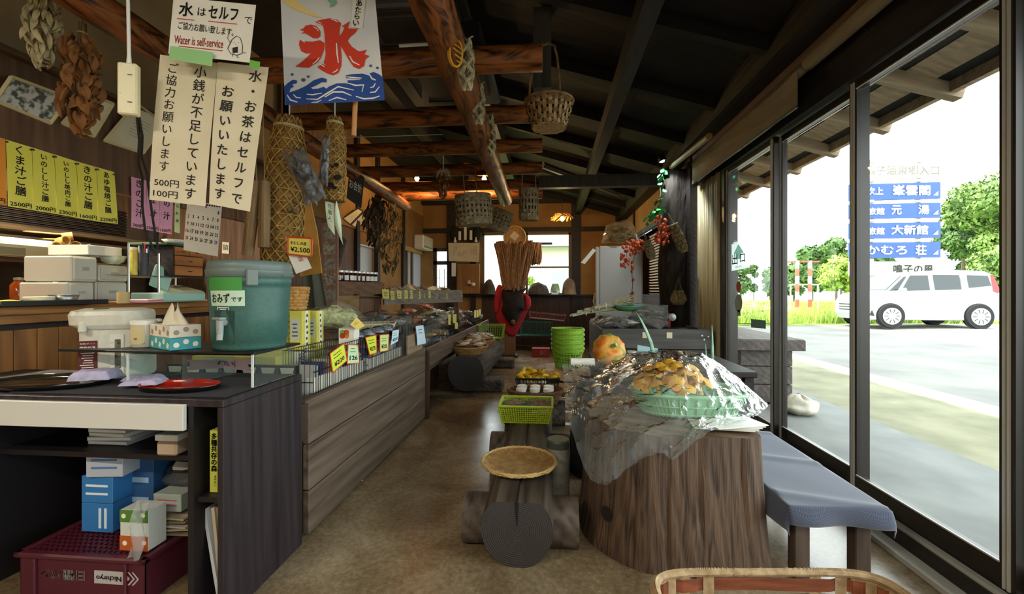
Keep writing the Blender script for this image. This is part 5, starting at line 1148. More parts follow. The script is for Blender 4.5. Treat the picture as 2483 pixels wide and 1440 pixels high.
MB().box((0, 0, 0), (.01, .01, .01))
t = thing('snack_bag', 'large clear bag of pale green snacks lying above the yellow cartons', 'bag', at(812, 758, D=3.0) - V(0, 0, .03), .4); pillow(.3, .2, .14, 3.3, 14, .5).build('contents', mt('green snacks', '#8f9460', .6, '#cfd0a0', sc=40, bump=.5), t); pillow(.38, .26, .18, 5.1, 14, .4).build('film', film, t)
def slotbasket(name, label, loc, w, d, h, mat, taper=.85, rz=0, cat='basket', pitch=.022, group=None, rows=5):
    """rectangular plastic basket with real slots: corner posts, rim, bars, floor"""
    t = thing(name, label, cat, loc, rz, group)
    def P(u, side, f):
        ww, dd = w / 2 * (taper + (1 - taper) * f), d / 2 * (taper + (1 - taper) * f)
        return {0: V(-ww + 2 * ww * u, -dd, h * f), 1: V(ww, -dd + 2 * dd * u, h * f), 2: V(ww - 2 * ww * u, dd, h * f), 3: V(-ww, dd - 2 * dd * u, h * f)}[side]
    b = MB()
    for s_ in range(4):
        L_ = w if s_ % 2 == 0 else d; n = max(4, int(L_ / pitch))
        for k in range(n + 1): b.tube([P(k / n, s_, .03), P(k / n, s_, .93)], .0035, 4, False)
        for q in range(rows): b.tube([P(0, s_, .08 + .8 * q / (rows - 1)), P(1, s_, .08 + .8 * q / (rows - 1))], .0035, 4, False)
    b.build('lattice', mat, t, kind='stuff')
    r_ = MB()
    for s_ in range(4): r_.tube([P(0, s_, 1), P(1, s_, 1)], .008, 6)
    r_.build('rim', mat, t, kind='stuff')
    MB().box((0, 0, .004), (w * taper, d * taper, .006)).build('base', mat, t)
    return t
slotbasket('slotted_basket', 'cream slotted plastic basket behind the display packets', at(925, 790, D=3.75) - V(0.12, 0, .08), .45, .3, .1, mt('cream plastic', '#c9c3a0', .45), rz=.3)
# wire and dark baskets on the far deck
def wb(label, y0, y1, m_, z1=.86, pitch=.03): return wire_front('wire_basket', label, y0, y1, -1.29, .525, z1, .42, m_, pitch)
gw = mt('grey wire', '#4c504c', .4, metal=.4)
wire_front('wire_basket', 'tall grey wire basket standing above the wood board', 3.75, 4.35, -1.42, .78, 1.0, .3, gw, .03)
wb('grey-green wire basket just past the wood board', 4.25, 5.0, gw, .88)
wb('dark wire basket in the middle of the far shelf', 5.05, 6.0, bkw, .86)
wb('dark wire basket at the far end of the shelf with yellow tags', 6.9, 8.2, bkw, .84, .045)
wb('dark wire basket between the middle one and the far one', 6.05, 6.85, bkw, .86, .045)
heap(14, -1.66, -1.33, 4.3, 5.9, .72, .9, ['brown', 'red', 'pale', 'gold', 'dark'], 'of the wire baskets past the board', 'packets in the far wire baskets', 1.0, 1.4)
heap(16, -1.68, -1.33, 5.9, 8.2, .72, .9, ['pale', 'dark', 'brown', 'green', 'purple'], 'of the farthest wire baskets', 'packets at the far shelf end', 1.1, 1.6)
heap(14, -2.2, -1.75, 4.4, 7.6, .82, .98, ['dark', 'brown', 'pale', 'red', 'green'], 'beneath the grey-fronted upper shelf', 'packets under the upper shelf', 1.2, 1.8)
for k, (x0, x1, y0, y1, D) in enumerate(((1087, 1093, 763, 787, 5.6), (1098, 1107, 762, 783, 5.75), (1103, 1110, 782, 797, 5.8), (1150, 1155, 752, 770, 7.3), (1156, 1160, 752, 769, 7.5), (1161, 1166, 750, 767, 7.7))):
    sheet('price_tag', ['left yellow tag of the pair on the middle wire basket', 'right yellow tag of the pair on the middle wire basket', 'yellow tag dangling low on the middle wire basket', 'left yellow tag on the farthest wire basket', 'middle yellow tag on the farthest wire basket', 'right yellow tag on the farthest wire basket'][k], 'price tag', [at(x0, y0, X=-1.28), at(x1, y0, X=-1.28), at(x1, y1, X=-1.28), at(x0, y1, X=-1.28)], tg, nu=2, nv=2, group='tags on the far baskets')
# woven tray baskets on the trough log
straw = grain('woven straw', '#6e4d2a', '#b08a54', 2, .7, sc=40, stretch=1, bump=.8)
def roundbasket(name, label, loc, rx_, ry_, h, mat=straw, group=None, rows=6, n=36, rz=0):
    t = thing(name, label, 'basket', loc, rz, group); b = MB()
    for q in range(rows):
        f = q / (rows - 1); pts = []
        for k in range(n * 2 + 1):
            a = 2 * math.pi * k / (n * 2); w = 1 + .035 * (1 if (k + q) % 2 else -1); s_ = .78 + .22 * f
            pts.append(V(rx_ * s_ * w * math.cos(a), ry_ * s_ * w * math.sin(a), .006 + (h - .012) * f))
        b.tube(pts, h / rows * .55, 5, False)
    b.build('weave', mat, t, kind='stuff')
    b = MB()
    for k in range(n): a = 2 * math.pi * k / n; b.tube([(rx_ * .78 * math.cos(a), ry_ * .78 * math.sin(a), 0), (rx_ * math.cos(a), ry_ * math.sin(a), h)], .004, 4)
    b.build('stakes', mat, t, kind='stuff')
    MB().tube([V(rx_ * 1.02 * math.cos(2 * math.pi * k / 40), ry_ * 1.02 * math.sin(2 * math.pi * k / 40), h) for k in range(41)], .011, 7, False).build('rim', mat, t)
    MB().lathe([(.8, .004), (0, .004)], 30, sx=rx_, sy=ry_).build('bottom', mat, t)
    return t
zl = .452
roundbasket('straw_basket', 'oval straw basket of packets at the near end of the trough log', (-1.03, 5.5, zl), .225, .28, .09)
roundbasket('straw_basket', 'oval straw basket of packets in the middle of the trough log', (-1.03, 6.2, zl), .22, .28, .09)
heap(9, -1.15, -.92, 5.35, 5.7, zl + .08, zl + .13, ['pale', 'red', 'brown', 'pale', 'cream'], 'of the near straw basket', 'packets in the near straw basket', .9, 1.2)
heap(9, -1.15, -.92, 6.02, 6.4, zl + .08, zl + .13, ['brown', 'pale', 'gold', 'dark'], 'of the middle straw basket', 'packets in the middle straw basket', .9, 1.2)
heap(8, -1.2, -1.0, 6.5, 7.0, zl + .05, zl + .10, ['pale', 'pale', 'dark'], 'of the far trough log', 'packets on the far trough log', 1.0, 1.4)
lime = mt('leaf green plastic', '#6f9a2e', .4); 
slotbasket('plastic_basket', 'leaf green plastic basket at the far end of the trough log', (-.98, 7.22, zl + .002), .42, .34, .22, lime, pitch=.04, rows=4)
# ================================================================== THINGS HANGING OVER THE AISLE
def leafmesh(name, mat, w=.035, l=.07, curl=.5):
    b = MB(); b.grid(lambda u, v: V((u - .5) * w * math.sin(math.pi * min(.97, max(.03, v))) ** .7, .25 * w * math.sin(u * 3.1) * curl + .3 * l * v * v * curl, -l * v), 3, 4)
    o = b.build(name, mat, smooth=True); me = o.data; bpy.data.objects.remove(o); return me
def leaf_bundle(name, label, cat, top, L_, r_, n, me, tie=True, fat=.55, stem=None, up=.06, piece='leaf', sq=1.0):
    t = thing(name, label, cat, top)
    stem = stem or mt('dry stem', '#6b5232', .8)
    b = MB()
    for k in range(7): a = k * .9; b.tube([(.012 * math.cos(a), .012 * math.sin(a), up), (.6 * r_ * math.cos(a) * U(.3, 1), .6 * r_ * math.sin(a) * U(.3, 1), -L_ * U(.5, .9))], .003, 4)
    b.build('stems', stem, t, kind='stuff')
    for k in range(n):
        f = (k + .5) / n; rr = r_ * (math.sin(math.pi * min(1, .12 + f * .85)) ** fat) * U(.55, 1); a = U(0, 6.283)
        o = link(piece, me, t); o.location = (rr * math.cos(a), rr * math.sin(a) * sq, -L_ * f * .92 + U(-.01, .01)); s_ = U(.8, 1.3); o.scale = (s_,) * 3
        o.rotation_euler = (U(-.3, .3) + .5 * math.sin(a), U(-.5, .5), a + U(-.8, .8) + math.pi / 2)
    if tie: MB().tube([(.016 * math.cos(a), .016 * math.sin(a), .01) for a in [q * .8 for q in range(9)]], .004, 5, False).build('tie', mt('straw tie', '#b89a5a', .8), t)
    MB().tube([(0, 0, up), (0, 0, up + .12)], .003, 5).build('cord', mt('jute cord', '#8a7448', .9), t)
    return t
lf_pale = leafmesh('l', mt('pale dried leaf', '#a08f68', .85, '#c4b48a', sc=20), .022, .055, 1.6)
lf_brown = leafmesh('l', mt('brown dried leaf', '#5c3818', .8, '#8f5c2a', sc=18), .04, .07, 1.7)
lf_olive = leafmesh('l', mt('olive dried leaf', '#3a3118', .85, '#63552c', sc=18), .035, .09, .8)
lf_dark = leafmesh('l', mt('dark dried leaf', '#2a2116', .85, '#4a3a24', sc=18), .06, .12, .9)
leaf_bundle('dried_leaf_bundle', 'pale grey-brown dried leaf bundle hanging at the top left', 'dried bundle', at(106, -30, D=2.05), .38, .075, 130, lf_pale)
leaf_bundle('dried_leaf_bundle', 'rusty brown dried leaf bundle hanging above the framed certificates', 'dried bundle', at(200, 85, D=2.1), .47, .095, 120, lf_brown)
leaf_bundle('dried_herb_bundle', 'broad dark dried herb bundle under the end of the rail log', 'dried bundle', at(912, 470, D=5.9), .68, .17, 110, lf_dark)
leaf_bundle('dried_herb_bundle', 'long olive dried herb bundle reaching down beside the left window', 'dried bundle', at(945, 490, D=6.2), 1.05, .2, 150, lf_olive, fat=.4)
# braided garlic-like bundles along the hanging log
braidm = mt('grey straw braid', '#7a6f54', .9, '#b3a683', sc=30, bump=.4)
def braid(label, p0, p1, r_):
    p0, p1 = Vector(p0), Vector(p1); t = thing('straw_braid', label, 'braid', p0, group='straw braids along the hanging log'); d = p1 - p0; L_ = d.length
    u = d.normalized().orthogonal().normalized(); w = d.normalized().cross(u)
    for s_ in range(9):
        pts = []
        for k in range(26):
            f = k / 25; a = s_ * 2.1 + f * L_ * 26 * (1 if s_ % 2 else -1); rr = r_ * (.45 + .55 * math.sin(math.pi * min(1, .1 + f * .9))) * (.55 if s_ > 5 else .85)
            pts.append(d * f + u * math.cos(a) * rr + w * math.sin(a) * rr)
        MB().tube(pts, r_ * .22, 6).build('strand', braidm, t)
    b = MB()
    for k in range(14): a = U(0, 6.28); b.tube([d * .02, d * -.06 + u * math.cos(a) * .05 + w * math.sin(a) * .05], .002, 4)
    b.build('loose_ends', braidm, t, kind='stuff'); return t
braid('pale straw braid nearest the yellow rope coil on the log', at(1126, 96, D=2.32), at(1132, 218, D=2.42), .05)
braid('pale straw braid in the middle of the hanging log', at(1158, 205, D=2.9), at(1160, 300, D=3.0), .05)
braid('pale straw braid lowest along the hanging log', at(1185, 280, D=3.55), at(1192, 375, D=3.7), .05)
p = at(1106, 128, D=2.2); t = thing('rope_coil', 'yellow rope coil looped on the hanging log', 'rope', p, rz=.5); yrm = mt('yellow rope', '#d39a1c', .6)
for k in range(4): MB().tube([V(.033 * math.cos(a) * (1 + .05 * k), .006 * k, .07 * math.sin(a) * (1 - .03 * k)) for a in [q * .3927 for q in range(17)]], .0045, 6, False).build('loop', yrm, t)
for k in range(4): MB().tube([(-.028 + .01 * k, -.004, .05 - .03 * k), (.028, -.006, .02 - .025 * k)], .0035, 5).build('cross_turn', yrm, t)
# ---- woven baskets
def weave_basket(name, label, loc, prof, n, rows, mat, mat2=None, handle=None, sx=1, sy=1, rz=0, sw=.6, base_w=None, group=None, cat='basket', rx=0, ry=0, liner=True):
    """flat strips: n stakes, rows of weavers that pass over and under; prof = [(r,z)...] bottom to top"""
    t = thing(name, label, cat, loc, rz, group, rx, ry); L_ = len(prof) - 1
    def pr(f):
        x = f * L_; i = min(int(x), L_ - 1); g = x - i; return (prof[i][0] * (1 - g) + prof[i + 1][0] * g, prof[i][1] * (1 - g) + prof[i + 1][1] * g)
    hgt = prof[-1][1] - prof[0][1]; b = MB()
    for q in range(rows):
        f = (q + .5) / rows; r_, z = pr(f); h2 = hgt / rows * .5 * sw * 1.5; m_ = n * 2
        vs = []
        for k in range(m_):
            a = 2 * math.pi * k / m_; s_ = .006 * (1 if (k // 2 + q) % 2 else -1); vs += [V((r_ + s_) * math.cos(a) * sx, (r_ + s_) * math.sin(a) * sy, z - h2), V((r_ + s_) * math.cos(a) * sx, (r_ + s_) * math.sin(a) * sy, z + h2)]
        b.add(vs, [(2 * k, 2 * ((k + 1) % m_), 2 * ((k + 1) % m_) + 1, 2 * k + 1) for k in range(m_)])
    b.build('weavers', mat, t, kind='stuff'); b = MB()
    for k in range(n):
        a = 2 * math.pi * (k + .25) / n; da = math.pi / n * sw; pts0, pts1 = [], []
        for q in range(rows * 2 + 1):
            r_, z = pr(q / (rows * 2)); s_ = .004 * math.cos(math.pi * (q / 2 + k)); 
            pts0.append(V((r_ + s_) * math.cos(a - da) * sx, (r_ + s_) * math.sin(a - da) * sy, z)); pts1.append(V((r_ + s_) * math.cos(a + da) * sx, (r_ + s_) * math.sin(a + da) * sy, z))
        m_ = len(pts0); b.add(pts0 + pts1, [(i, i + 1, m_ + i + 1, m_ + i) for i in range(m_ - 1)])
    b.build('stakes', mat2 or mat, t, kind='stuff')
    r_, z = prof[-1]; MB().tube([V(r_ * 1.02 * math.cos(2 * math.pi * k / 36) * sx, r_ * 1.02 * math.sin(2 * math.pi * k / 36) * sy, z) for k in range(37)], .010, 7, False).build('rim', mat, t)
    r0, z0 = prof[0]; b = MB()
    for k in range(-3, 4):
        x = k / 3.6; q = (1 - x * x) ** .5
        b.box((x * r0 * sx, 0, z0 - .001), (r0 * sx * .2, 2 * q * r0 * sy, .002)); b.box((0, x * r0 * sy, z0 - .004), (2 * q * r0 * sx, r0 * sy * .2, .002))
    b.build('base_weave', mat2 or mat, t, kind='stuff')
    if liner: MB().lathe([(r_ * .93 * 1.0, z_) if False else (max(.001, rr - .014), z_) for rr, z_ in prof], 30, sx=sx, sy=sy).build('inner_layer', mt('basket inner', '#2e2214', .9), t)
    if handle:
        for hh in handle: MB().tube([Vector(p_) for p_ in hh[0]], hh[1], 6).build('handle', mat, t)
    return t
tan_b = mt('tan bamboo strip', '#8a6a3e', .55, '#b08f5c', sc=25); tan_d = mt('brown bamboo strip', '#5e4526', .6, '#866640', sc=25)
p = at(1331, 310, D=2.86); rb = .15
hp = [V(-.13, 0, .17), V(-.125, 0, .3), V(-.10, 0, .46), V(-.05, 0, .545), V(0, 0, .56), V(.035, 0, .54), V(.055, 0, .46), V(.07, 0, .3), V(.075, .03, .16)]
weave_basket('handled_basket', 'small brown woven basket hanging by a tall loop handle from the nearest beam', p, [(.11, 0), (.125, .05), (.15, .13), (.155, .17)], 24, 6, tan_d, tan_b, [(hp, .008), ([(-.01, 0, .556), (-.10, 0, .56), (-.2, .0, .55)], .006)])
weave_basket('oblong_basket', 'tall narrow woven basket hung by two cords near the far beams', at(1282, 533, D=5.29), [(.11, 0), (.118, .06), (.118, .3), (.115, .37)], 18, 9, mt('grey brown strip', '#6a5a40', .7, '#96835e', sc=25), None, [([(-.09, 0, .36), (-.07, 0, .64)], .006), ([(.09, 0, .36), (.075, 0, .64)], .006)], sy=.8)
gbm = MATS['grey brown strip']
weave_basket('large_basket', 'large box-shaped woven basket hanging beside the end of the hanging log', at(1152, 545, D=5.3), [(.19, 0), (.21, .08), (.21, .28), (.2, .36)], 26, 9, gbm, None, [([(-.1, 0, .35), (-.09, 0, .68)], .006), ([(.05, 0, .35), (.06, 0, .68)], .006)], sx=1.05, sy=.75, rz=.3, ry=-.08)
weave_basket('large_basket', 'woven basket tilted behind the larger one at the log end', at(1200, 556, D=6.05), [(.16, 0), (.175, .08), (.175, .22), (.165, .28)], 22, 8, gbm, None, [([(.0, 0, .27), (-.1, 0, .64)], .006)], sx=1.05, sy=.75, ry=.35)
# ---- tall mesh-wrapped bundles (nest cylinders)
nestm = mt('golden reed mesh', '#8f6a2c', .7, '#bd944a', sc=30, bump=.4); core = mt('reed core', '#6a4d22', .9, '#93723a', sc=40, bump=.8)
def mesh_cyl(name, label, top, bot, rad, turns, n, cat='reed bundle', hook=True, marks=()):
    top, bot = Vector(top), Vector(bot); d = bot - top; L_ = d.length; t = thing(name, label, cat, top); u = d.normalized().orthogonal().normalized(); w = d.normalized().cross(u)
    R_ = lambda f: rad * (.55 + .45 * min(1, f / .28)) if f < .28 else rad * (1 - .05 * max(0, f - .9) * 10)
    MB().add([d * (i / 14) + u * math.cos(2 * math.pi * j / 24) * R_(i / 14) * .93 + w * math.sin(2 * math.pi * j / 24) * R_(i / 14) * .93 for i in range(15) for j in range(24)], [(i * 24 + j, i * 24 + (j + 1) % 24, (i + 1) * 24 + (j + 1) % 24, (i + 1) * 24 + j) for i in range(14) for j in range(24)] + [tuple(range(24))[::-1], tuple(14 * 24 + j for j in range(24))]).build('core', core, t, smooth=True)
    b = MB()
    for s_ in (1, -1):
        for k in range(n):
            pts = [d * (i / 40) + (u * math.cos(s_ * turns * 6.283 * i / 40 + k * 6.283 / n) + w * math.sin(s_ * turns * 6.283 * i / 40 + k * 6.283 / n)) * R_(i / 40) for i in range(41)]
            b.tube(pts, .0038, 4, False)
    for i in range(1, 12): b.tube([d * (i / 12) + (u * math.cos(q * .524) + w * math.sin(q * .524)) * R_(i / 12) * 1.01 for q in range(13)], .0035, 4, False)
    b.build('mesh', nestm, t, kind='stuff')
    MB().tube([(u * math.cos(q * .524) + w * math.sin(q * .524)) * R_(.06) * 1.08 + d * .07 for q in range(13)], .008, 6, False).build('binding', mt('hemp binding', '#b8a77c', .9), t)
    if hook: MB().tube([V(0, 0, 0), V(0, 0, .22), V(.01, .06, .46)], .004, 5).build('cord', white_pl, t)
    return t
mesh_cyl('reed_bundle', 'large golden mesh-bound reed cylinder standing behind the water jug', at(702, 285, D=2.7), at(682, 640, D=2.72), .118, 1.0, 12)
t2 = mesh_cyl('reed_bundle', 'slimmer golden mesh cylinder with black brush marks hanging at its right', at(812, 285, D=2.76), at(812, 488, D=2.76), .066, 1.2, 9)
o = MB()
for k, (a, b_, r_) in enumerate(((815, 399, 7), (806, 404, 4), (818, 430, 10), (801, 448, 9), (810, 455, 6))):
    o.poly([at(a + r_ * math.cos(q * .628) , b_ + r_ * .7 * math.sin(q * .628), D=2.67) - t2.location for q in range(10)])
o.build('brush_mark', ink, t2, kind='stuff')
# brown pods tied on the big bundle
p = at(712, 510, D=2.57); t = thing('pine_cones', 'three small dark cones fixed to the large reed cylinder', 'cones', p)
for k, (a, b_) in enumerate(((715, 488), (702, 510), (715, 513))): MB().lathe([(0, -.018), (.014, -.01), (.016, 0), (.01, .014), (0, .018)], 10).build('cone', mt('dark cone', '#4a3620', .8, '#7a6038', sc=60), t, loc=at(a, b_, D=2.575) - p)
# bamboo tubes behind
bam = grain('dusty bamboo', '#5c4428', '#8a6c44', 2, .6)
for k, (a, b_, c, d_, lab) in enumerate(((622, 440, 600, 620, 'slanting brown bamboo tube at the left of the reed cylinder'), (642, 440, 640, 600, 'upright brown bamboo tube right behind the slanting one'))):
    t = thing('bamboo_tube', lab, 'bamboo', at(c, d_, D=2.55)); q = at(a, b_, D=2.55) - t.location
    MB().tube([V(0, 0, 0), q * .5, q], [.032, .033, .03], 14).build('culm', bam, t, smooth=False); MB().tube([q * .42, q * .46], .036, 14).build('node', bam, t)
    MB().tube([q, q + V(-.02, 0, .68)], .003, 5).build('cord', MATS['jute cord'], t)
# silvery plastic bags and brown hide tag
silv = clear('silver film', '#d8d8da', .5, .15, haze=.35, hazecol='#a9a9a8', bump=.8)
def bag(label, pts, D, wob, mat=silv, fill=None, name='plastic_bag'):
    C = [at(a, b, D=D) for a, b in pts]; o0 = sum(C, V(0, 0, 0)) / len(C); t = thing(name, label, 'bag', o0); c2 = [c - o0 for c in C]
    TL, TR, BR, BL = c2; f = lambda u, v: BL.lerp(BR, u).lerp(TL.lerp(TR, u), v)
    nrm = (TR - TL).cross(TL - BL).normalized()
    for s_ in (1, -1): MB().grid(lambda u, v: f(u, v) + nrm * s_ * wob * (math.sin(math.pi * u) * math.sin(math.pi * v)) ** .6 * (1 + .9 * noise.noise(V(u * 4, v * 5, s_))) + V(0, 0, .015) * noise.noise(V(u * 6, v * 6, 4)), 16, 20).build('film', mat, t, smooth=False)
    if fill: MB().grid(lambda u, v: f(.15 + u * .7, .08 + v * .6) + nrm * wob * .5 * noise.noise(V(u * 5, v * 5, 9)), 10, 12).build('contents', fill, t)
    return t
bag('crumpled silvery bag with dark contents slung across the reed cylinder', [(680, 365), (745, 395), (772, 500), (715, 435)], 2.5, .03, fill=mt('dark herbs', '#3a3428', .9, '#5e5644', sc=40))
bag('twisted silver-grey bag of dark leaves hanging right of the reed cylinder', [(705, 362), (735, 358), (795, 478), (740, 500)], 2.5, .035, fill=mt('slate leaves', '#4c4a46', .9, '#75726a', sc=40))
bag('small clear bag of dark grains between the two mesh cylinders', [(782, 330), (800, 330), (795, 450), (770, 440)], 2.6, .02, fill=mt('dark grains', '#2a1614', .7, '#5c2a22', sc=70))
hd_ = [(742, 475), (750, 478), (768, 560), (780, 662), (728, 670), (738, 560)]
t = thing('hide_strip', 'long ochre hide strip hanging behind the price tag', 'hide', at(750, 475, D=2.52)); q0 = t.location
MB().prism([at(a, b, D=2.52) - q0 for a, b in hd_], V(.002, .006, 0)).build('hide', mt('ochre hide', '#8f6420', .7, '#a5762c', sc=8), t); MB().tube([V(.005, 0, -.005), V(-.04, 0, .25)], .003, 5).build('cord', MATS['jute cord'], t)
def pl(b, w, h): b.text('まむしの皮', w * .45, h * .66, h * .2, w=w * .66, bold=.02); b.text('¥2,500', w * .52, h * .28, h * .32, w=w * .8, bold=.02)
t = sheet('price_tag', 'yellow handwritten 2500 yen tag with rounded red edge by the jug', 'price tag', PX(2.44, (698, 573), (757, 577), (756, 622), (697, 615)), mt('warm yellow card', '#e6d25c', .6), [(pl, ink)], nu=2, nv=2)
C = [c - t.location for c in PX(2.434, (700, 574), (755, 577), (757, 580), (756, 618), (753, 622), (700, 616), (697, 611), (698, 577))]
for a, b in zip(C, C[1:] + C[:1]): MB().tube([a, b], .0045, 5).build('red_edge', rb_, t)
MB().tube([C[0].lerp(C[1], .5), at(728, 545, D=2.56) - t.location, at(712, 470, D=2.6) - t.location], .002, 4).build('string', MATS['jute cord'], t)
sheet('envelope', 'white envelope with red brush mark hanging under the yellow tag', 'envelope', PX(2.46, (699, 620), (740, 614), (756, 650), (718, 664)), white_p, [(lambda b, w, h: b.text('薬', w * .62, h * .7, h * .3), red_ink)], nu=2, nv=2)
sheet('paper_streamer', 'long pale green paper streamer with handwriting beside the mesh cylinder', 'paper', PX(2.76, (788, 486), (810, 492), (812, 570), (795, 548)), mt('pale mint paper', '#cfdcc0', .8), [(lambda b, w, h: b.vtext('仕事人', w * .5, h * .85, w * .5, h * .22), ink)], curl=.01)
sheet('paper_streamer', 'short pale green paper streamer hanging right of the long one', 'paper', PX(2.76, (815, 480), (826, 535), (832, 595), (812, 545)), MATS['pale mint paper'], curl=.01)
sheet('till_board', 'dark slanted board chalked with the word for cashier', 'sign', PX(4.85, (848, 405), (884, 430), (876, 505), (840, 480)), mt('slate board', '#2c2a28', .7), [(lambda b, w, h: b.text('お会計', w * .5, h * .55, h * .3, w=w * .85, bold=.02, ang=.1), white_p)], nu=2, nv=2)
# tied dried bundle with pale paper ruff hanging by a white cord
t = leaf_bundle('dried_bundle', 'brown dried bundle with a pale straw ruff on a white cord', 'dried bundle', at(1075, 425, D=5.24), .26, .085, 44, lf_brown, up=.05)
b = MB()
for k in range(22): a = k * .6; b.tube([(0, 0, .03), (.05 * math.cos(a), .05 * math.sin(a), .06 + .02 * math.sin(k)), (.09 * math.cos(a), .09 * math.sin(a), .03 - .03 * (k % 3))], .004, 4)
b.build('straw_ruff', mt('pale straw', '#cfc8a8', .85), t, kind='stuff'); MB().tube([(0, 0, .05), (0, 0, .28)], .008, 6).build('white_cord', white_pl, t)
# hanging wire rail
o = MB().tube([at(700, 335, D=4.0), at(885, 332, D=4.0), at(1075, 326, D=4.05)], .004, 5).build('wire_rail', alu); tag(o, 'thin taut wire with knots strung between the beams', 'wire')
# ceiling cassette air conditioners
acm = mt('smoke grey casing', '#4a4a48', .5); 
def aircon(label, x, y, z, w, d):
    t = thing('air_conditioner', label, 'air conditioner', (x, y, z)); MB().rbox((0, 0, 0), (w, d, .05), .015).build('panel', acm, t); MB().rbox((0, 0, -.028), (w * .5, d * .5, .01), .004).build('grille', black_pl, t)
    for s_ in (-1, 1): MB().rbox((0, s_ * d * .38, -.028), (w * .6, .05, .012), .004).build('louvre', black_pl, t); MB().rbox((s_ * w * .38, 0, -.028), (.05, d * .5, .012), .004).build('louvre', black_pl, t)
    MB().box((0, 0, .16), (w * .8, d * .8, .28)).build('housing', dark_wood, t); return t
p = at(1085, 200, Z=2.98); aircon('grey ceiling cassette air conditioner between the first two log beams', p.x, p.y, 2.98, .8, .8)
p = at(1010, 85, Z=3.0); aircon('grey ceiling cassette air conditioner above the nearest log beam', p.x - .05, p.y - .1, 3.0, .75, .5)
for k, (a, b_, c, d_) in enumerate(((940, 112, 1045, 104), )): o = MB().tube([at(968, 111, D=2.45), at(1042, 107, D=2.45)], .009, 8).build('tube_light', white_pl); tag(o, 'short pale bar on the nearer ceiling unit', 'bar')
# ================================================================== AISLE BENCH GOODS, STUMP, RIGHT-HAND SHELF
Zb = .295
lg = mt('lime plastic', '#a3b81e', .4)
def lattice_basket(name, label, loc, w, d, h, mat, rz=0, taper=.86, nx=22, nz=7, cat='basket'):
    """plastic basket with a square-holed lattice on all sides"""
    t = thing(name, label, cat, loc, rz)
    def P(u, side, f):
        k = taper + (1 - taper) * f; ww, dd = w / 2 * k, d / 2 * k
        return {0: V(-ww + 2 * ww * u, -dd, h * f), 1: V(ww, -dd + 2 * dd * u, h * f), 2: V(ww - 2 * ww * u, dd, h * f), 3: V(-ww, dd - 2 * dd * u, h * f)}[side]
    for s_ in range(4):
        b = MB(); n = nx if s_ % 2 == 0 else int(nx * d / w)
        for k in range(n + 1): b.tube([P(k / n, s_, .02), P(k / n, s_, .96)], .0034, 4, False)
        for q in range(nz + 1): b.tube([P(0, s_, .08 + .84 * q / nz), P(1, s_, .08 + .84 * q / nz)], .0034, 4, False)
        b.build('side_lattice', mat, t, kind='stuff')
        MB().tube([P(-.01, s_, 1), P(1.01, s_, 1)], .009, 6).build('rim', mat, t)
        MB().tube([P(0, s_, 0), P(0, s_, 1)], .007, 6).build('corner', mat, t)
    MB().box((0, 0, .004), (w * taper, d * taper, .007)).build('base', mat, t); return t
bxp = at(1275, 1030, Z=Zb)
lattice_basket('lattice_basket', 'lime green lattice basket of wrapped snacks on the log bench', (bxp.x - .005, bxp.y + .16, Zb), .385, .30, .125, lg)
for k in range(6):
    packet(['brown', 'dark', 'pale', 'brown', 'dark', 'brown'][k], (bxp.x - .1 + .1 * (k % 3), bxp.y + .09 + .13 * (k // 3), Zb + .075 + .02 * (k % 2)), U(-.4, .4), f'{ORD[k]} snack packet counted from the front left of the lime basket', 'packets in the lime basket', 1.0, U(-.2, .3), 0)
wk = mt('dark wicker', '#4a3018', .7, '#7a5530', sc=40, bump=.6)
roundbasket('wicker_basket', 'brown wicker basket of white-lidded jars on the log bench', (-.13, 3.72, Zb), .23, .17, .11, wk)
for k in range(6):
    t = thing('lidded_jar', ['white-lidded jar at the front left of the wicker basket', 'white-lidded jar at the front middle of the wicker basket', 'white-lidded jar at the front right of the wicker basket', 'white-lidded jar at the rear left of the wicker basket', 'white-lidded jar at the rear middle of the wicker basket', 'white-lidded jar at the rear right of the wicker basket'][k], 'jar', (-.245 + .115 * (k % 3), 3.66 + .11 * (k // 3), Zb + .012), group='jars in the wicker basket')
    MB().lathe([(0, 0), (.042, 0), (.044, .08), (.038, .095)], 18).build('glass', mt('amber preserve', '#3a2412', .15), t, smooth=True); MB().lathe([(.044, .092), (.045, .118), (.04, .121), (0, .121)], 20).build('lid', white_pl, t)
t = lattice_basket('black_basket', 'black plastic basket of yellow peppers on the log bench', (-.12, 4.15, Zb), .40, .30, .14, black_pl, nx=12, nz=4)
yp = mt('yellow pepper skin', '#d6a312', .4, '#e6bc2a', sc=20)
pb = None
for k in range(22):
    p = V(-.27 + .3 * (k % 6) / 5 + U(-.02, .02), 4.05 + .055 * (k // 6) + U(-.01, .01), Zb + .12 + .03 * ((k // 6) % 2) + U(0, .03)); lab = f'curved yellow pepper, {ORD[k % 6]} from the left in the {ORD[k // 6]} row from the front'
    if pb is None:
        pb = thing('yellow_pepper', lab, 'pepper', p, U(0, 3), group='yellow peppers in the black basket', rx=.4)
        MB().tube([(0, -.06, 0), (.01, -.03, .012), (.012, 0, .018), (.008, .03, .012), (0, .055, 0)], [.005, .018, .02, .018, .008], 10).build('body', yp, pb, smooth=True); MB().tube([(0, .052, 0), (0, .075, .008)], [.006, .003], 6).build('stem', mt('pepper stem', '#5c6a24', .6), pb)
    else: dup(pb, p, U(0, 6.2), lab)
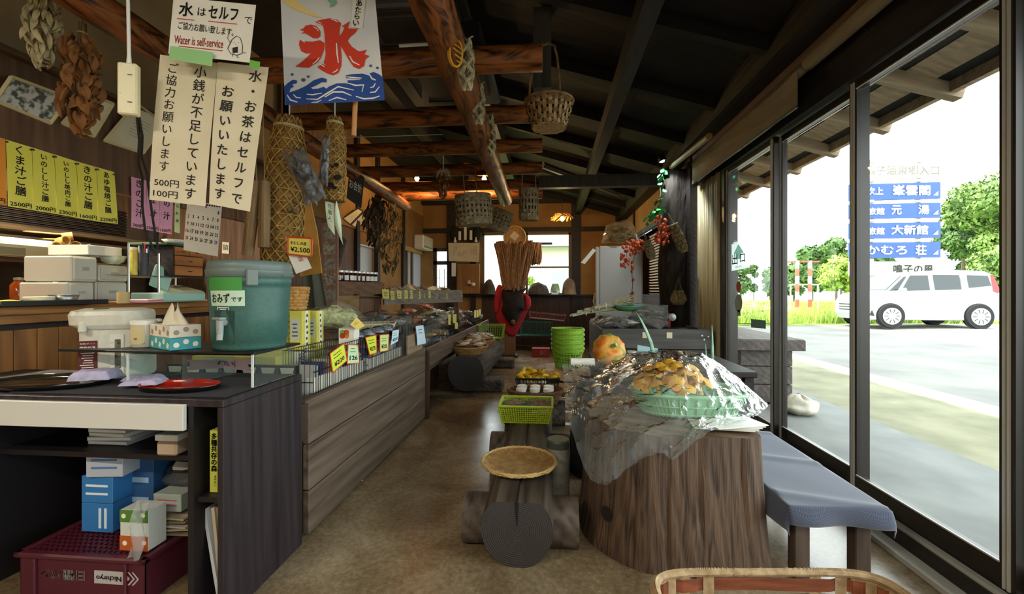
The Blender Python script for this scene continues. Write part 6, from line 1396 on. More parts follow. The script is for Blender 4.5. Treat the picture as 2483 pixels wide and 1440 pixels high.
# round winnowing tray in front
t = thing('bamboo_tray', 'round tan woven bamboo tray at the front of the log bench', 'tray', (at(1257, 1140, Z=.30).x, 2.33, Zb + .003)); rt = .195
def dish_z(x, y): return .012 + .028 * ((x * x + y * y) / rt ** 2) ** 2
tan1 = mt('tan splint', '#8f6a3a', .6, '#b08a54', sc=30); b = MB()
for k in range(-19, 20):
    x = k / 19.6 * rt; q = (rt * rt - x * x) ** .5; n = 24; vs = []
    for i in range(n + 1):
        y = -q + 2 * q * i / n; z = dish_z(x, y) + .0022 * math.sin(y / .0052 * 1.0 + k * math.pi / 1) ; vs += [V(x - .0046, y, z), V(x + .0046, y, z)]
    b.add(vs, [(2 * i, 2 * i + 1, 2 * i + 3, 2 * i + 2) for i in range(n)])
b.build('warp_splints', tan1, t, kind='stuff'); b = MB()
for k in range(-36, 37):
    y = k / 37 * rt; q = (rt * rt - y * y) ** .5; n = 40; vs = []
    for i in range(n + 1):
        x = -q + 2 * q * i / n; z = dish_z(x, y) + .0026 * math.sin(x / .0101 * math.pi + k * math.pi); vs += [V(x, y - .0022, z), V(x, y + .0022, z)]
    b.add(vs, [(2 * i, 2 * i + 1, 2 * i + 3, 2 * i + 2) for i in range(n)])
b.build('weft_splints', mt('light splint', '#a5824c', .6, '#c4a068', sc=30), t, kind='stuff')
for k in range(3): MB().tube([V((rt + .002 * k) * math.cos(q * .1047), (rt + .002 * k) * math.sin(q * .1047), .036 + .006 * math.sin(q * 1.3 + k * 2.1)) for q in range(61)], .0065, 6, False).build('rim_cord', mt('rim splint', '#b89a5c', .6), t)
# green handled baskets stacked on a crate
t = thing('low_crate', 'low pale wooden crate carrying the stacked green baskets', 'crate', (.17, 4.3, 0)); cwm = grain('pale crate wood', '#8a6a44', '#b39066', 1)
for z in (.06, .2, .34, .45):
    for y in (-.2, .2): MB().box((0, y, z), (.42, .018, .09)).build('slat', cwm, t)
    for x in (-.2, .2): MB().box((x, 0, z), (.018, .38, .09)).build('slat', cwm, t)
MB().box((0, 0, .492), (.42, .42, .012)).build('lid', cwm, t)
gp = mt('bright leaf green plastic', '#7da62c', .4)
def bucket(label, z):
    t = thing('green_basket', label, 'basket', (.17, 4.3, z), group='stacked green baskets'); n = 30
    b = MB()
    for k in range(n): a = 2 * math.pi * k / n; b.tube([(.115 * math.cos(a), .10 * math.sin(a), 0), (.15 * math.cos(a), .13 * math.sin(a), .19)], .0065, 4, False)
    for q in range(6): f = q / 5; r_ = .115 + .035 * f; b.tube([V(r_ * math.cos(k * .2094), r_ * .87 * math.sin(k * .2094), .005 + .17 * f) for k in range(31)], .005, 4, False)
    b.build('lattice', gp, t, kind='stuff')
    MB().lathe([(.150, .155), (.153, .195), (.162, .2), (.16, .205), (.146, .2), (.145, .155)], 36, sy=.87).build('rim_band', gp, t, smooth=True)
    MB().tube([V(.158 * math.cos(q), -.137 * math.sin(q) * 1.0, .185 - .09 * math.sin(q)) for q in [k * .2618 for k in range(13)]], .004, 6).build('handle', gp, t)
    for s_ in (-1, 1): MB().rbox((s_ * .158, 0, .185), (.012, .02, .025), .004).build('handle_lug', white_pl, t)
    MB().lathe([(.115, .002), (0, .002)], 20, sy=.87).build('base', gp, t); return t
for k in range(5): bucket(['green basket at the bottom of the stack', 'green basket second from the bottom of the stack', 'green basket in the middle of the stack', 'green basket second from the top of the stack', 'green basket on top of the stack with its handle down'][k], .5 + k * .045)
# low table behind the stump
t = thing('low_table', 'dark low table behind the stump holding pumpkin and jars', 'table', (.9, 3.62, 0)); MB().rbox((0, 0, .66), (1.1, .9, .04), .005).build('table_top', dark_wood_x, t)
for x in (-.5, .5):
    for y in (-.4, .4): MB().box((x, y, .32), (.06, .06, .64)).build('leg', dark_wood, t)
Zl = .682
pk, nt, N, L, b_ = newmat('orange green pumpkin'); b_.inputs['Roughness'].default_value = .5
tc = N.new('ShaderNodeTexCoord'); nz = N.new('ShaderNodeTexNoise'); nz.inputs['Scale'].default_value = 11; nz.inputs['Detail'].default_value = 5
cr = N.new('ShaderNodeValToRGB'); e = cr.color_ramp.elements; e[0].position = .38; e[0].color = lin('#c96a1a'); e[1].position = .62; e[1].color = lin('#8f9438'); x = cr.color_ramp.elements.new(.5); x.color = lin('#d59a34')
L.new(tc.outputs['Object'], nz.inputs['Vector']); L.new(nz.outputs['Fac'], cr.inputs[0]); L.new(cr.outputs[0], b_.inputs['Base Color'])
p = at(1463, 865, Z=Zl); t = thing('pumpkin', 'ribbed orange and green pumpkin lying behind the stump', 'pumpkin', (p.x, 3.42, Zl + .107), rx=R(62), rz=R(14))
MB().grid(lambda u, v: (lambda a, ph, rr: V(rr * math.cos(a) * math.sin(ph), rr * math.sin(a) * math.sin(ph), .105 * math.cos(ph) * (1 - .25 * math.exp(-(ph / .5) ** 2) - .25 * math.exp(-((math.pi - ph) / .5) ** 2))))(u * 6.2832, v * math.pi, .135 * (1 - .07 * abs(math.cos(u * 6.2832 * 5.5)) ** .5)), 66, 20, True).build('flesh', pk, t, smooth=True)
MB().tube([(0, 0, .075), (.005, 0, .10), (.018, 0, .12)], [.02, .014, .016], 8).build('stalk', mt('pumpkin stalk', '#9aa36a', .7), t)
for k, (px, lab) in enumerate(((1532, 'glass jar left of the pair behind the stump'), (1556, 'glass jar right of the pair behind the stump'))):
    t = thing('glass_jar', lab, 'jar', (at(px, 860, Y=3.45).x, 3.45, Zl)); MB().lathe([(0, 0), (.036, 0), (.038, .07), (.032, .085)], 18).build('glass', mt('pale glass', '#b9c4bc', .12, trans=.7), t, smooth=True); MB().lathe([(.036, .082), (.036, .098), (0, .1)], 18).build('lid', lidm, t)
t = thing('red_box', 'small red box between the pumpkin and the jars', 'box', (at(1510, 860, Y=3.4).x, 3.42, Zl)); MB().rbox((0, 0, .03), (.07, .07, .06), .004).build('box', mt('bright red card', '#b5242c', .5), t)
sheet('blue_card', 'pale blue card propped behind the glass jars', 'card', [at(1546, 836, Y=3.6), at(1596, 845, Y=3.6), at(1594, 870, Y=3.6), at(1545, 869, Y=3.6)], mt('sky card', '#9fc8d4', .7), nu=2, nv=2)
t = thing('newspaper_roll', 'rolled newspaper with printed columns beside the pumpkin', 'newspaper', (at(1412, 880, Y=3.3).x, 3.3, Zl + .03), rz=.1); MB().tube([(-.09, 0, 0), (.09, 0, 0)], .03, 16).build('roll', white_p, t); b = MB()
for k in range(7): b.tube([V(-.08 + k * .026, .0305 * math.cos(a), .0305 * math.sin(a)) for a in [-2.6 + .3 * q for q in range(9)]], .004, 4)
b.build('print', MATS['grey ink'], t, kind='stuff')
aloe = mt('blue green leaf', '#5f8a6c', .5, '#86a888', sc=8)
def blade(name, label, pts, D, w0):
    P_ = [at(a, c, D=D) for a, c in pts]; t = thing(name, label, 'leaf', P_[0]); P_ = [p - P_[0] for p in P_]; n = len(P_)
    MB().tube(P_, [w0 * (1 - (i / (n - 1)) ** 1.6) + .0015 for i in range(n)], 8, True, (1, .45)).build('blade', aloe, t, smooth=True); return t
blade('leek_leaf', 'long pointed blue-green leaf rising behind the stump', [(1590, 884), (1578, 830), (1566, 800), (1554, 775), (1543, 757)], 3.3, .022)
blade('leek_leaf', 'upright pointed green leaf before the cream ribbed panel', [(1727, 885), (1727, 850), (1727, 820), (1726, 788)], 3.4, .022)
blade('leek_leaf', 'short green leaf left of the upright one at the ribbed panel', [(1712, 885), (1712, 862), (1711, 833)], 3.4, .012)
t = thing('dark_sack', 'black sack with white print slumped between the bench and the stump', 'sack', (.26, 3.05, 0)); 
MB().grid(lambda u, v: (lambda a: V(.13 * math.cos(a) * (1 - .35 * v ** 2) * (1 + .12 * noise.noise(V(u * 8, v * 5, 1))), .15 * math.sin(a) * (1 - .35 * v ** 2) * (1 + .12 * noise.noise(V(u * 8, v * 5, 2))), .60 * v))(u * 6.2832), 30, 14, True).build('sack', mt('black poly', '#1b1c1e', .35), t, smooth=True)
MB().lathe([(.09, .60), (.05, .63), (0, .62)], 20).build('sack_top', MATS['black poly'], t)
b = MB()
for k in range(9): a = R(-150 + k * 9); b.box((.137 * math.cos(a), .157 * math.sin(a), .42 + .02 * math.sin(k * .8)), (.006, .006, .02))
b.build('print', white_p, t, kind='stuff')
t = thing('paper_barrel', 'pale cylindrical drum with dark lid standing between bench and stump', 'drum', (.10, 2.52, 0)); MB().lathe([(0, 0), (.085, 0), (.09, .01), (.09, .34), (.086, .36)], 28).build('drum', mt('weathered drum', '#6b675e', .7, '#8a867a', sc=(6, 6, 20)), t, smooth=False); MB().lathe([(.093, .35), (.093, .385), (.085, .395), (0, .395)], 28).build('lid', mt('drum lid', '#3a463a', .5), t)
t.location.x = .045; t.scale = (.72, .72, 1)
# ---- stump top: paper trays, mint basket with yellow mushrooms under plastic
Zs = .612
for k in range(5):
    o = MB().rbox((0, 0, .002), (.26, .15, .004), .001).build('foam_tray', white_pl, loc=(.80 + .012 * k, 2.13 - .006 * k, Zs + .0052 * k), rot=(0, 0, .1 * k - .1)); tag(o, ['lowest', 'second from the bottom', 'middle', 'second from the top', 'topmost'][k] + ' white foam tray of the fanned pile on the stump', 'tray', 'foam trays on the stump')
mint = mt('mint plastic', '#93c79a', .4, trans=.1); t = thing('mint_basket', 'oblong mint green basket heaped with yellow mushrooms on the stump', 'basket', (.725, 2.39, Zs)); n = 64
for (r0, z0), (r1, z1), nm in (((.8, 0), (.97, .105), 'ribs'),):
    b = MB()
    for k in range(n): a = 2 * math.pi * k / n; c_, s_ = math.copysign(abs(math.cos(a)) ** .7, math.cos(a)), math.copysign(abs(math.sin(a)) ** .7, math.sin(a)); b.tube([(.29 * r0 * c_, .19 * r0 * s_, z0), (.29 * r1 * c_, .19 * r1 * s_, z1)], .006, 4, False)
    b.build('ribs', mint, t, kind='stuff')
se = lambda f, z, w: [V(.29 * f * math.copysign(abs(math.cos(2 * math.pi * k / 48)) ** .7, math.cos(2 * math.pi * k / 48)), .19 * f * math.copysign(abs(math.sin(2 * math.pi * k / 48)) ** .7, math.sin(2 * math.pi * k / 48)), z) for k in range(49)]
for f, z, w in ((.98, .11, .012), (.9, .055, .005), (.82, .012, .008)): MB().tube(se(f, z, w), w, 6, False).build('hoop', mint, t)
MB().add([p for p in se(.80, .01, 0)][:-1], [tuple(range(48))]).build('base', mint, t)
MB().grid(lambda u, v: (lambda a, f: V(.29 * f * math.copysign(abs(math.cos(a)) ** .7, math.cos(a)), .19 * f * math.copysign(abs(math.sin(a)) ** .7, math.sin(a)), .105 * v))(u * 6.2832, .79 + .17 * v), 48, 2, True).build('inner_wall', mint, t)
ym = mt('yellow mushroom', '#c98a18', .6, '#e2b440', sc=25, bump=.4); mm = MB()
mm.grid(lambda u, v: (lambda a, r_: V(r_ * math.cos(a), r_ * math.sin(a), .03 - .032 * (r_ / .05) ** 2 + .006 * math.sin(5 * a) * v))(u * 6.2832, .005 + .05 * v * (1 + .08 * math.sin(3 * u * 6.2832))), 22, 5, True); o = mm.build('cap', ym, smooth=True); capme = o.data; bpy.data.objects.remove(o)
stme_o = MB().tube([(0, 0, 0), (.005, 0, -.03), (.0, .004, -.055)], [.012, .010, .014], 8).build('stem', ym); stme = stme_o.data; bpy.data.objects.remove(stme_o)
for k in range(26):
    a = k * 2.4; rr = .15 * (k / 26) ** .5; x, y = .64 + rr * math.cos(a) * 1.15, 2.36 + rr * math.sin(a) * .75; z = Zs + .12 + .12 * (1 - (rr / .15) ** 2) + U(0, .015)
    t = thing('yellow_mushroom', f'yellow mushroom under the plastic, {ORD[k % 13]} from the heap ' + ('middle outward' if k < 13 else 'rim inward'), 'mushroom', (x, y, z), U(0, 6), 'yellow mushrooms under plastic', U(-.5, .5), U(-.5, .5)); t.scale = (U(.8, 1.2),) * 3
    link('cap', capme, t); link('stem', stme, t)
# clear plastic sheet over everything
G = [[(1365, 888, 2.75), (1450, 876, 2.75), (1530, 858, 2.7), (1640, 852, 2.62), (1720, 868, 2.6), (1790, 920, 2.5), (1852, 975, 2.42)],
     [(1368, 930, 2.6), (1455, 925, 2.5), (1545, 890, 2.38), (1650, 868, 2.30), (1730, 885, 2.28), (1800, 930, 2.28), (1862, 985, 2.26)],
     [(1375, 1000, 2.35), (1450, 995, 2.25), (1540, 950, 2.15), (1650, 935, 2.11), (1740, 952, 2.12), (1812, 980, 2.13), (1838, 1004, 2.15)],
     [(1395, 1070, 2.15), (1460, 1058, 2.05), (1550, 1020, 2.0), (1650, 1010, 1.97), (1720, 1010, 2.0), (1782, 1012, 2.04), (1824, 1010, 2.08)],
     [(1415, 1130, 2.05), (1462, 1120, 1.95), (1540, 1080, 1.91), (1620, 1085, 1.89), (1690, 1050, 1.91), (1750, 1030, 1.96), (1816, 1014, 2.02)],
     [(1430, 1165, 2.03), (1478, 1174, 1.93), (1524, 1135, 1.90), (1598, 1098, 1.88), (1632, 1112, 1.87), (1716, 1052, 1.92), (1811, 1018, 2.0)]]
W3 = [[at(a, c, D=d_) for a, c, d_ in r_] for r_ in G]
def cm4(p0, p1, p2, p3, f): return .5 * ((2 * p1) + (-p0 + p2) * f + (2 * p0 - 5 * p1 + 4 * p2 - p3) * f * f + (-p0 + 3 * p1 - 3 * p2 + p3) * f ** 3)
def spl(row, u):
    n = len(row) - 1; x = min(u * n, n - 1e-6); i = int(x); return cm4(row[max(i - 1, 0)], row[i], row[i + 1], row[min(i + 2, n)], x - i)
def filmp(u, v):
    p = spl([spl(r_, u) for r_ in W3], v)
    rd = lambda s_, q: (1 - abs(noise.noise(V(u * s_ * 1.6 + q, v * s_ + q * 2, q)))) ** 5
    d = .024 * (rd(3, 1) - .3) + .018 * (rd(6, 3) - .3) + .009 * (rd(11, 7) - .3) + .002 * noise.noise(V(u * 20, v * 20, 5))
    return p + V(-.25, -.75, .6) * d - W3[2][3]
pf = clear('clear poly sheet', '#fbfdfc', .085, .07, haze=.15, hazecol='#e6f2f4', bump=.3)
t = thing('plastic_sheet', 'crumpled clear plastic sheet thrown over the mint basket and stump edge', 'plastic sheet', W3[2][3]); MB().grid(filmp, 110, 90).build('sheet', pf, t, smooth=False)
# ---- foreground basket at the lower right
bk_ = mt('red brown splint', '#6a3820', .5, '#94553a', sc=(6, 40, 40)); bt2 = mt('tan lashing', '#8f7350', .7, '#b39a74', sc=40)
p0 = at(1590, 1400, D=1.25); p1 = at(2160, 1418, D=1.25); hz_ = p0.z - .006
t = thing('splint_basket', 'red-brown splint basket with lashed rim in the near right corner', 'basket', ((p0.x + p1.x) / 2, (p0.y + p1.y) / 2 - .17, 0), rz=math.atan2(p1.y - p0.y, p1.x - p0.x)); w = (p1 - p0).length / 2; d = .2
RB = lambda a, k: V(w * k * math.copysign(abs(math.cos(a)) ** .35, math.cos(a)), d * k * math.copysign(abs(math.sin(a)) ** .35, math.sin(a)), 0)
for q in range(9):
    z = hz_ - .035 - q * .048; b = MB(); vs = []; n = 112
    for k in range(n):
        a = 2 * math.pi * k / n; s_ = 1 + .016 * (1 if (k // 4 + q) % 2 else -1); vs += [RB(a, s_) + V(0, 0, z - .019), RB(a, s_) + V(0, 0, z + .019)]
    b.add(vs, [(2 * k, 2 * ((k + 1) % n), 2 * ((k + 1) % n) + 1, 2 * k + 1) for k in range(n)]); b.build('weaver', bk_, t)
for k in range(28):
    a = 2 * math.pi * (k + .5) / 28; c = RB(a, 1.0); e1 = (RB(a + .05, 1) - RB(a - .05, 1)).normalized() * .016; z0 = .01
    MB().add([c - e1 + V(0, 0, z0), c + e1 + V(0, 0, z0), c + e1 + V(0, 0, hz_), c - e1 + V(0, 0, hz_)], [(0, 1, 2, 3)]).build('stake', bt2, t)
MB().tube([RB(2 * math.pi * k / 80, 1.01) + V(0, 0, hz_) for k in range(81)], .011, 8, False).build('rim', bt2, t)
b = MB()
for k in range(420): a = 2 * math.pi * k / 420; c = RB(a, 1.01) + V(0, 0, hz_); o_ = RB(a, 1).normalized(); b.tube([c + o_ * .013 + V(0, 0, -.004), c + V(0, 0, .0125), c - o_ * .012 + RB(a + .02, 1) - RB(a, 1)], .0022, 4, False)
b.build('rim_lashing', bt2, t, kind='stuff')
for k in range(14):
    a = 2 * math.pi * (k + .25) / 14; b = MB(); e1 = (RB(a + .05, 1) - RB(a - .05, 1)).normalized()
    for q in range(4): c = RB(a, 1.015) + e1 * (.006 * q - .009); b.tube([c + V(0, 0, hz_ + .008), c + V(0, 0, hz_ - .055)], .003, 4)
    b.build('lashing_knot', bt2, t, kind='stuff')
MB().add([RB(2 * math.pi * k / 40, .98) + V(0, 0, .012) for k in range(40)], [tuple(range(40))]).build('base', bk_, t)
b = MB(); b.tube([RB(0, 1) + V(0, 0, hz_), RB(0, 1) + V(.04, 0, hz_ - .01), RB(0, 1) + V(.06, 0, hz_ - .04)], .007, 6); b.build('splint_tail', bt2, t)
# ---- dark sloping shelf at the right
slt = grain('slate painted board', '#3a3836', '#55524e', 0, .6)
t = thing('display_table', 'dark sloping display table with a nailed front board at the right', 'display stand', (1.08, 5.3, 0))
MB().rbox((0, -.78, .76), (1.1, .03, .2), .003).build('front_board', slt, t); MB().rbox((0, -.74, .58), (1.04, .03, .14), .003).build('lower_board', slt, t); MB().rbox((0, -.74, .28), (1.04, .03, .44), .003).build('lower_board', slt, t)
MB().box((0, 0, .80), (1.06, 1.5, .03), rot(4, 0, 0)).build('deck', slt, t)
for s_ in (-1, 1): MB().box((s_ * .53, 0, .42), (.03, 1.5, .84)).build('end_panel', slt, t)
for x, z in ((.44, .80), (.50, .79), (.46, .76)): MB().lathe([(.008, 0), (.008, .003)], 8, cap1=True).build('nail', white_pl, t, loc=(x, -.796, z), rot=(R(90), 0, 0))
for x in (-.12, .12): MB().box((x, -.797, .8), (.055, .002, .06)).build('paper_label', cream_p, t)
heap(16, .62, 1.2, 4.62, 5.5, .90, .86, ['dark', 'purple', 'pale', 'dark', 'purple', 'pale'], 'of the packets on the dark sloping table', 'packets on the dark table', 1.2, 1.7)
drym = mt('dry grey stalks', '#8a8468', .9, '#b0aa88', sc=30)
for k in range(4):
    a = at((1385, 1402, 1420, 1440)[k], (778, 770, 765, 760)[k], D=4.7); e = at((1500, 1510, 1520, 1530)[k], (755, 750, 745, 742)[k], D=5.1); t = thing('stalk_bundle', ['dry grey stalk bundle lying nearest the aisle', 'dry grey stalk bundle second from the aisle', 'dry grey stalk bundle third from the aisle', 'dry grey stalk bundle at the rear of the row'][k], 'dried bundle', a + V(0, 0, .06), group='dry stalk bundles on the dark table'); d = e - a; b = MB()
    for q in range(26): o_ = V(U(-.05, .05), U(-.05, .05), U(-.03, .04)); b.tube([o_ * .4, d * .3 + o_ * .3, d + o_ * 1.8], .0035, 4)
    b.build('stalks', drym, t, kind='stuff'); MB().tube([d * .3 + V(0, .03 * math.cos(q), .03 * math.sin(q)) for q in [k_ * .785 for k_ in range(9)]], .005, 5, False).build('tie', white_pl, t)
t = bag('big clear bag of pale dried puffs resting on the dark table', [(1535, 735), (1620, 740), (1622, 785), (1528, 785)], 4.9, .16, clear('loose poly', '#f4f6f4', .2, .1, haze=.25, bump=.6), mt('pale puffs', '#a39a88', .9, '#c9c2b0', sc=30, bump=.6))
t = thing('green_tray', 'shallow green colander leaning on the clear bag', 'colander', at(1525, 752, D=5.0), rx=.1, rz=.2); MB().lathe([(0, 0), (.14, .01), (.2, .06), (.205, .062), (.21, .06), (.145, 0), (0, -.005)], 36, sy=.7).build('bowl', mt('green melamine', '#4f8a3a', .4), t, smooth=True); MB().tube([V(.21 * math.cos(q * .1745), .147 * math.sin(q * .1745), .062) for q in range(37)], .008, 6, False).build('rim', mt('blue rim', '#4a86a0', .4), t)
t = thing('red_hand_lamp', 'small red gadget with a chrome wheel at the window end of the table', 'gadget', at(1622, 790, D=4.9)); MB().rbox((0, 0, .06), (.03, .03, .16), .006).build('body', MATS['bright red card'], t); MB().lathe([(.002, 0), (.04, 0), (.042, .01), (.002, .012)], 16).build('wheel', chrome, t, loc=(.03, -.02, .1), rot=(R(90), 0, 0))
# ================================================================== FAR END OF THE HALL AND RIGHT WALL
# fridge with a clear bag on top
fp = at(1505, 745, D=6.3); fr = thing('refrigerator', 'white upright refrigerator at the back right', 'refrigerator', (fp.x, fp.y + .1, 0), rz=R(-6)); fw = mt('fridge white', '#c6c6c6', .4)
MB().rbox((0, 0, .95), (.6, .58, 1.88), .02).build('cabinet', fw, fr); MB().rbox((-.325, 0, 1.35), (.05, .56, 1.06), .015).build('door', fw, fr); MB().rbox((-.325, 0, .42), (.05, .56, .76), .015).build('door', fw, fr)
for z in (1.1, .62): MB().tube([(-.355, -.2, z - .12), (-.375, -.2, z), (-.355, -.2, z + .12)], .012, 8).build('handle', ivory, fr)
for k, z in enumerate((1.22, 1.10, .98)): MB().lathe([(.02, 0), (.02, .004), (0, .006)], 12).build('magnet', mt('brown magnet', '#6a3a30', .6), fr, loc=(.16, -.292, z), rot=(R(90), 0, 0))
bag('big clear bag of pale husks resting on top of the refrigerator', [(1470, 545), (1530, 528), (1552, 592), (1458, 590)], 6.2, .22, clear('amber poly', '#f2ead8', .22, .08, haze=.2, hazecol='#d8c6a0', bump=.6), mt('husks', '#8a744c', .9, '#b39a68', sc=25))
sheet('paper_slip', 'long white paper slip fluttering from the refrigerator corner', 'paper', [at(1438, 602, D=6.1), at(1446, 606, D=6.1), at(1418, 640, D=6.0), at(1408, 637, D=6.0)], white_p, nu=2, nv=4, curl=.01)
# carved trunk with green-lit foliage and a clip lamp
tk = grain('black bark', '#14100e', '#2c2420', 2, .8, sc=12, stretch=.1, bump=1, swirl=3)
tp = at(1645, 705, Y=5.45); n, k_ = 28, 22; vs = []
for i in range(k_ + 1):
    f = i / k_; z = 2.7 * f
    for j in range(n):
        a = 2 * math.pi * j / n; rr = .2 * (1 + .22 * noise.noise(V(math.cos(a) * 1.5, math.sin(a) * 1.5, z * 1.6)) + .08 * noise.noise(V(math.cos(a) * 5, math.sin(a) * 5, z * 5))); vs.append(V(rr * math.cos(a) * 1.0, rr * math.sin(a) * .8, z))
b = MB().add(vs, [(i * n + j, i * n + (j + 1) % n, (i + 1) * n + (j + 1) % n, (i + 1) * n + j) for i in range(k_) for j in range(n)])
trk = tag(b.build('tree_trunk', tk, loc=(tp.x - .02, 5.45, 0), smooth=False), 'rough black tree trunk standing as a post at the right wall', 'trunk')
t = log('bark_pole', 'pale peeled pole slanting from the trunk top along the header', at(1628, 405, D=5.2), at(1720, 330, D=3.9), .03, grain('peeled bark', '#6b6252', '#a59a84', 1), endm, cat='pole')
lf_g = leafmesh('l', mt('vivid green leaf', '#1f7a3c', .5, '#35a055', sc=10), .06, .08, .6)
t = thing('green_vine', 'green leafy vine climbing the trunk under the clip lamp', 'vine', at(1610, 430, D=5.15)); o0 = t.location; b = MB()
path = [(1612, 410), (1600, 440), (1602, 470), (1598, 500), (1585, 520), (1572, 535)]
MB().tube([at(a, c, D=5.15) - o0 for a, c in path], .006, 5).build('stem', mt('vine stem', '#2a4a24', .7), t)
for k in range(38):
    i = U(0, len(path) - 1.01); a = int(i); q = at(path[a][0] + (path[a + 1][0] - path[a][0]) * (i - a) + U(-9, 9), path[a][1] + (path[a + 1][1] - path[a][1]) * (i - a) + U(-9, 9), D=5.1 + U(-.06, .06)) - o0
    l_ = link('leaf', lf_g, t, q, (U(-1, 1), U(-1, 1), U(0, 6))); l_.scale = (U(.7, 1.1),) * 3
cl = at(1604, 384, D=5.0); t = thing('clip_lamp', 'small black clip spotlight lighting the green vine', 'lamp', cl); MB().tube([(0, 0, .05), (0, 0, .0), (.012, 0, -.03)], [.025, .045, .05], 14).build('shade', black_pl, t); MB().lathe([(0, -.045), (.03, -.04), (.034, -.02), (.02, 0)], 12).build('bulb', glow('white led', '#f4fff6', 30), t); MB().tube([(0, 0, .05), (.05, .03, .1)], .008, 6).build('arm', black_pl, t)
lamp_d = bpy.data.lights.new('clip_light', 'SPOT'); lamp_d.energy = 25; lamp_d.spot_size = 2.0; lamp_d.spot_blend = .5; lamp_d.shadow_soft_size = .02; lamp_d.color = (.92, 1, .95); lo_ = bpy.data.objects.new('clip_light', lamp_d); COL.objects.link(lo_); lo_.parent = t; lo_.location = (0, 0, -.06); lo_.rotation_euler = (R(18), R(-8), 0)
# red lantern-plant sprays, woven hanging pods
redc = mt('lantern red', '#b8401e', .6, '#d2602c', sc=25); hz = MB().lathe([(.002, -.03), (.012, -.018), (.017, 0), (.012, .015), (.002, .022)], 7).build('l', redc); hzme = hz.data; bpy.data.objects.remove(hz)
def spray(label, pts, D, n, s0):
    p = at(*pts[0], D=D); t = thing('lantern_spray', label, 'dried spray', p); q = [at(a, c, D=D) - p for a, c in pts]
    MB().tube(q, .004, 5).build('stem', MATS['dry stem'], t)
    for k in range(n):
        i = U(0, len(q) - 1.01); a = int(i); c = q[a].lerp(q[a + 1], i - a); e = c + V(U(-s0, s0), U(-s0, s0), U(-s0 * 1.3, .2 * s0)); l_ = link('lantern', hzme, t, e, (U(-.6, .6), U(-.6, .6), U(0, 6))); l_.scale = (U(.8, 1.3),) * 3
    return t
spray('spray of red lantern pods hanging before the refrigerator', [(1552, 580), (1535, 590), (1520, 605), (1518, 640)], 5.3, 60, .09)
spray('sparse string of red pods trailing from the lantern spray', [(1545, 583), (1532, 655), (1534, 690), (1530, 735)], 5.32, 9, .015)
spray('smaller dull red lantern spray higher on the trunk', [(1600, 528), (1606, 545), (1606, 575)], 5.0, 34, .075)
def pod(label, top, bot, D, r_):
    A_, B2 = at(*top, D=D), at(*bot, D=D); L_ = (A_ - B2).length; dr = (A_ - B2).normalized(); q = dr.to_track_quat('Z', 'Y').to_euler()
    t = weave_basket('woven_pod', label, B2, [(r_ * .45, 0), (r_ * .9, L_ * .2), (r_, L_ * .6), (r_ * .75, L_)], 12, 8, mt('grey tan strip', '#6e6048', .75, '#94856a', sc=30), None, [([(r_ * .6, 0, L_), (0, 0, L_ + .14), (-r_ * .6, 0, L_)], .004)]); t.rotation_euler = q; return t
pod('long grey woven pod hanging aslant on the trunk', (1632, 545), (1660, 610), 4.95, .062)
pod('stubby dark woven pod between the red sprays', (1568, 585), (1582, 628), 5.15, .055)
weave_basket('gourd_basket', 'little round woven gourd basket low on the trunk', at(1645, 738, D=4.95), [(.05, 0), (.085, .05), (.075, .1), (.05, .15)], 14, 7, mt('olive tan strip', '#6a5a3a', .75, '#8f7d55', sc=30), None, [([(-.04, 0, .15), (0, 0, .3), (.04, 0, .15)], .004)])
# straw shade pendant
pp = at(1363, 530, D=8.0); t = thing('pendant_lamp', 'glowing pendant lamp with a loose straw shade at the back', 'lamp', pp); b = MB()
for k in range(60): a = U(0, 6.28); b.tube([V(.03 * math.cos(a), .03 * math.sin(a), .10), V(.14 * math.cos(a + .5), .14 * math.sin(a + .5), .07 + U(-.02, .02)), V(.21 * math.cos(a + 1), .21 * math.sin(a + 1), .0 + U(-.03, .02))], .004, 4)
b.build('straw_shade', mt('shade straw', '#9a6a2c', .8), t, kind='stuff'); MB().lathe([(.002, -.05), (.03, -.03), (.038, 0), (.02, .04)], 14).build('bulb', bulb_m2 if False else glow('pendant bulb', '#ffcf7a', 40), t, smooth=True); MB().tube([(0, 0, .04), (0, 0, .78)], .006, 6).build('cord', black_pl, t)
pd_ = bpy.data.lights.new('pendant_light', 'POINT'); pd_.energy = 14; pd_.color = (1, .66, .3); pd_.shadow_soft_size = .04; po_ = bpy.data.objects.new('pendant_light', pd_); COL.objects.link(po_); po_.parent = t; po_.location = (0, 0, -.09)
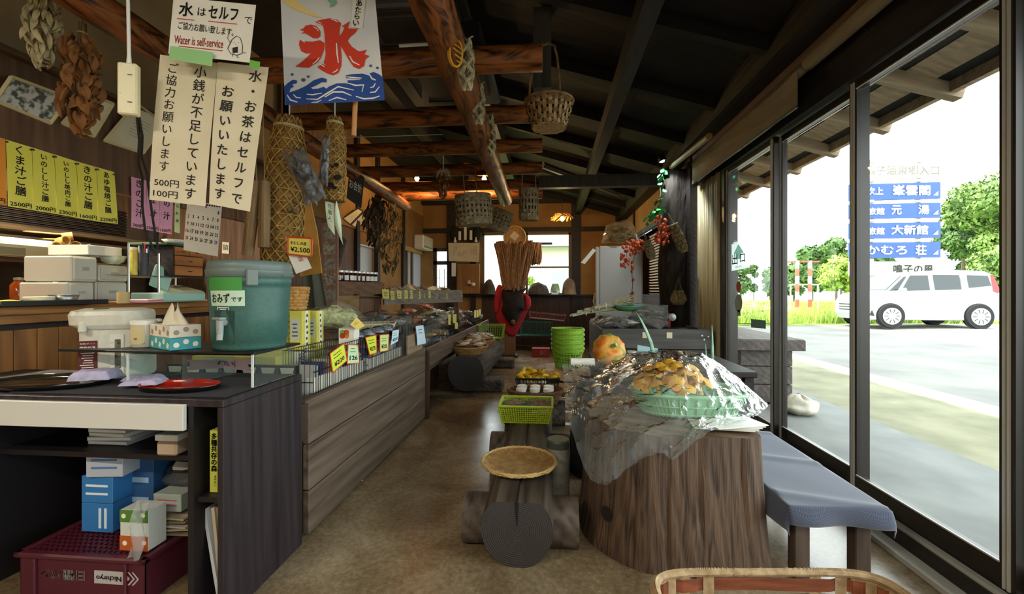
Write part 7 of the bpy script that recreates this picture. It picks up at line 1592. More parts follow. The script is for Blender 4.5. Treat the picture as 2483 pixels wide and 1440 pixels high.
# costume stand: straw cape, round sign, bear hide on red vest
cp = at(1240, 705, D=8.2); t = thing('costume_stand', 'tall wooden board stand behind the straw cape', 'stand', (cp.x, cp.y + .03, 0)); MB().box((-.05, -.05, .42), (.26, .03, .84)).build('board', grain('stand board', '#5c4430', '#7d6044', 2), t); MB().box((-.05, 0, .02), (.34, .3, .04)).build('foot', dark_wood, t); MB().box((0, 0, 1.25), (.05, .04, 2.46)).build('pole', dark_wood, t); MB().box((.22, 0, 2.14), (1.1, .04, .04)).build('cross_bar', dark_wood, t)
sc_ = mt('brown cape straw', '#6a4a32', .9, '#94704e', sc=40, bump=.6)
def cape(label, pts, D, n, th=.06):
    C = [at(a, c, D=D) for a, c in pts]; o0 = (C[0] + C[1]) / 2; t = thing('straw_cape', label, 'cape', o0); TL, TR, BR, BL = (c - o0 for c in C)
    MB().grid(lambda u, v: BL.lerp(BR, u).lerp(TL.lerp(TR, u), v) + V(0, -th * math.sin(math.pi * u) + .02, 0), 14, 10).build('backing', sc_, t)
    for k in range(n):
        u = k / (n - 1); q = [TL.lerp(TR, u).lerp(BL.lerp(BR, u), v) + V(.012 * math.sin(v * 5 + k), -th * math.sin(math.pi * u) - .012 + .01 * math.sin(k * 1.7 + v * 6), 0) for v in (0, .25, .5, .75, 1 + U(-.06, .05))]
        MB().tube(q, .010 + .004 * (k % 3), 5).build('straw_lock', sc_, t)
    return t
c1 = cape('large brown straw cape with shaggy shoulders hung before the back window', [(1198, 592), (1296, 590), (1272, 700), (1222, 705)], 8.0, 26)
c2 = cape('shoulder fringe of the large straw cape spread to the sides', [(1203, 585), (1290, 583), (1288, 640), (1212, 640)], 8.08, 22)
for ch in list(c2.children): ch.parent = c1; ch.location = c2.location - c1.location; ch.name = 'shoulder_' + ch.name.split('.')[0]
bpy.data.objects.remove(c2)
cape('small straw cape hanging right of the round sign', [(1282, 588), (1312, 588), (1310, 640), (1285, 642)], 8.17, 12)
p = at(1248, 575, D=7.97); t = thing('round_sign', 'round woven sign with a square paper on the straw cape', 'sign', p); MB().lathe([(0, 0), (.19, 0), (.2, .012), (.185, .018), (.17, .01), (0, .008)], 32).build('disc', tan1, t, rot=(R(90), 0, 0)); MB().tube([V(.2 * math.cos(q * .157), -.01, .2 * math.sin(q * .157)) for q in range(41)], .013, 6, False).build('rim', MATS['rim splint'], t); MB().box((0, -.014, .02), (.13, .004, .13), rot(0, 40, 0)).build('paper', cream_p, t); b = MB(); b.T = tr(0, -.016, -.12) @ rot(90, 0, 0)
for k, ch in enumerate('くらしの'): b.em(ch, -.105 + k * .07, .02 * abs(k - 1.5) - .01, .06, bold=.03)
b.build('lettering', ink, t, kind='stuff')
fur = mt('black bear fur', '#0c0a0c', .95, '#201818', sc=60, bump=1)
redv = mt('red wool', '#8f1420', .85, '#a81c28', sc=30)
t = thing('red_vest', 'red padded vest hanging under the bear hide on the stand', 'vest', at(1240, 700, D=8.12)); o0 = t.location
def blob(px, D, th, mat, name, par, o0, rough=.0, nn=40):
    C = [at(a, c, D=D) - o0 for a, c in px]; m_ = len(C); out = []
    for i in range(nn):
        f = i / nn * m_; a = int(f); f -= a; out.append(cm4(C[a - 1], C[a], C[(a + 1) % m_], C[(a + 2) % m_], f) * (1 + rough * U(-1, 1)))
    ce = sum(out, V(0, 0, 0)) / nn; rings = [out] + [[ce.lerp(p, s_) + V(0, -th * (1 - s_ * s_) ** .5, 0) for p in out] for s_ in (.93, .8, .6, .35, .12)]
    b = MB(); loft(b, rings, True); b.build(name, mat, par, smooth=True)
blob([(1205, 705), (1200, 740), (1203, 775), (1218, 795), (1235, 814), (1252, 812), (1262, 790), (1275, 765), (1284, 735), (1275, 712), (1240, 705)], 8.15, .05, redv, 'vest', t, o0)
blob([(1209, 690), (1200, 712), (1198, 752), (1207, 760), (1214, 735), (1220, 700)], 8.12, .05, redv, 'sleeve', t, o0)
blob([(1272, 715), (1286, 722), (1286, 745), (1274, 752)], 8.12, .05, redv, 'sleeve', t, o0)
t = thing('bear_hide', 'black bear hide with head hanging down over the red vest', 'hide', at(1243, 690, D=8.02)); o0 = t.location
blob([(1243, 690), (1222, 697), (1216, 715), (1220, 735), (1216, 752), (1222, 765), (1230, 778), (1240, 790), (1250, 786), (1258, 770), (1270, 752), (1272, 735), (1268, 712), (1276, 700), (1262, 692)], 8.08, .16, fur, 'fur', t, o0, .03, 60)
for a, c in ((1224, 756), (1270, 750)): MB().lathe([(0, -.02), (.03, 0), (.03, .02), (0, .04)], 10).build('ear', fur, t, loc=at(a, c, D=7.98) - o0)
MB().lathe([(0, -.04), (.035, -.02), (.04, .03), (0, .06)], 12).build('snout', MATS['dark cone'], t, loc=at(1244, 782, D=7.9) - o0)
# sill stones and jars
stn = mt('dark rough stone', '#3a322c', .9, '#5a5046', sc=8, bump=.8)
def rock(name, label, px0, px1, py0, py1, Y, mat, cat='stone', sy=.7):
    a = at(px0, py1, Y=Y); c = at(px1, py1, Y=Y); h = at((px0 + px1) / 2, py0, Y=Y).z - a.z; w = c.x - a.x
    b = MB().grid(lambda u, v: (lambda th, ph: V(w / 2 * math.cos(th) * math.cos(ph), w / 2 * sy * math.sin(th) * math.cos(ph), h * math.sin(ph)) * (1 + .12 * noise.noise(V(math.cos(th) * 2, math.sin(th) * 2, ph * 2 + px0))))(u * 6.2832, v * math.pi / 2), 24, 8, True)
    return tag(b.build(name, mat, loc=((a.x + c.x) / 2, Y, a.z), smooth=True), label, cat)
zl_ = zs + .024
def sil(o): o.location.z = zl_; return o
sil(rock('sill_stone', 'tall dark lump on the sill left of the straw cape', 1169, 1202, 678, 714, 9.85, stn)); sil(rock('sill_stone', 'broad low dark dome on the sill right of the cape', 1279, 1332, 686, 714, 9.85, stn)); sil(rock('sill_stone', 'pale-topped rock at the right end of the back sill', 1362, 1398, 676, 714, 9.85, mt('buff stone', '#7a6552', .9, '#a08c74', sc=5, bump=.6)))
o = MB().lathe([(0, 0), (.1, 0), (.11, .1), (.09, .2), (.07, .24)], 18).build('glass_jar', mt('dusty glass', '#8d9080', .2, trans=.5), loc=(at(1346, 700, Y=9.85).x, 9.85, zl_), smooth=True); tag(o, 'dusty glass jar between dome and rock on the back sill', 'jar')
# household shrine, scroll poster, board panels
t = thing('shrine_shelf', 'small household shrine with paper charms and white vases on a wall shelf', 'shrine', at(1128, 588, Y=9.75)); MB().box((0, .12, -.015), (.62, .32, .03)).build('shelf_board', dark_wood_x, t)
MB().box((0, .1, .10), (.3, .16, .05)).build('shrine_base', dark_wood_x, t); MB().box((0, .12, .22), (.26, .1, .2)).build('shrine_body', dark_wood, t)
for x, h in ((-.13, .2), (0, .30), (.13, .22)): MB().box((x, .02, h / 2 + .06), (.06, .012, h)).build('charm', white_p, t)
for x in (-.24, .24): MB().lathe([(.03, 0), (.035, .04), (.014, .09), (.018, .12)], 12, cap0=True).build('vase', white_pl, t, loc=(x, .03, 0))
shr = mt('evergreen sprig', '#1c2018', .8)
for s_ in (-1, 1): MB().lathe([(0, 0), (.1, .06), (.12, .2), (.06, .34), (0, .36)], 9).build('sprig', shr, t, loc=(s_ * .26, .14, .05))
def scroll(b, w, h):
    for s_ in ([(.15, .3), (.2, .55), (.22, .8), (.26, .82), (.25, .6)], [(.3, .3), (.36, .5), (.4, .3)], [(.45, .3), (.5, .55), (.58, .55), (.5, .4)]): b.tube([V(w * x, h * y, .002) for x, y in s_], .004, 4)
    for k in range(4): b.box((w * (.76 + .045 * k), h * .6, .002), (.006, h * .5, .001))
sheet('wall_poster', 'wide cream poster with ink drawings below the shrine', 'poster', [at(1087, 589, Y=9.7), at(1163, 589, Y=9.7), at(1162, 635, Y=9.7), at(1088, 633, Y=9.7)], cream_p, [(scroll, mt('brown ink', '#6a5c48', .8))], nu=2, nv=2)
o = MB().rbox((0, 0, 0), (.52, .04, .68), .005).build('pinboard', grain('tan pinboard', '#7a5228', '#946a38', 2), loc=at(1136, 676, Y=9.78)); tag(o, 'tan wooden board on the back wall below the poster', 'board')
t = thing('wall_charm', 'pale cloth charm hanging on the tan board', 'charm', at(1137, 685, Y=9.7)); MB().lathe([(0, -.05), (.05, -.03), (.04, .02), (.015, .06)], 10).build('pouch', mt('rosy cloth', '#c9a08c', .8), t); MB().lathe([(0, -.07), (.045, -.04), (.05, 0), (0, .03)], 8).build('knot', white_p, t, loc=(.1, 0, -.02)); MB().tube([(0, 0, .05), (0, .05, .16)], .004, 4).build('cord', MATS['jute cord'], t)
sheet('wall_slip', 'narrow white slip pinned to the dark post left of the tan board', 'paper', [at(1095, 637, Y=9.72), at(1106, 637, Y=9.72), at(1105, 670, Y=9.72), at(1095, 670, Y=9.72)], white_p, nu=2, nv=2)
t = thing('wall_aircon', 'white wall air conditioner on the pine-lined wall', 'air conditioner', at(1028, 590, X=-2.86)); MB().rbox((0, 0, 0), (.22, .8, .3), .02).build('casing', white_pl, t); MB().box((.112, 0, -.1), (.006, .7, .04)).build('louvre', mt('louvre grey', '#9a988e', .5), t)
# crates on a dark bench below the back window
bn = thing('rear_bench', 'dark low bench below the back window', 'bench', (at(1310, 800, Y=9.2).x, 9.2, 0)); MB().box((0, 0, .30), (1.3, .6, .04)).build('top', dark_wood_x, bn)
for x in (-.6, .6): MB().box((x, 0, .14), (.05, .55, .28)).build('leg', dark_wood, bn)
teal = mt('teal plastic', '#1d6a5c', .45); p = at(1301, 812, Y=9.1); lattice_basket('teal_crate', 'teal plastic crate standing on the rear bench', (p.x, 9.15, .322), .66, .4, .28, teal, nx=12, nz=4, taper=.97, cat='crate')
rc = mt('rust plastic', '#6e3a34', .5); t = lattice_basket('rust_tray', 'shallow rust-red tray crate tipped on the teal crate', at(1338, 772, Y=9.15) - V(.1, 0, .02), .75, .45, .12, rc, nx=10, nz=2, taper=.95, cat='crate'); t.rotation_euler = (0, R(5), 0)
t = thing('soda_box', 'red carton with white letters on the floor at the back', 'box', (at(1312, 860, Z=0).x, 8.3, 0)); MB().rbox((0, 0, .08), (.34, .25, .16), .005).build('carton', mt('soda red', '#8a2028', .5), t); b = MB(); b.T = tr(.06, -.127, .08) @ rot(90, 0, 0); b.text('DO', 0, 0, .07, bold=.04); b.build('lettering', white_p, t, kind='stuff')
# things on the left wall and behind the reed cylinders
t = log('wood_plaque', 'dark carved wooden plaque on the left wall board', (-2.9, 5.55, 1.6), (-2.9, 5.75, 1.95), .1, dark_wood, endm, cat='plaque')
picture('framed certificate tilted high on the left wall', [at(868, 505, X=-2.9), at(880, 512, X=-2.9), at(848, 545, X=-2.98), at(830, 530, X=-2.98)], fm=dark_wood)
picture('framed certificate beside the first on the left wall', [at(882, 514, X=-2.9), at(896, 522, X=-2.9), at(866, 556, X=-2.98), at(850, 546, X=-2.98)], fm=dark_wood)
t = thing('apron_hook', 'grey-green apron hanging on the wall behind the display', 'apron', at(755, 650, D=3.6)); o0 = t.location; C = [at(a, c, D=3.6) - o0 for a, c in ((735, 650), (772, 645), (790, 745), (730, 750))]
MB().grid(lambda u, v: C[3].lerp(C[2], u).lerp(C[0].lerp(C[1], u), v) + V(0, -.03 * math.sin(u * 12), 0), 24, 6).build('cloth', mt('grey green cloth', '#3c3c30', .9, '#4e4e40', sc=4), t, smooth=True); MB().tube([C[0].lerp(C[1], .5), C[0].lerp(C[1], .5) + V(0, .05, .3)], .004, 5).build('cord', black_pl, t)
t = thing('photo_panel', 'tall panel of small photographs behind the display', 'panel', at(800, 640, D=3.9)); o0 = t.location; MB().rbox((0, 0, 0), (.16, .02, .75), .004).build('panel', grain('rosy panel', '#6a4a3c', '#8a6450', 2), t)
for k in range(5): MB().box((.0, -.012, .28 - .14 * k), (.11, .003, .11)).build('photo', mt(f'photo{k%2}', ('#8a8474', '#4c4038')[k % 2], .5, ('#5a4a3c', '#a0937c')[k % 2], sc=40), t)
roundbasket('wicker_cup', 'small wicker cup standing beside the water jug rim', at(716, 742, D=2.9) - V(0, 0, .02), .08, .08, .14, mt('honey wicker', '#a5763a', .7, '#c99a58', sc=40), rows=7, n=14)
p = at(860, 1172, Z=.0); o = MB().grid(lambda u, v: V((u - .5) * .1, (v - .5) * .07, .004 + .02 * abs(math.sin(u * 5 + v * 3))), 6, 5).build('paper_scrap', white_p, loc=(p.x, p.y, .001), rot=(0, 0, .6)); tag(o, 'small crumpled white scrap on the floor by the plank front', 'paper scrap')
# ================================================================== AT THE GLASS AND OUTSIDE
bl = mt('beige blind cloth', '#8a7860', .9, '#9c8a70', sc=(20, 3, 20)); tubm = mt('dusty paper tube', '#5c5248', .8, '#877a68', sc=(8, 2, 8))
t = thing('roller_blind', 'beige roller blind half let down over the far glass panels', 'blind', (1.63, 2.94, 2.69)); MB().tube([(0, 0, 0), (0, 2.15, 0)], .034, 14).build('tube', tubm, t, smooth=True)
MB().grid(lambda u, v: V(-.033 + .004 * math.sin(u * 9), .02 + 2.1 * u, -.01 - .235 * v + .004 * math.sin(u * 14)), 24, 4).build('cloth', bl, t, smooth=True); MB().tube([(-.033, .02, -.245), (-.033, 2.12, -.245)], .008, 6).build('hem_bar', bronze, t)
t = thing('roller_blind', 'rolled-up beige blind over the near glass panels', 'blind', (1.63, .1, 2.69)); MB().tube([(0, 0, 0), (0, 2.8, 0)], .042, 14).build('roll', bl, t, smooth=True); MB().tube([(0, -.02, 0), (0, 2.82, 0)], .02, 10).build('tube', tubm, t)
for m_, y in ((0, 2.92), ): pass
# exit notice and stickers on the first pane
gx = 1.728
def gl(*p): return [at(a, c, X=gx) for a, c in p]
sheet('exit_notice', 'pale exit notice with a green arrow taped inside the far pane', 'sign', gl((1774, 592), (1809, 588), (1811, 650), (1774, 657)), clear('pale exit paper', '#ffffff', .02, .5, haze=.93, hazecol='#cfdcd8'), [(lambda b, w, h: b.poly([(w * .15, h * .62, .001), (w * .5, h * .98, .001), (w * .85, h * .62, .001), (w * .68, h * .62, .001), (w * .68, h * .4, .001), (w * .32, h * .4, .001), (w * .32, h * .62, .001)]), clear('sea green', '#ffffff', .02, .5, haze=.95, hazecol='#8fbfae'), 'arrow'), (lambda b, w, h: (b.text('出', w * .25, h * .42, h * .42, w=w * .38, bold=.01, z=.003), b.text('口', w * .76, h * .42, h * .32, w=w * .34, bold=.01, z=.003), b.text('出入', w * .5, h * .12, h * .1, w=w * .4, z=.003)), ink)], nu=2, nv=2)
def sticker(name, label, cx, cy, rx_, ry_, mat, n=20):
    p = at(cx, cy, X=gx); t = thing(name, label, 'sticker', p); MB().poly([at(cx + rx_ * math.cos(k * 6.2832 / n), cy + ry_ * math.sin(k * 6.2832 / n), X=gx) - p for k in range(n)]).build('disc', mat, t); return t
sticker('round_sticker', 'round brick-red sticker on the far pane', 1791, 695, 6, 13, mt('brick sticker', '#b5482e', .6))
t = sticker('figure_sticker', 'grey bird-shaped sticker below the red one', 1791, 735, 9, 22, mt('grey sticker', '#9aa08a', .6)); MB().poly([at(a, c, X=gx) - t.location for a, c in ((1787, 752), (1795, 752), (1796, 766), (1786, 766))]).build('tail', mt('grey sticker', '#9aa08a', .6), t)
sheet('sea_sticker', 'sea-green rectangular sticker low on the far pane', 'sticker', gl((1821, 773), (1857, 777), (1857, 797), (1821, 794)), mt('sea sticker', '#7fa69b', .6), nu=1, nv=1)
# dark timber bin and boulder outside
t = thing('timber_bin', 'dark weathered timber bin with a flat lid outside the glass', 'bin', (2.36, 6.2, 0)); om = grain('weathered dark board', '#332d2a', '#544c47', 1, .8)
for k in range(3): MB().rbox((-.27, 0, .12 + k * .2), (.03, 2.4, .19), .004).build('side_board', om, t); MB().rbox((0, -1.2, .12 + k * .2), (.54, .03, .19), .004).build('end_board', om, t); MB().rbox((.27, 0, .12 + k * .2), (.03, 2.4, .19), .004).build('side_board', om, t)
MB().box((0, 0, .36), (.5, 2.34, .62)).build('inner_box', om, t); MB().rbox((0, 0, .70), (.72, 2.6, .05), .006).build('lid', om, t); MB().rbox((-.36, 0, .66), (.03, 2.6, .11), .004).build('lid_edge', om, t); MB().rbox((0, -1.3, .66), (.72, .03, .11), .004).build('lid_edge', om, t)
p = at(1940, 1003, Z=0); o = MB().grid(lambda u, v: (lambda a, ph: V(.17 * math.cos(a) * math.sin(ph), .14 * math.sin(a) * math.sin(ph), .085 + .10 * math.cos(ph)) * (1 + .25 * noise.noise(V(math.cos(a) * 1.6, math.sin(a) * 1.6, ph * 1.3))))(u * 6.2832, v * math.pi), 24, 14, True).build('boulder', mt('pale boulder', '#948c7e', .9, '#bdb6a6', sc=9, bump=.5), loc=(p.x, p.y, 0), smooth=True); tag(o, 'pale angular boulder on the asphalt outside the glass', 'boulder')
# ---- the car
pA, pB = at(2158, 803, D=12.3), at(2372, 790, D=12.0); hv = pB - pA; wbse = math.hypot(hv.x, hv.y); yaw = math.atan2(hv.y, hv.x); gz_ = .19
car = thing('white_minivan', 'white boxy minivan parked across the road beyond the glass', 'car', ((pA.x + pB.x) / 2 - .76 * math.sin(yaw), (pA.y + pB.y) / 2 + .76 * math.cos(yaw), gz_), yaw); LW = wbse / 2
cwht = mt('car white', '#b2b6ba', .25); cblk = mt('car glass', '#262b2e', .08); tyre = mt('tyre', '#151515', .8); hubm = mt('hub silver', '#c4c6c8', .3, metal=.4)
k = wbse / 2.49
prof = [(-1.85 * k, .22), (-1.93 * k, .40), (-1.92 * k, .72), (-1.80 * k, .92), (-1.35 * k, 1.05), (-.80 * k, 1.50), (-.55 * k, 1.60), (.6 * k, 1.66), (1.55 * k, 1.62), (1.74 * k, 1.52), (1.84 * k, 1.10), (1.88 * k, .85), (1.88 * k, .40), (1.82 * k, .22)]
def Wd(z): return .78 if z < .95 else .78 - .14 * ((z - .95) / .7)
secs = []
for s_, sh_ in ((-1, .06), (-.97, .02), (-.8, 0), (0, 0), (.8, 0), (.97, .02), (1, .06)):
    secs.append([V(x * (1 - sh_ / 2), s_ * Wd(z), .9 + (z - .9) * (1 - sh_)) for x, z in prof])
b = MB(); loft(b, secs, True); b.build('body_shell', cwht, car)
def side(name, pts, mat, off=.012, sy=-1): MB().poly([(x * k, sy * (Wd(z) + off), z) for x, z in pts]).build(name, mat, car)
for sy in (-1, 1):
    side('windscreen_pillar', [(-1.27, 1.06), (-1.02, 1.08), (-.72, 1.46), (-.80, 1.46)], cblk, sy=sy)
    side('door_window', [(-.93, 1.06), (-.10, 1.08), (-.10, 1.50), (-.60, 1.50)], cblk, sy=sy)
    side('door_window', [(.04, 1.08), (.78, 1.10), (.78, 1.50), (.04, 1.51)], cblk, sy=sy)
    side('pillar_trim', [(.80, 1.10), (.98, 1.12), (.98, 1.50), (.80, 1.50)], mt('car grey', '#8f9598', .3), sy=sy)
    side('quarter_window', [(1.0, 1.14), (1.62, 1.20), (1.58, 1.48), (1.0, 1.50)], cblk, sy=sy)
    side('tail_lamp', [(1.64, 1.05), (1.86, .98), (1.80, 1.2), (1.72, 1.52), (1.64, 1.50)], mt('tail red', '#a81c22', .2), sy=sy, off=.02)
    side('door_seam', [(-.03, .35), (-.02, .35), (-.02, 1.5), (-.03, 1.5)], MATS['car grey'], sy=sy, off=.008)
    side('side_moulding', [(1.05, .80), (1.65, .83), (1.65, .85), (1.05, .82)], MATS['car grey'], sy=sy)
    for x in (-.2, .15): MB().rbox((x * k, sy * .795, .92), (.18, .02, .03), .006).build('door_handle', cwht, car)
    MB().rbox((-.98 * k, sy * .9, 1.08), (.14, .16, .12), .03).build('wing_mirror', cwht, car)
    side('head_lamp', [(-1.86, .70), (-1.62, .84), (-1.55, .90), (-1.80, .88)], mt('lamp glass', '#b9c2c8', .1), sy=sy, off=.0)
    side('bumper_vent', [(-1.88, .36), (-1.70, .34), (-1.78, .52)], black_pl, sy=sy, off=.0)
MB().add([(-1.33 * k, -.70, 1.09), (-1.33 * k, .70, 1.09), (-.815 * k, .62, 1.51), (-.815 * k, -.62, 1.51)], [(0, 1, 2, 3)]).build('windscreen', cblk, car); 
car.children[-1].location = (-.012, 0, .012)
for z in (.5, .58, .66): MB().box((-1.935 * k, 0, z), (.02, 1.0, .03)).build('grille_bar', black_pl, car)
for sx in (-1, 1):
    for sy in (-1, 1):
        MB().lathe([(.372, 0), (.372, .01)], 28, cap1=True).build('wheel_arch', black_pl, car, loc=(sx * LW, sy * .778, .34), rot=(R(90 * (1 if sy < 0 else -1)), 0, 0))
        w_ = MB().lathe([(.2, 0), (.33, 0), (.345, .03), (.345, .16), (.33, .19), (.2, .19)], 32, cap1=True).build('wheel', tyre, car, loc=(sx * LW, sy * .65, .345), rot=(R(90 * (1 if sy < 0 else -1)), 0, 0))
        MB().lathe([(.235, .186), (.235, .2), (.06, .205), (0, .205)], 28).build('hubcap', hubm, w_)
        for q in range(10): a = q * .6283; MB().box((.15 * math.cos(a), .15 * math.sin(a), .2035), (.11, .018, .006), rot(0, 0, math.degrees(a))).build('hub_slot', black_pl, w_)
# ---- sign tower
D = 18.0; st_ = thing('sign_tower', 'tall roadside sign tower with white and blue boards behind the car', 'sign', at(2200, 700, D=D)); o0 = st_.location
wbd = mt('sign white', '#d8d8d2', .6); bbd = mt('sign blue', '#17407f', .5); gtx = mt('faded grey print', '#9a948a', .7)
for px in (2112, 2225): q = at(px, 640, D=D + .15) - o0; MB().box((q.x, q.y, (at(px, 390, D=D).z - .0) / 2 - o0.z), (.14, .14, at(px, 390, D=D).z)).build('post', gtx, st_)
def board(y0, y1, bm, txts, tri=True, tm=None, x0=2062, x1=2281, dy=0):
    C = [at(x0, y0 + dy, D=D) - o0, at(x1, y0, D=D) - o0, at(x1, y1, D=D) - o0, at(x0, y1 + dy, D=D) - o0]; fw_ = V(-ST, CT, 0)
    q = MB().prism([c for c in C], fw_ * .12).build('board', bm, st_)
    b = MB()
    for s_, cx, cy, h, w in txts:
        vs, fs = glyphs(s_, .03); xa = min(v.x for v in vs); xb_ = max(v.x for v in vs); ya = min(v.y for v in vs); yb_ = max(v.y for v in vs)
        b.add([at(cx + ((v.x - xa) / (xb_ - xa) - .5) * w, cy - ((v.y - ya) / (yb_ - ya) - .5) * h, D=D - .02) - o0 for v in vs], fs)
    b.build('lettering', tm or wbd, q, kind='stuff')
    if tri: MB().poly([at(a, c, D=D - .02) - o0 for a, c in ((x1 - 6, y1 - 18), (x1 - 6, y1 - 7), (x1 - 19, y1 - 7))]).build('arrow_mark', wbd, q)
    for px in (2112, 2228): MB().box(at(px, y0 - 3, D=D) - o0, (.18, .1, .1)).build('bracket', gtx, st_)
board(394, 430, mt('sign pale', '#e6e4de', .6), [('鳴子温泉郷入口', 2188, 413, 24, 180)], False, gtx, dy=4)
board(441, 481, bbd, [('吹上', 2122, 463, 19, 40), ('峯雲閣', 2210, 461, 26, 92)], dy=6)
board(491, 527, bbd, [('旅館', 2124, 512, 18, 42), ('元', 2174, 509, 23, 25), ('湯', 2240, 508, 23, 27)], dy=4)
board(538, 576, bbd, [('旅館', 2124, 560, 18, 42), ('大新館', 2206, 557, 24, 90)], dy=3)
board(586, 624, bbd, [('かむろ', 2150, 606, 22, 100), ('荘', 2233, 606, 25, 27)], dy=2)
board(634, 668, mt('sign cream', '#dcdac8', .6), [('鳴子の風', 2215, 652, 22, 98)], False, mt('sign black', '#3a3a38', .6))
# ---- rusty goal-like posts, gate, thin poles
for kk, (px, lab) in enumerate(((1933, 'left rusty red and white post in the meadow'), (1964, 'right rusty red and white post in the meadow'))):
    p = at(px, 745, D=17); t = thing('rusty_post', lab, 'post', p, group='rusty posts in the meadow'); zt_ = at(px, 632, D=17).z - p.z
    for q in range(6): MB().tube([(0, 0, zt_ * q / 6), (0, 0, zt_ * (q + 1) / 6)], .075, 8).build('band', mt('rust paint', '#9a4a38', .7, '#b56a54', sc=4) if q % 2 == 0 else mt('chalk paint', '#d8d0c4', .7, '#b89a88', sc=6), t)
    MB().tube([(-.35, 0, zt_ * .98), (.35, 0, zt_ * .98)], .04, 6).build('arm', MATS['rust paint'], t)
o = MB().tube([at(1915, 690, D=17.2), at(1985, 690, D=17.2)], .03, 6).build('meadow_rail', MATS['chalk paint']); [MB().tube([at(a, 690, D=17.2), at(a, 690, D=17.2) - V(0, 0, 1.3)], .03, 6).build('support', MATS['chalk paint'], o) for a in (1917, 1983)]; tag(o, 'pale horizontal rail behind the rusty posts', 'rail')
p = at(2035, 690, D=24); t = thing('water_pump', 'small pale blue road sign pole far in the meadow', 'post', p); MB().tube([(0, 0, -.6), (0, 0, .8)], .05, 6).build('pole', mt('pale blue paint', '#a9c4d4', .5), t); MB().box((.2, 0, .6), (.4, .04, .4)).build('plate', MATS['pale blue paint'], t)
# ---- trees
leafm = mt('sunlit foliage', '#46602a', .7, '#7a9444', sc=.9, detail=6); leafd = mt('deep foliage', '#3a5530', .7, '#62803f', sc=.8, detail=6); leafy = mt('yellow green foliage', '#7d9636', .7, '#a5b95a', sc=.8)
trunkm = grain('grey bark', '#4a4036', '#6b5f52', 2, .8)
def tree(name, label, px0, px1, py0, py1, D, mat, blobs, nleaf, ls, gz=None, sd=0):
    rnd = random.Random(sd); a = at(px0, py1, D=D); c = at(px1, py1, D=D); zt_ = at(px0, py0, D=D).z; cx_, cy_ = (a.x + c.x) / 2, (a.y + c.y) / 2; w = (c - a).length; z0 = gz if gz is not None else .2; h = zt_ - z0
    t = thing(name, label, 'tree', (cx_, cy_, z0)); BL_ = []
    for k in range(blobs): f = k / blobs; BL_.append((V(rnd.uniform(-.36, .36) * w, rnd.uniform(-.3, .3) * w, h * (.30 + .5 * rnd.random())), w * rnd.uniform(.16, .27)))
    BL_.append((V(0, 0, h * .82), min(w * .3, h * .18)))
    b = MB()
    for k in range(nleaf):
        cc, rr = BL_[k % len(BL_)]; d = V(rnd.gauss(0, 1), rnd.gauss(0, 1), rnd.gauss(0, 1)).normalized(); p = cc + Vector((d.x * rr, d.y * rr, d.z * rr * .8)) * rnd.uniform(.72, 1.05)
        u = V(rnd.gauss(0, 1), rnd.gauss(0, 1), rnd.gauss(0, 1)).normalized(); v = u.cross(d + V(.01, .02, .03)).normalized(); s_ = ls * rnd.uniform(.6, 1.3)
        b.add([p - u * s_, p - v * s_ * .55, p + u * s_, p + v * s_ * .55], [(0, 1, 2, 3)])
    b.build('foliage', mat, t, kind='stuff')
    MB().tube([(0, 0, -.1), (.02 * w, 0, h * .35), (0, 0, h * .7)], [w * .045, w * .035, w * .012], 8).build('trunk', trunkm, t)
    for cc, rr in BL_[:4]: MB().tube([(0, 0, h * .3), tuple(cc)], [w * .02, w * .006], 5).build('branch', trunkm, t)
    return t
tree('broadleaf_tree', 'tall broad green tree at the right edge beyond the car', 2330, 2560, 395, 720, 26, leafm, 16, 12000, .14, sd=1)
tree('broadleaf_tree', 'broad green tree behind the sign tower to its right', 2270, 2400, 455, 720, 30, leafd, 12, 9000, .15, sd=2)
tree('broadleaf_tree', 'low green tree under the big one beside the car roof', 2350, 2520, 590, 735, 22, leafm, 10, 5500, .12, sd=3)
tree('conifer_tree', 'dark rounded conifer on the hill between the posts', 1995, 2060, 562, 700, 40, leafd, 8, 2500, .28, sd=4)
tree('broadleaf_tree', 'dark spreading tree left of the conifer on the hill', 1925, 2010, 590, 705, 42, leafd, 9, 2600, .3, sd=5)
tree('broadleaf_tree', 'yellow-green tree close to the middle window post', 2000, 2075, 612, 725, 24, leafy, 9, 3000, .17, sd=6)
tree('broadleaf_tree', 'small dull green tree behind the rusty posts', 1890, 1960, 635, 720, 34, leafd, 8, 2200, .24, sd=7)
tree('broadleaf_tree', 'low tree line clump at the far left of the meadow', 1760, 1830, 640, 720, 38, leafd, 7, 2200, .28, sd=8)
tree('conifer_tree', 'small pointed far conifer above the low tree line', 1815, 1840, 632, 715, 40, leafd, 4, 900, .24, sd=9)
tree('broadleaf_tree', 'low tree line clump right of the far conifer', 1835, 1900, 648, 720, 38, leafd, 7, 2000, .26, sd=10)
tree('broadleaf_tree', 'green hedge tree seen between sign tower and window post', 2070, 2200, 600, 720, 32, leafd, 9, 2600, .24, sd=11)
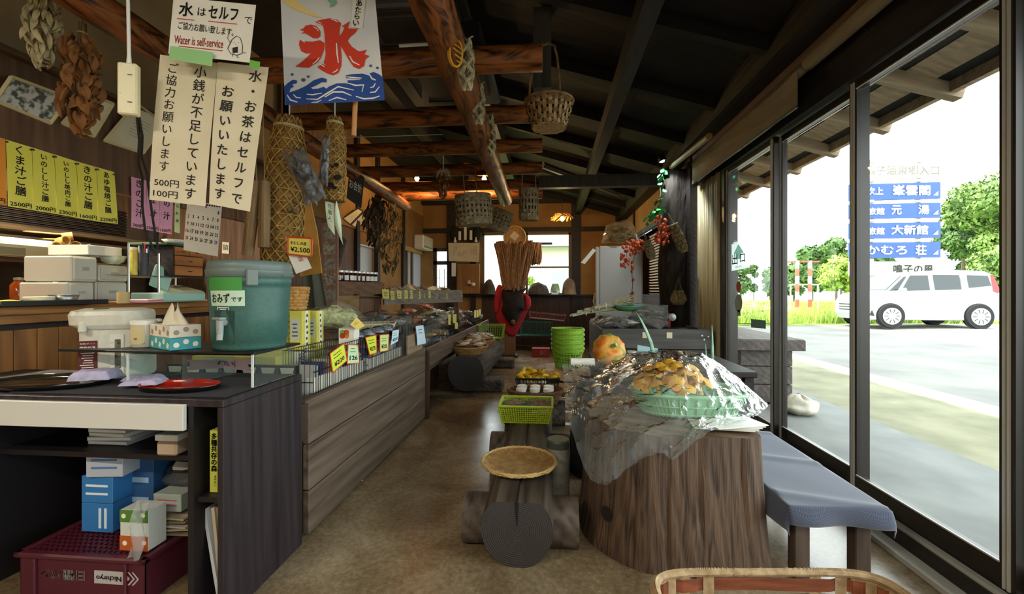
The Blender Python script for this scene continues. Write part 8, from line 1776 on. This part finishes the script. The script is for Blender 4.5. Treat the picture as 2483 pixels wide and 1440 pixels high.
# ---- meadow grass and weeds
rnd = random.Random(5); b = MB()
for kk in range(26000):
    y = 15.2 + 20 * rnd.random() ** 1.6; x = y * rnd.uniform(.36, 1.35); h = rnd.uniform(.18, .5); a = rnd.uniform(0, 3.14); w_ = .02 + .02 * rnd.random(); lx, ly = rnd.uniform(-.15, .15), rnd.uniform(-.15, .15)
    b.add([(x - w_ * math.cos(a), y - w_ * math.sin(a), .16), (x + w_ * math.cos(a), y + w_ * math.sin(a), .16), (x + lx, y + ly, .18 + h)], [(0, 1, 2)])
o = b.build('meadow_grass', mt('meadow grass', '#7f9a3a', .8, '#b0c060', sc=.7, detail=6)); o['kind'] = 'stuff'; o['label'] = 'bright green meadow grass beyond the road'; o['category'] = 'grass'
b = MB()
for kk in range(1500):
    p = at(rnd.uniform(1790, 1920), rnd.uniform(742, 778), Z=.17); r_ = rnd.uniform(.1, .2); a = rnd.uniform(0, 3.14); z = .2 + rnd.uniform(0, .25); tl = rnd.uniform(-.4, .4)
    b.add([(p.x + r_ * math.cos(a + q * 1.257), p.y + r_ * math.sin(a + q * 1.257), z + tl * r_ * math.cos(q * 1.257)) for q in range(5)], [(0, 1, 2, 3, 4)])
o = b.build('broad_weeds', mt('pale weed leaf', '#9aae6a', .7, '#c2cc98', sc=1.5)); o['kind'] = 'stuff'; o['label'] = 'patch of pale broad-leaved weeds at the road edge'; o['category'] = 'weeds'
# far pale hills
o = MB().grid(lambda u, v: V(-20 + 140 * u, 95 + 20 * v, (4 + 5 * noise.noise(V(u * 5, 0, 1)) + 3 * noise.noise(V(u * 14, 0, 2))) * math.sin(v * math.pi / 2)), 60, 6).build('hills', mt('hazy hill', '#a9b8a4', .9, '#93a88c', sc=.1), smooth=True); struct(o)
# neighbour house seen through the back window
t = thing('neighbour_house', 'pale neighbouring house with grey roof seen through the back window', 'house', (2.2, 17, 0)); MB().box((0, 0, 1.4), (7, 3, 2.8)).build('wall', mt('pale siding', '#d5d2ca', .8), t); MB().prism([(-4, -2, 2.8), (-4, 2, 2.8), (-4, 0, 4.0)], (8, 0, 0)).build('roof', mt('grey roofing', '#7d828c', .6), t)
for x in (-1.6, 1.0): f = MB().box((x, -1.52, 1.6), (1.1, .06, .9)).build('window', alu, t); MB().box((x, -1.56, 1.6), (1.0, .02, .8)).build('pane', mt('far glass', '#9fb0ba', .1), f)
tree('garden_shrub', 'green garden shrub outside the back window', 1268, 1300, 655, 720, 13.5, leafy, 5, 900, .1, gz=0, sd=12)
# ================================================================== ROOM LAMPS
def lamp(kind, loc, e, col=(1, .9, .75), size=.1, rot=None, sy=None, spot=None, parent=None, name='lamp_light'):
    d = bpy.data.lights.new(name, kind); d.energy = e; d.color = col
    if kind == 'AREA':
        d.size = size
        if sy: d.shape = 'RECTANGLE'; d.size_y = sy
    elif kind == 'SPOT': d.spot_size = spot; d.spot_blend = .4; d.shadow_soft_size = size
    else: d.shadow_soft_size = size
    o = bpy.data.objects.new(name, d); COL.objects.link(o); o.location = loc
    if rot: o.rotation_euler = rot
    if parent is not None: o.parent = parent
    return o
tube_m = glow('fluorescent tube', '#fff4dc', 9)
fixt = mt('lamp housing', '#d8d6cc', .5)
def fluo(label, loc, rz, e, L_=1.2):
    t = thing('fluorescent_lamp', label, 'lamp', loc, rz, group='fluorescent ceiling lamps')
    MB().rbox((0, 0, .05), (.12, L_, .06), .01).build('housing', fixt, t)
    MB().tube([(0, -L_ / 2 + .03, 0), (0, L_ / 2 - .03, 0)], .015, 8).build('tube', tube_m, t)
    lamp('AREA', (0, 0, -.02), e, (1, .9, .72), .1, None, L_ - .05, parent=t)
    return t
fluo('white fluorescent tube lamp hung above the kitchen counter inside the hatch', (-3.75, 2.6, 2.75), 0, 45)
fluo('white fluorescent tube lamp over the rear kitchen shelf', (-4.4, 1.2, 2.75), 0, 35)
fluo('white fluorescent tube lamp over the seats, nearer the glass doors', (.1, -1.3, 2.85), math.pi / 2, 28)  # unseen lamp added behind the camera as fill for the room
fluo('white fluorescent tube lamp over the seats, on the kitchen side', (-2.2, -1.3, 2.9), math.pi / 2, 50)  # second unseen fill lamp, added to brighten the left side
# bare bulbs on square wooden shades over the far aisle
bulb_m = glow('warm bulb', '#ffcf7a', 60); shade_m = grain('orange board shade', '#a8622a', '#c98238', 0, .6)
def bulb(label, px, py, D, e, r_=.035):
    p = at(px, py, D=D); t = thing('bulb_lamp', label, 'lamp', p, group='warm bulbs over the far aisle')
    MB().lathe([(.002, -r_), (r_ * .6, -r_ * .8), (r_, 0), (r_ * .8, r_ * .6), (.018, r_ * 1.1), (.016, r_ * 1.6)], 14).build('bulb', bulb_m, t, smooth=True)
    MB().lathe([(.02, r_ * 1.5), (.022, r_ * 2.4), (.004, r_ * 2.5)], 10).build('socket', black_pl, t)
    MB().box((.02, 0, r_ * 2.5), (.34, .3, .012), rot(0, 0, 20)).build('shade_board', shade_m, t)
    MB().tube([(0, 0, r_ * 2.5), (0, 0, max(.2, 2.95 - p.z))], .004, 5).build('cord', black_pl, t)
    lamp('POINT', (0, 0, -.06), e, (1, .66, .3), .04, parent=t)
bulb('leftmost warm bulb under a square board, left of the tied dried bundle', 1011, 433, 6.4, 12)
bulb('upper middle warm bulb under a square board beside the hanging log', 1146, 418, 6.9, 8)
bulb('lower warm bulb close against the hanging log', 1174, 434, 6.5, 8)
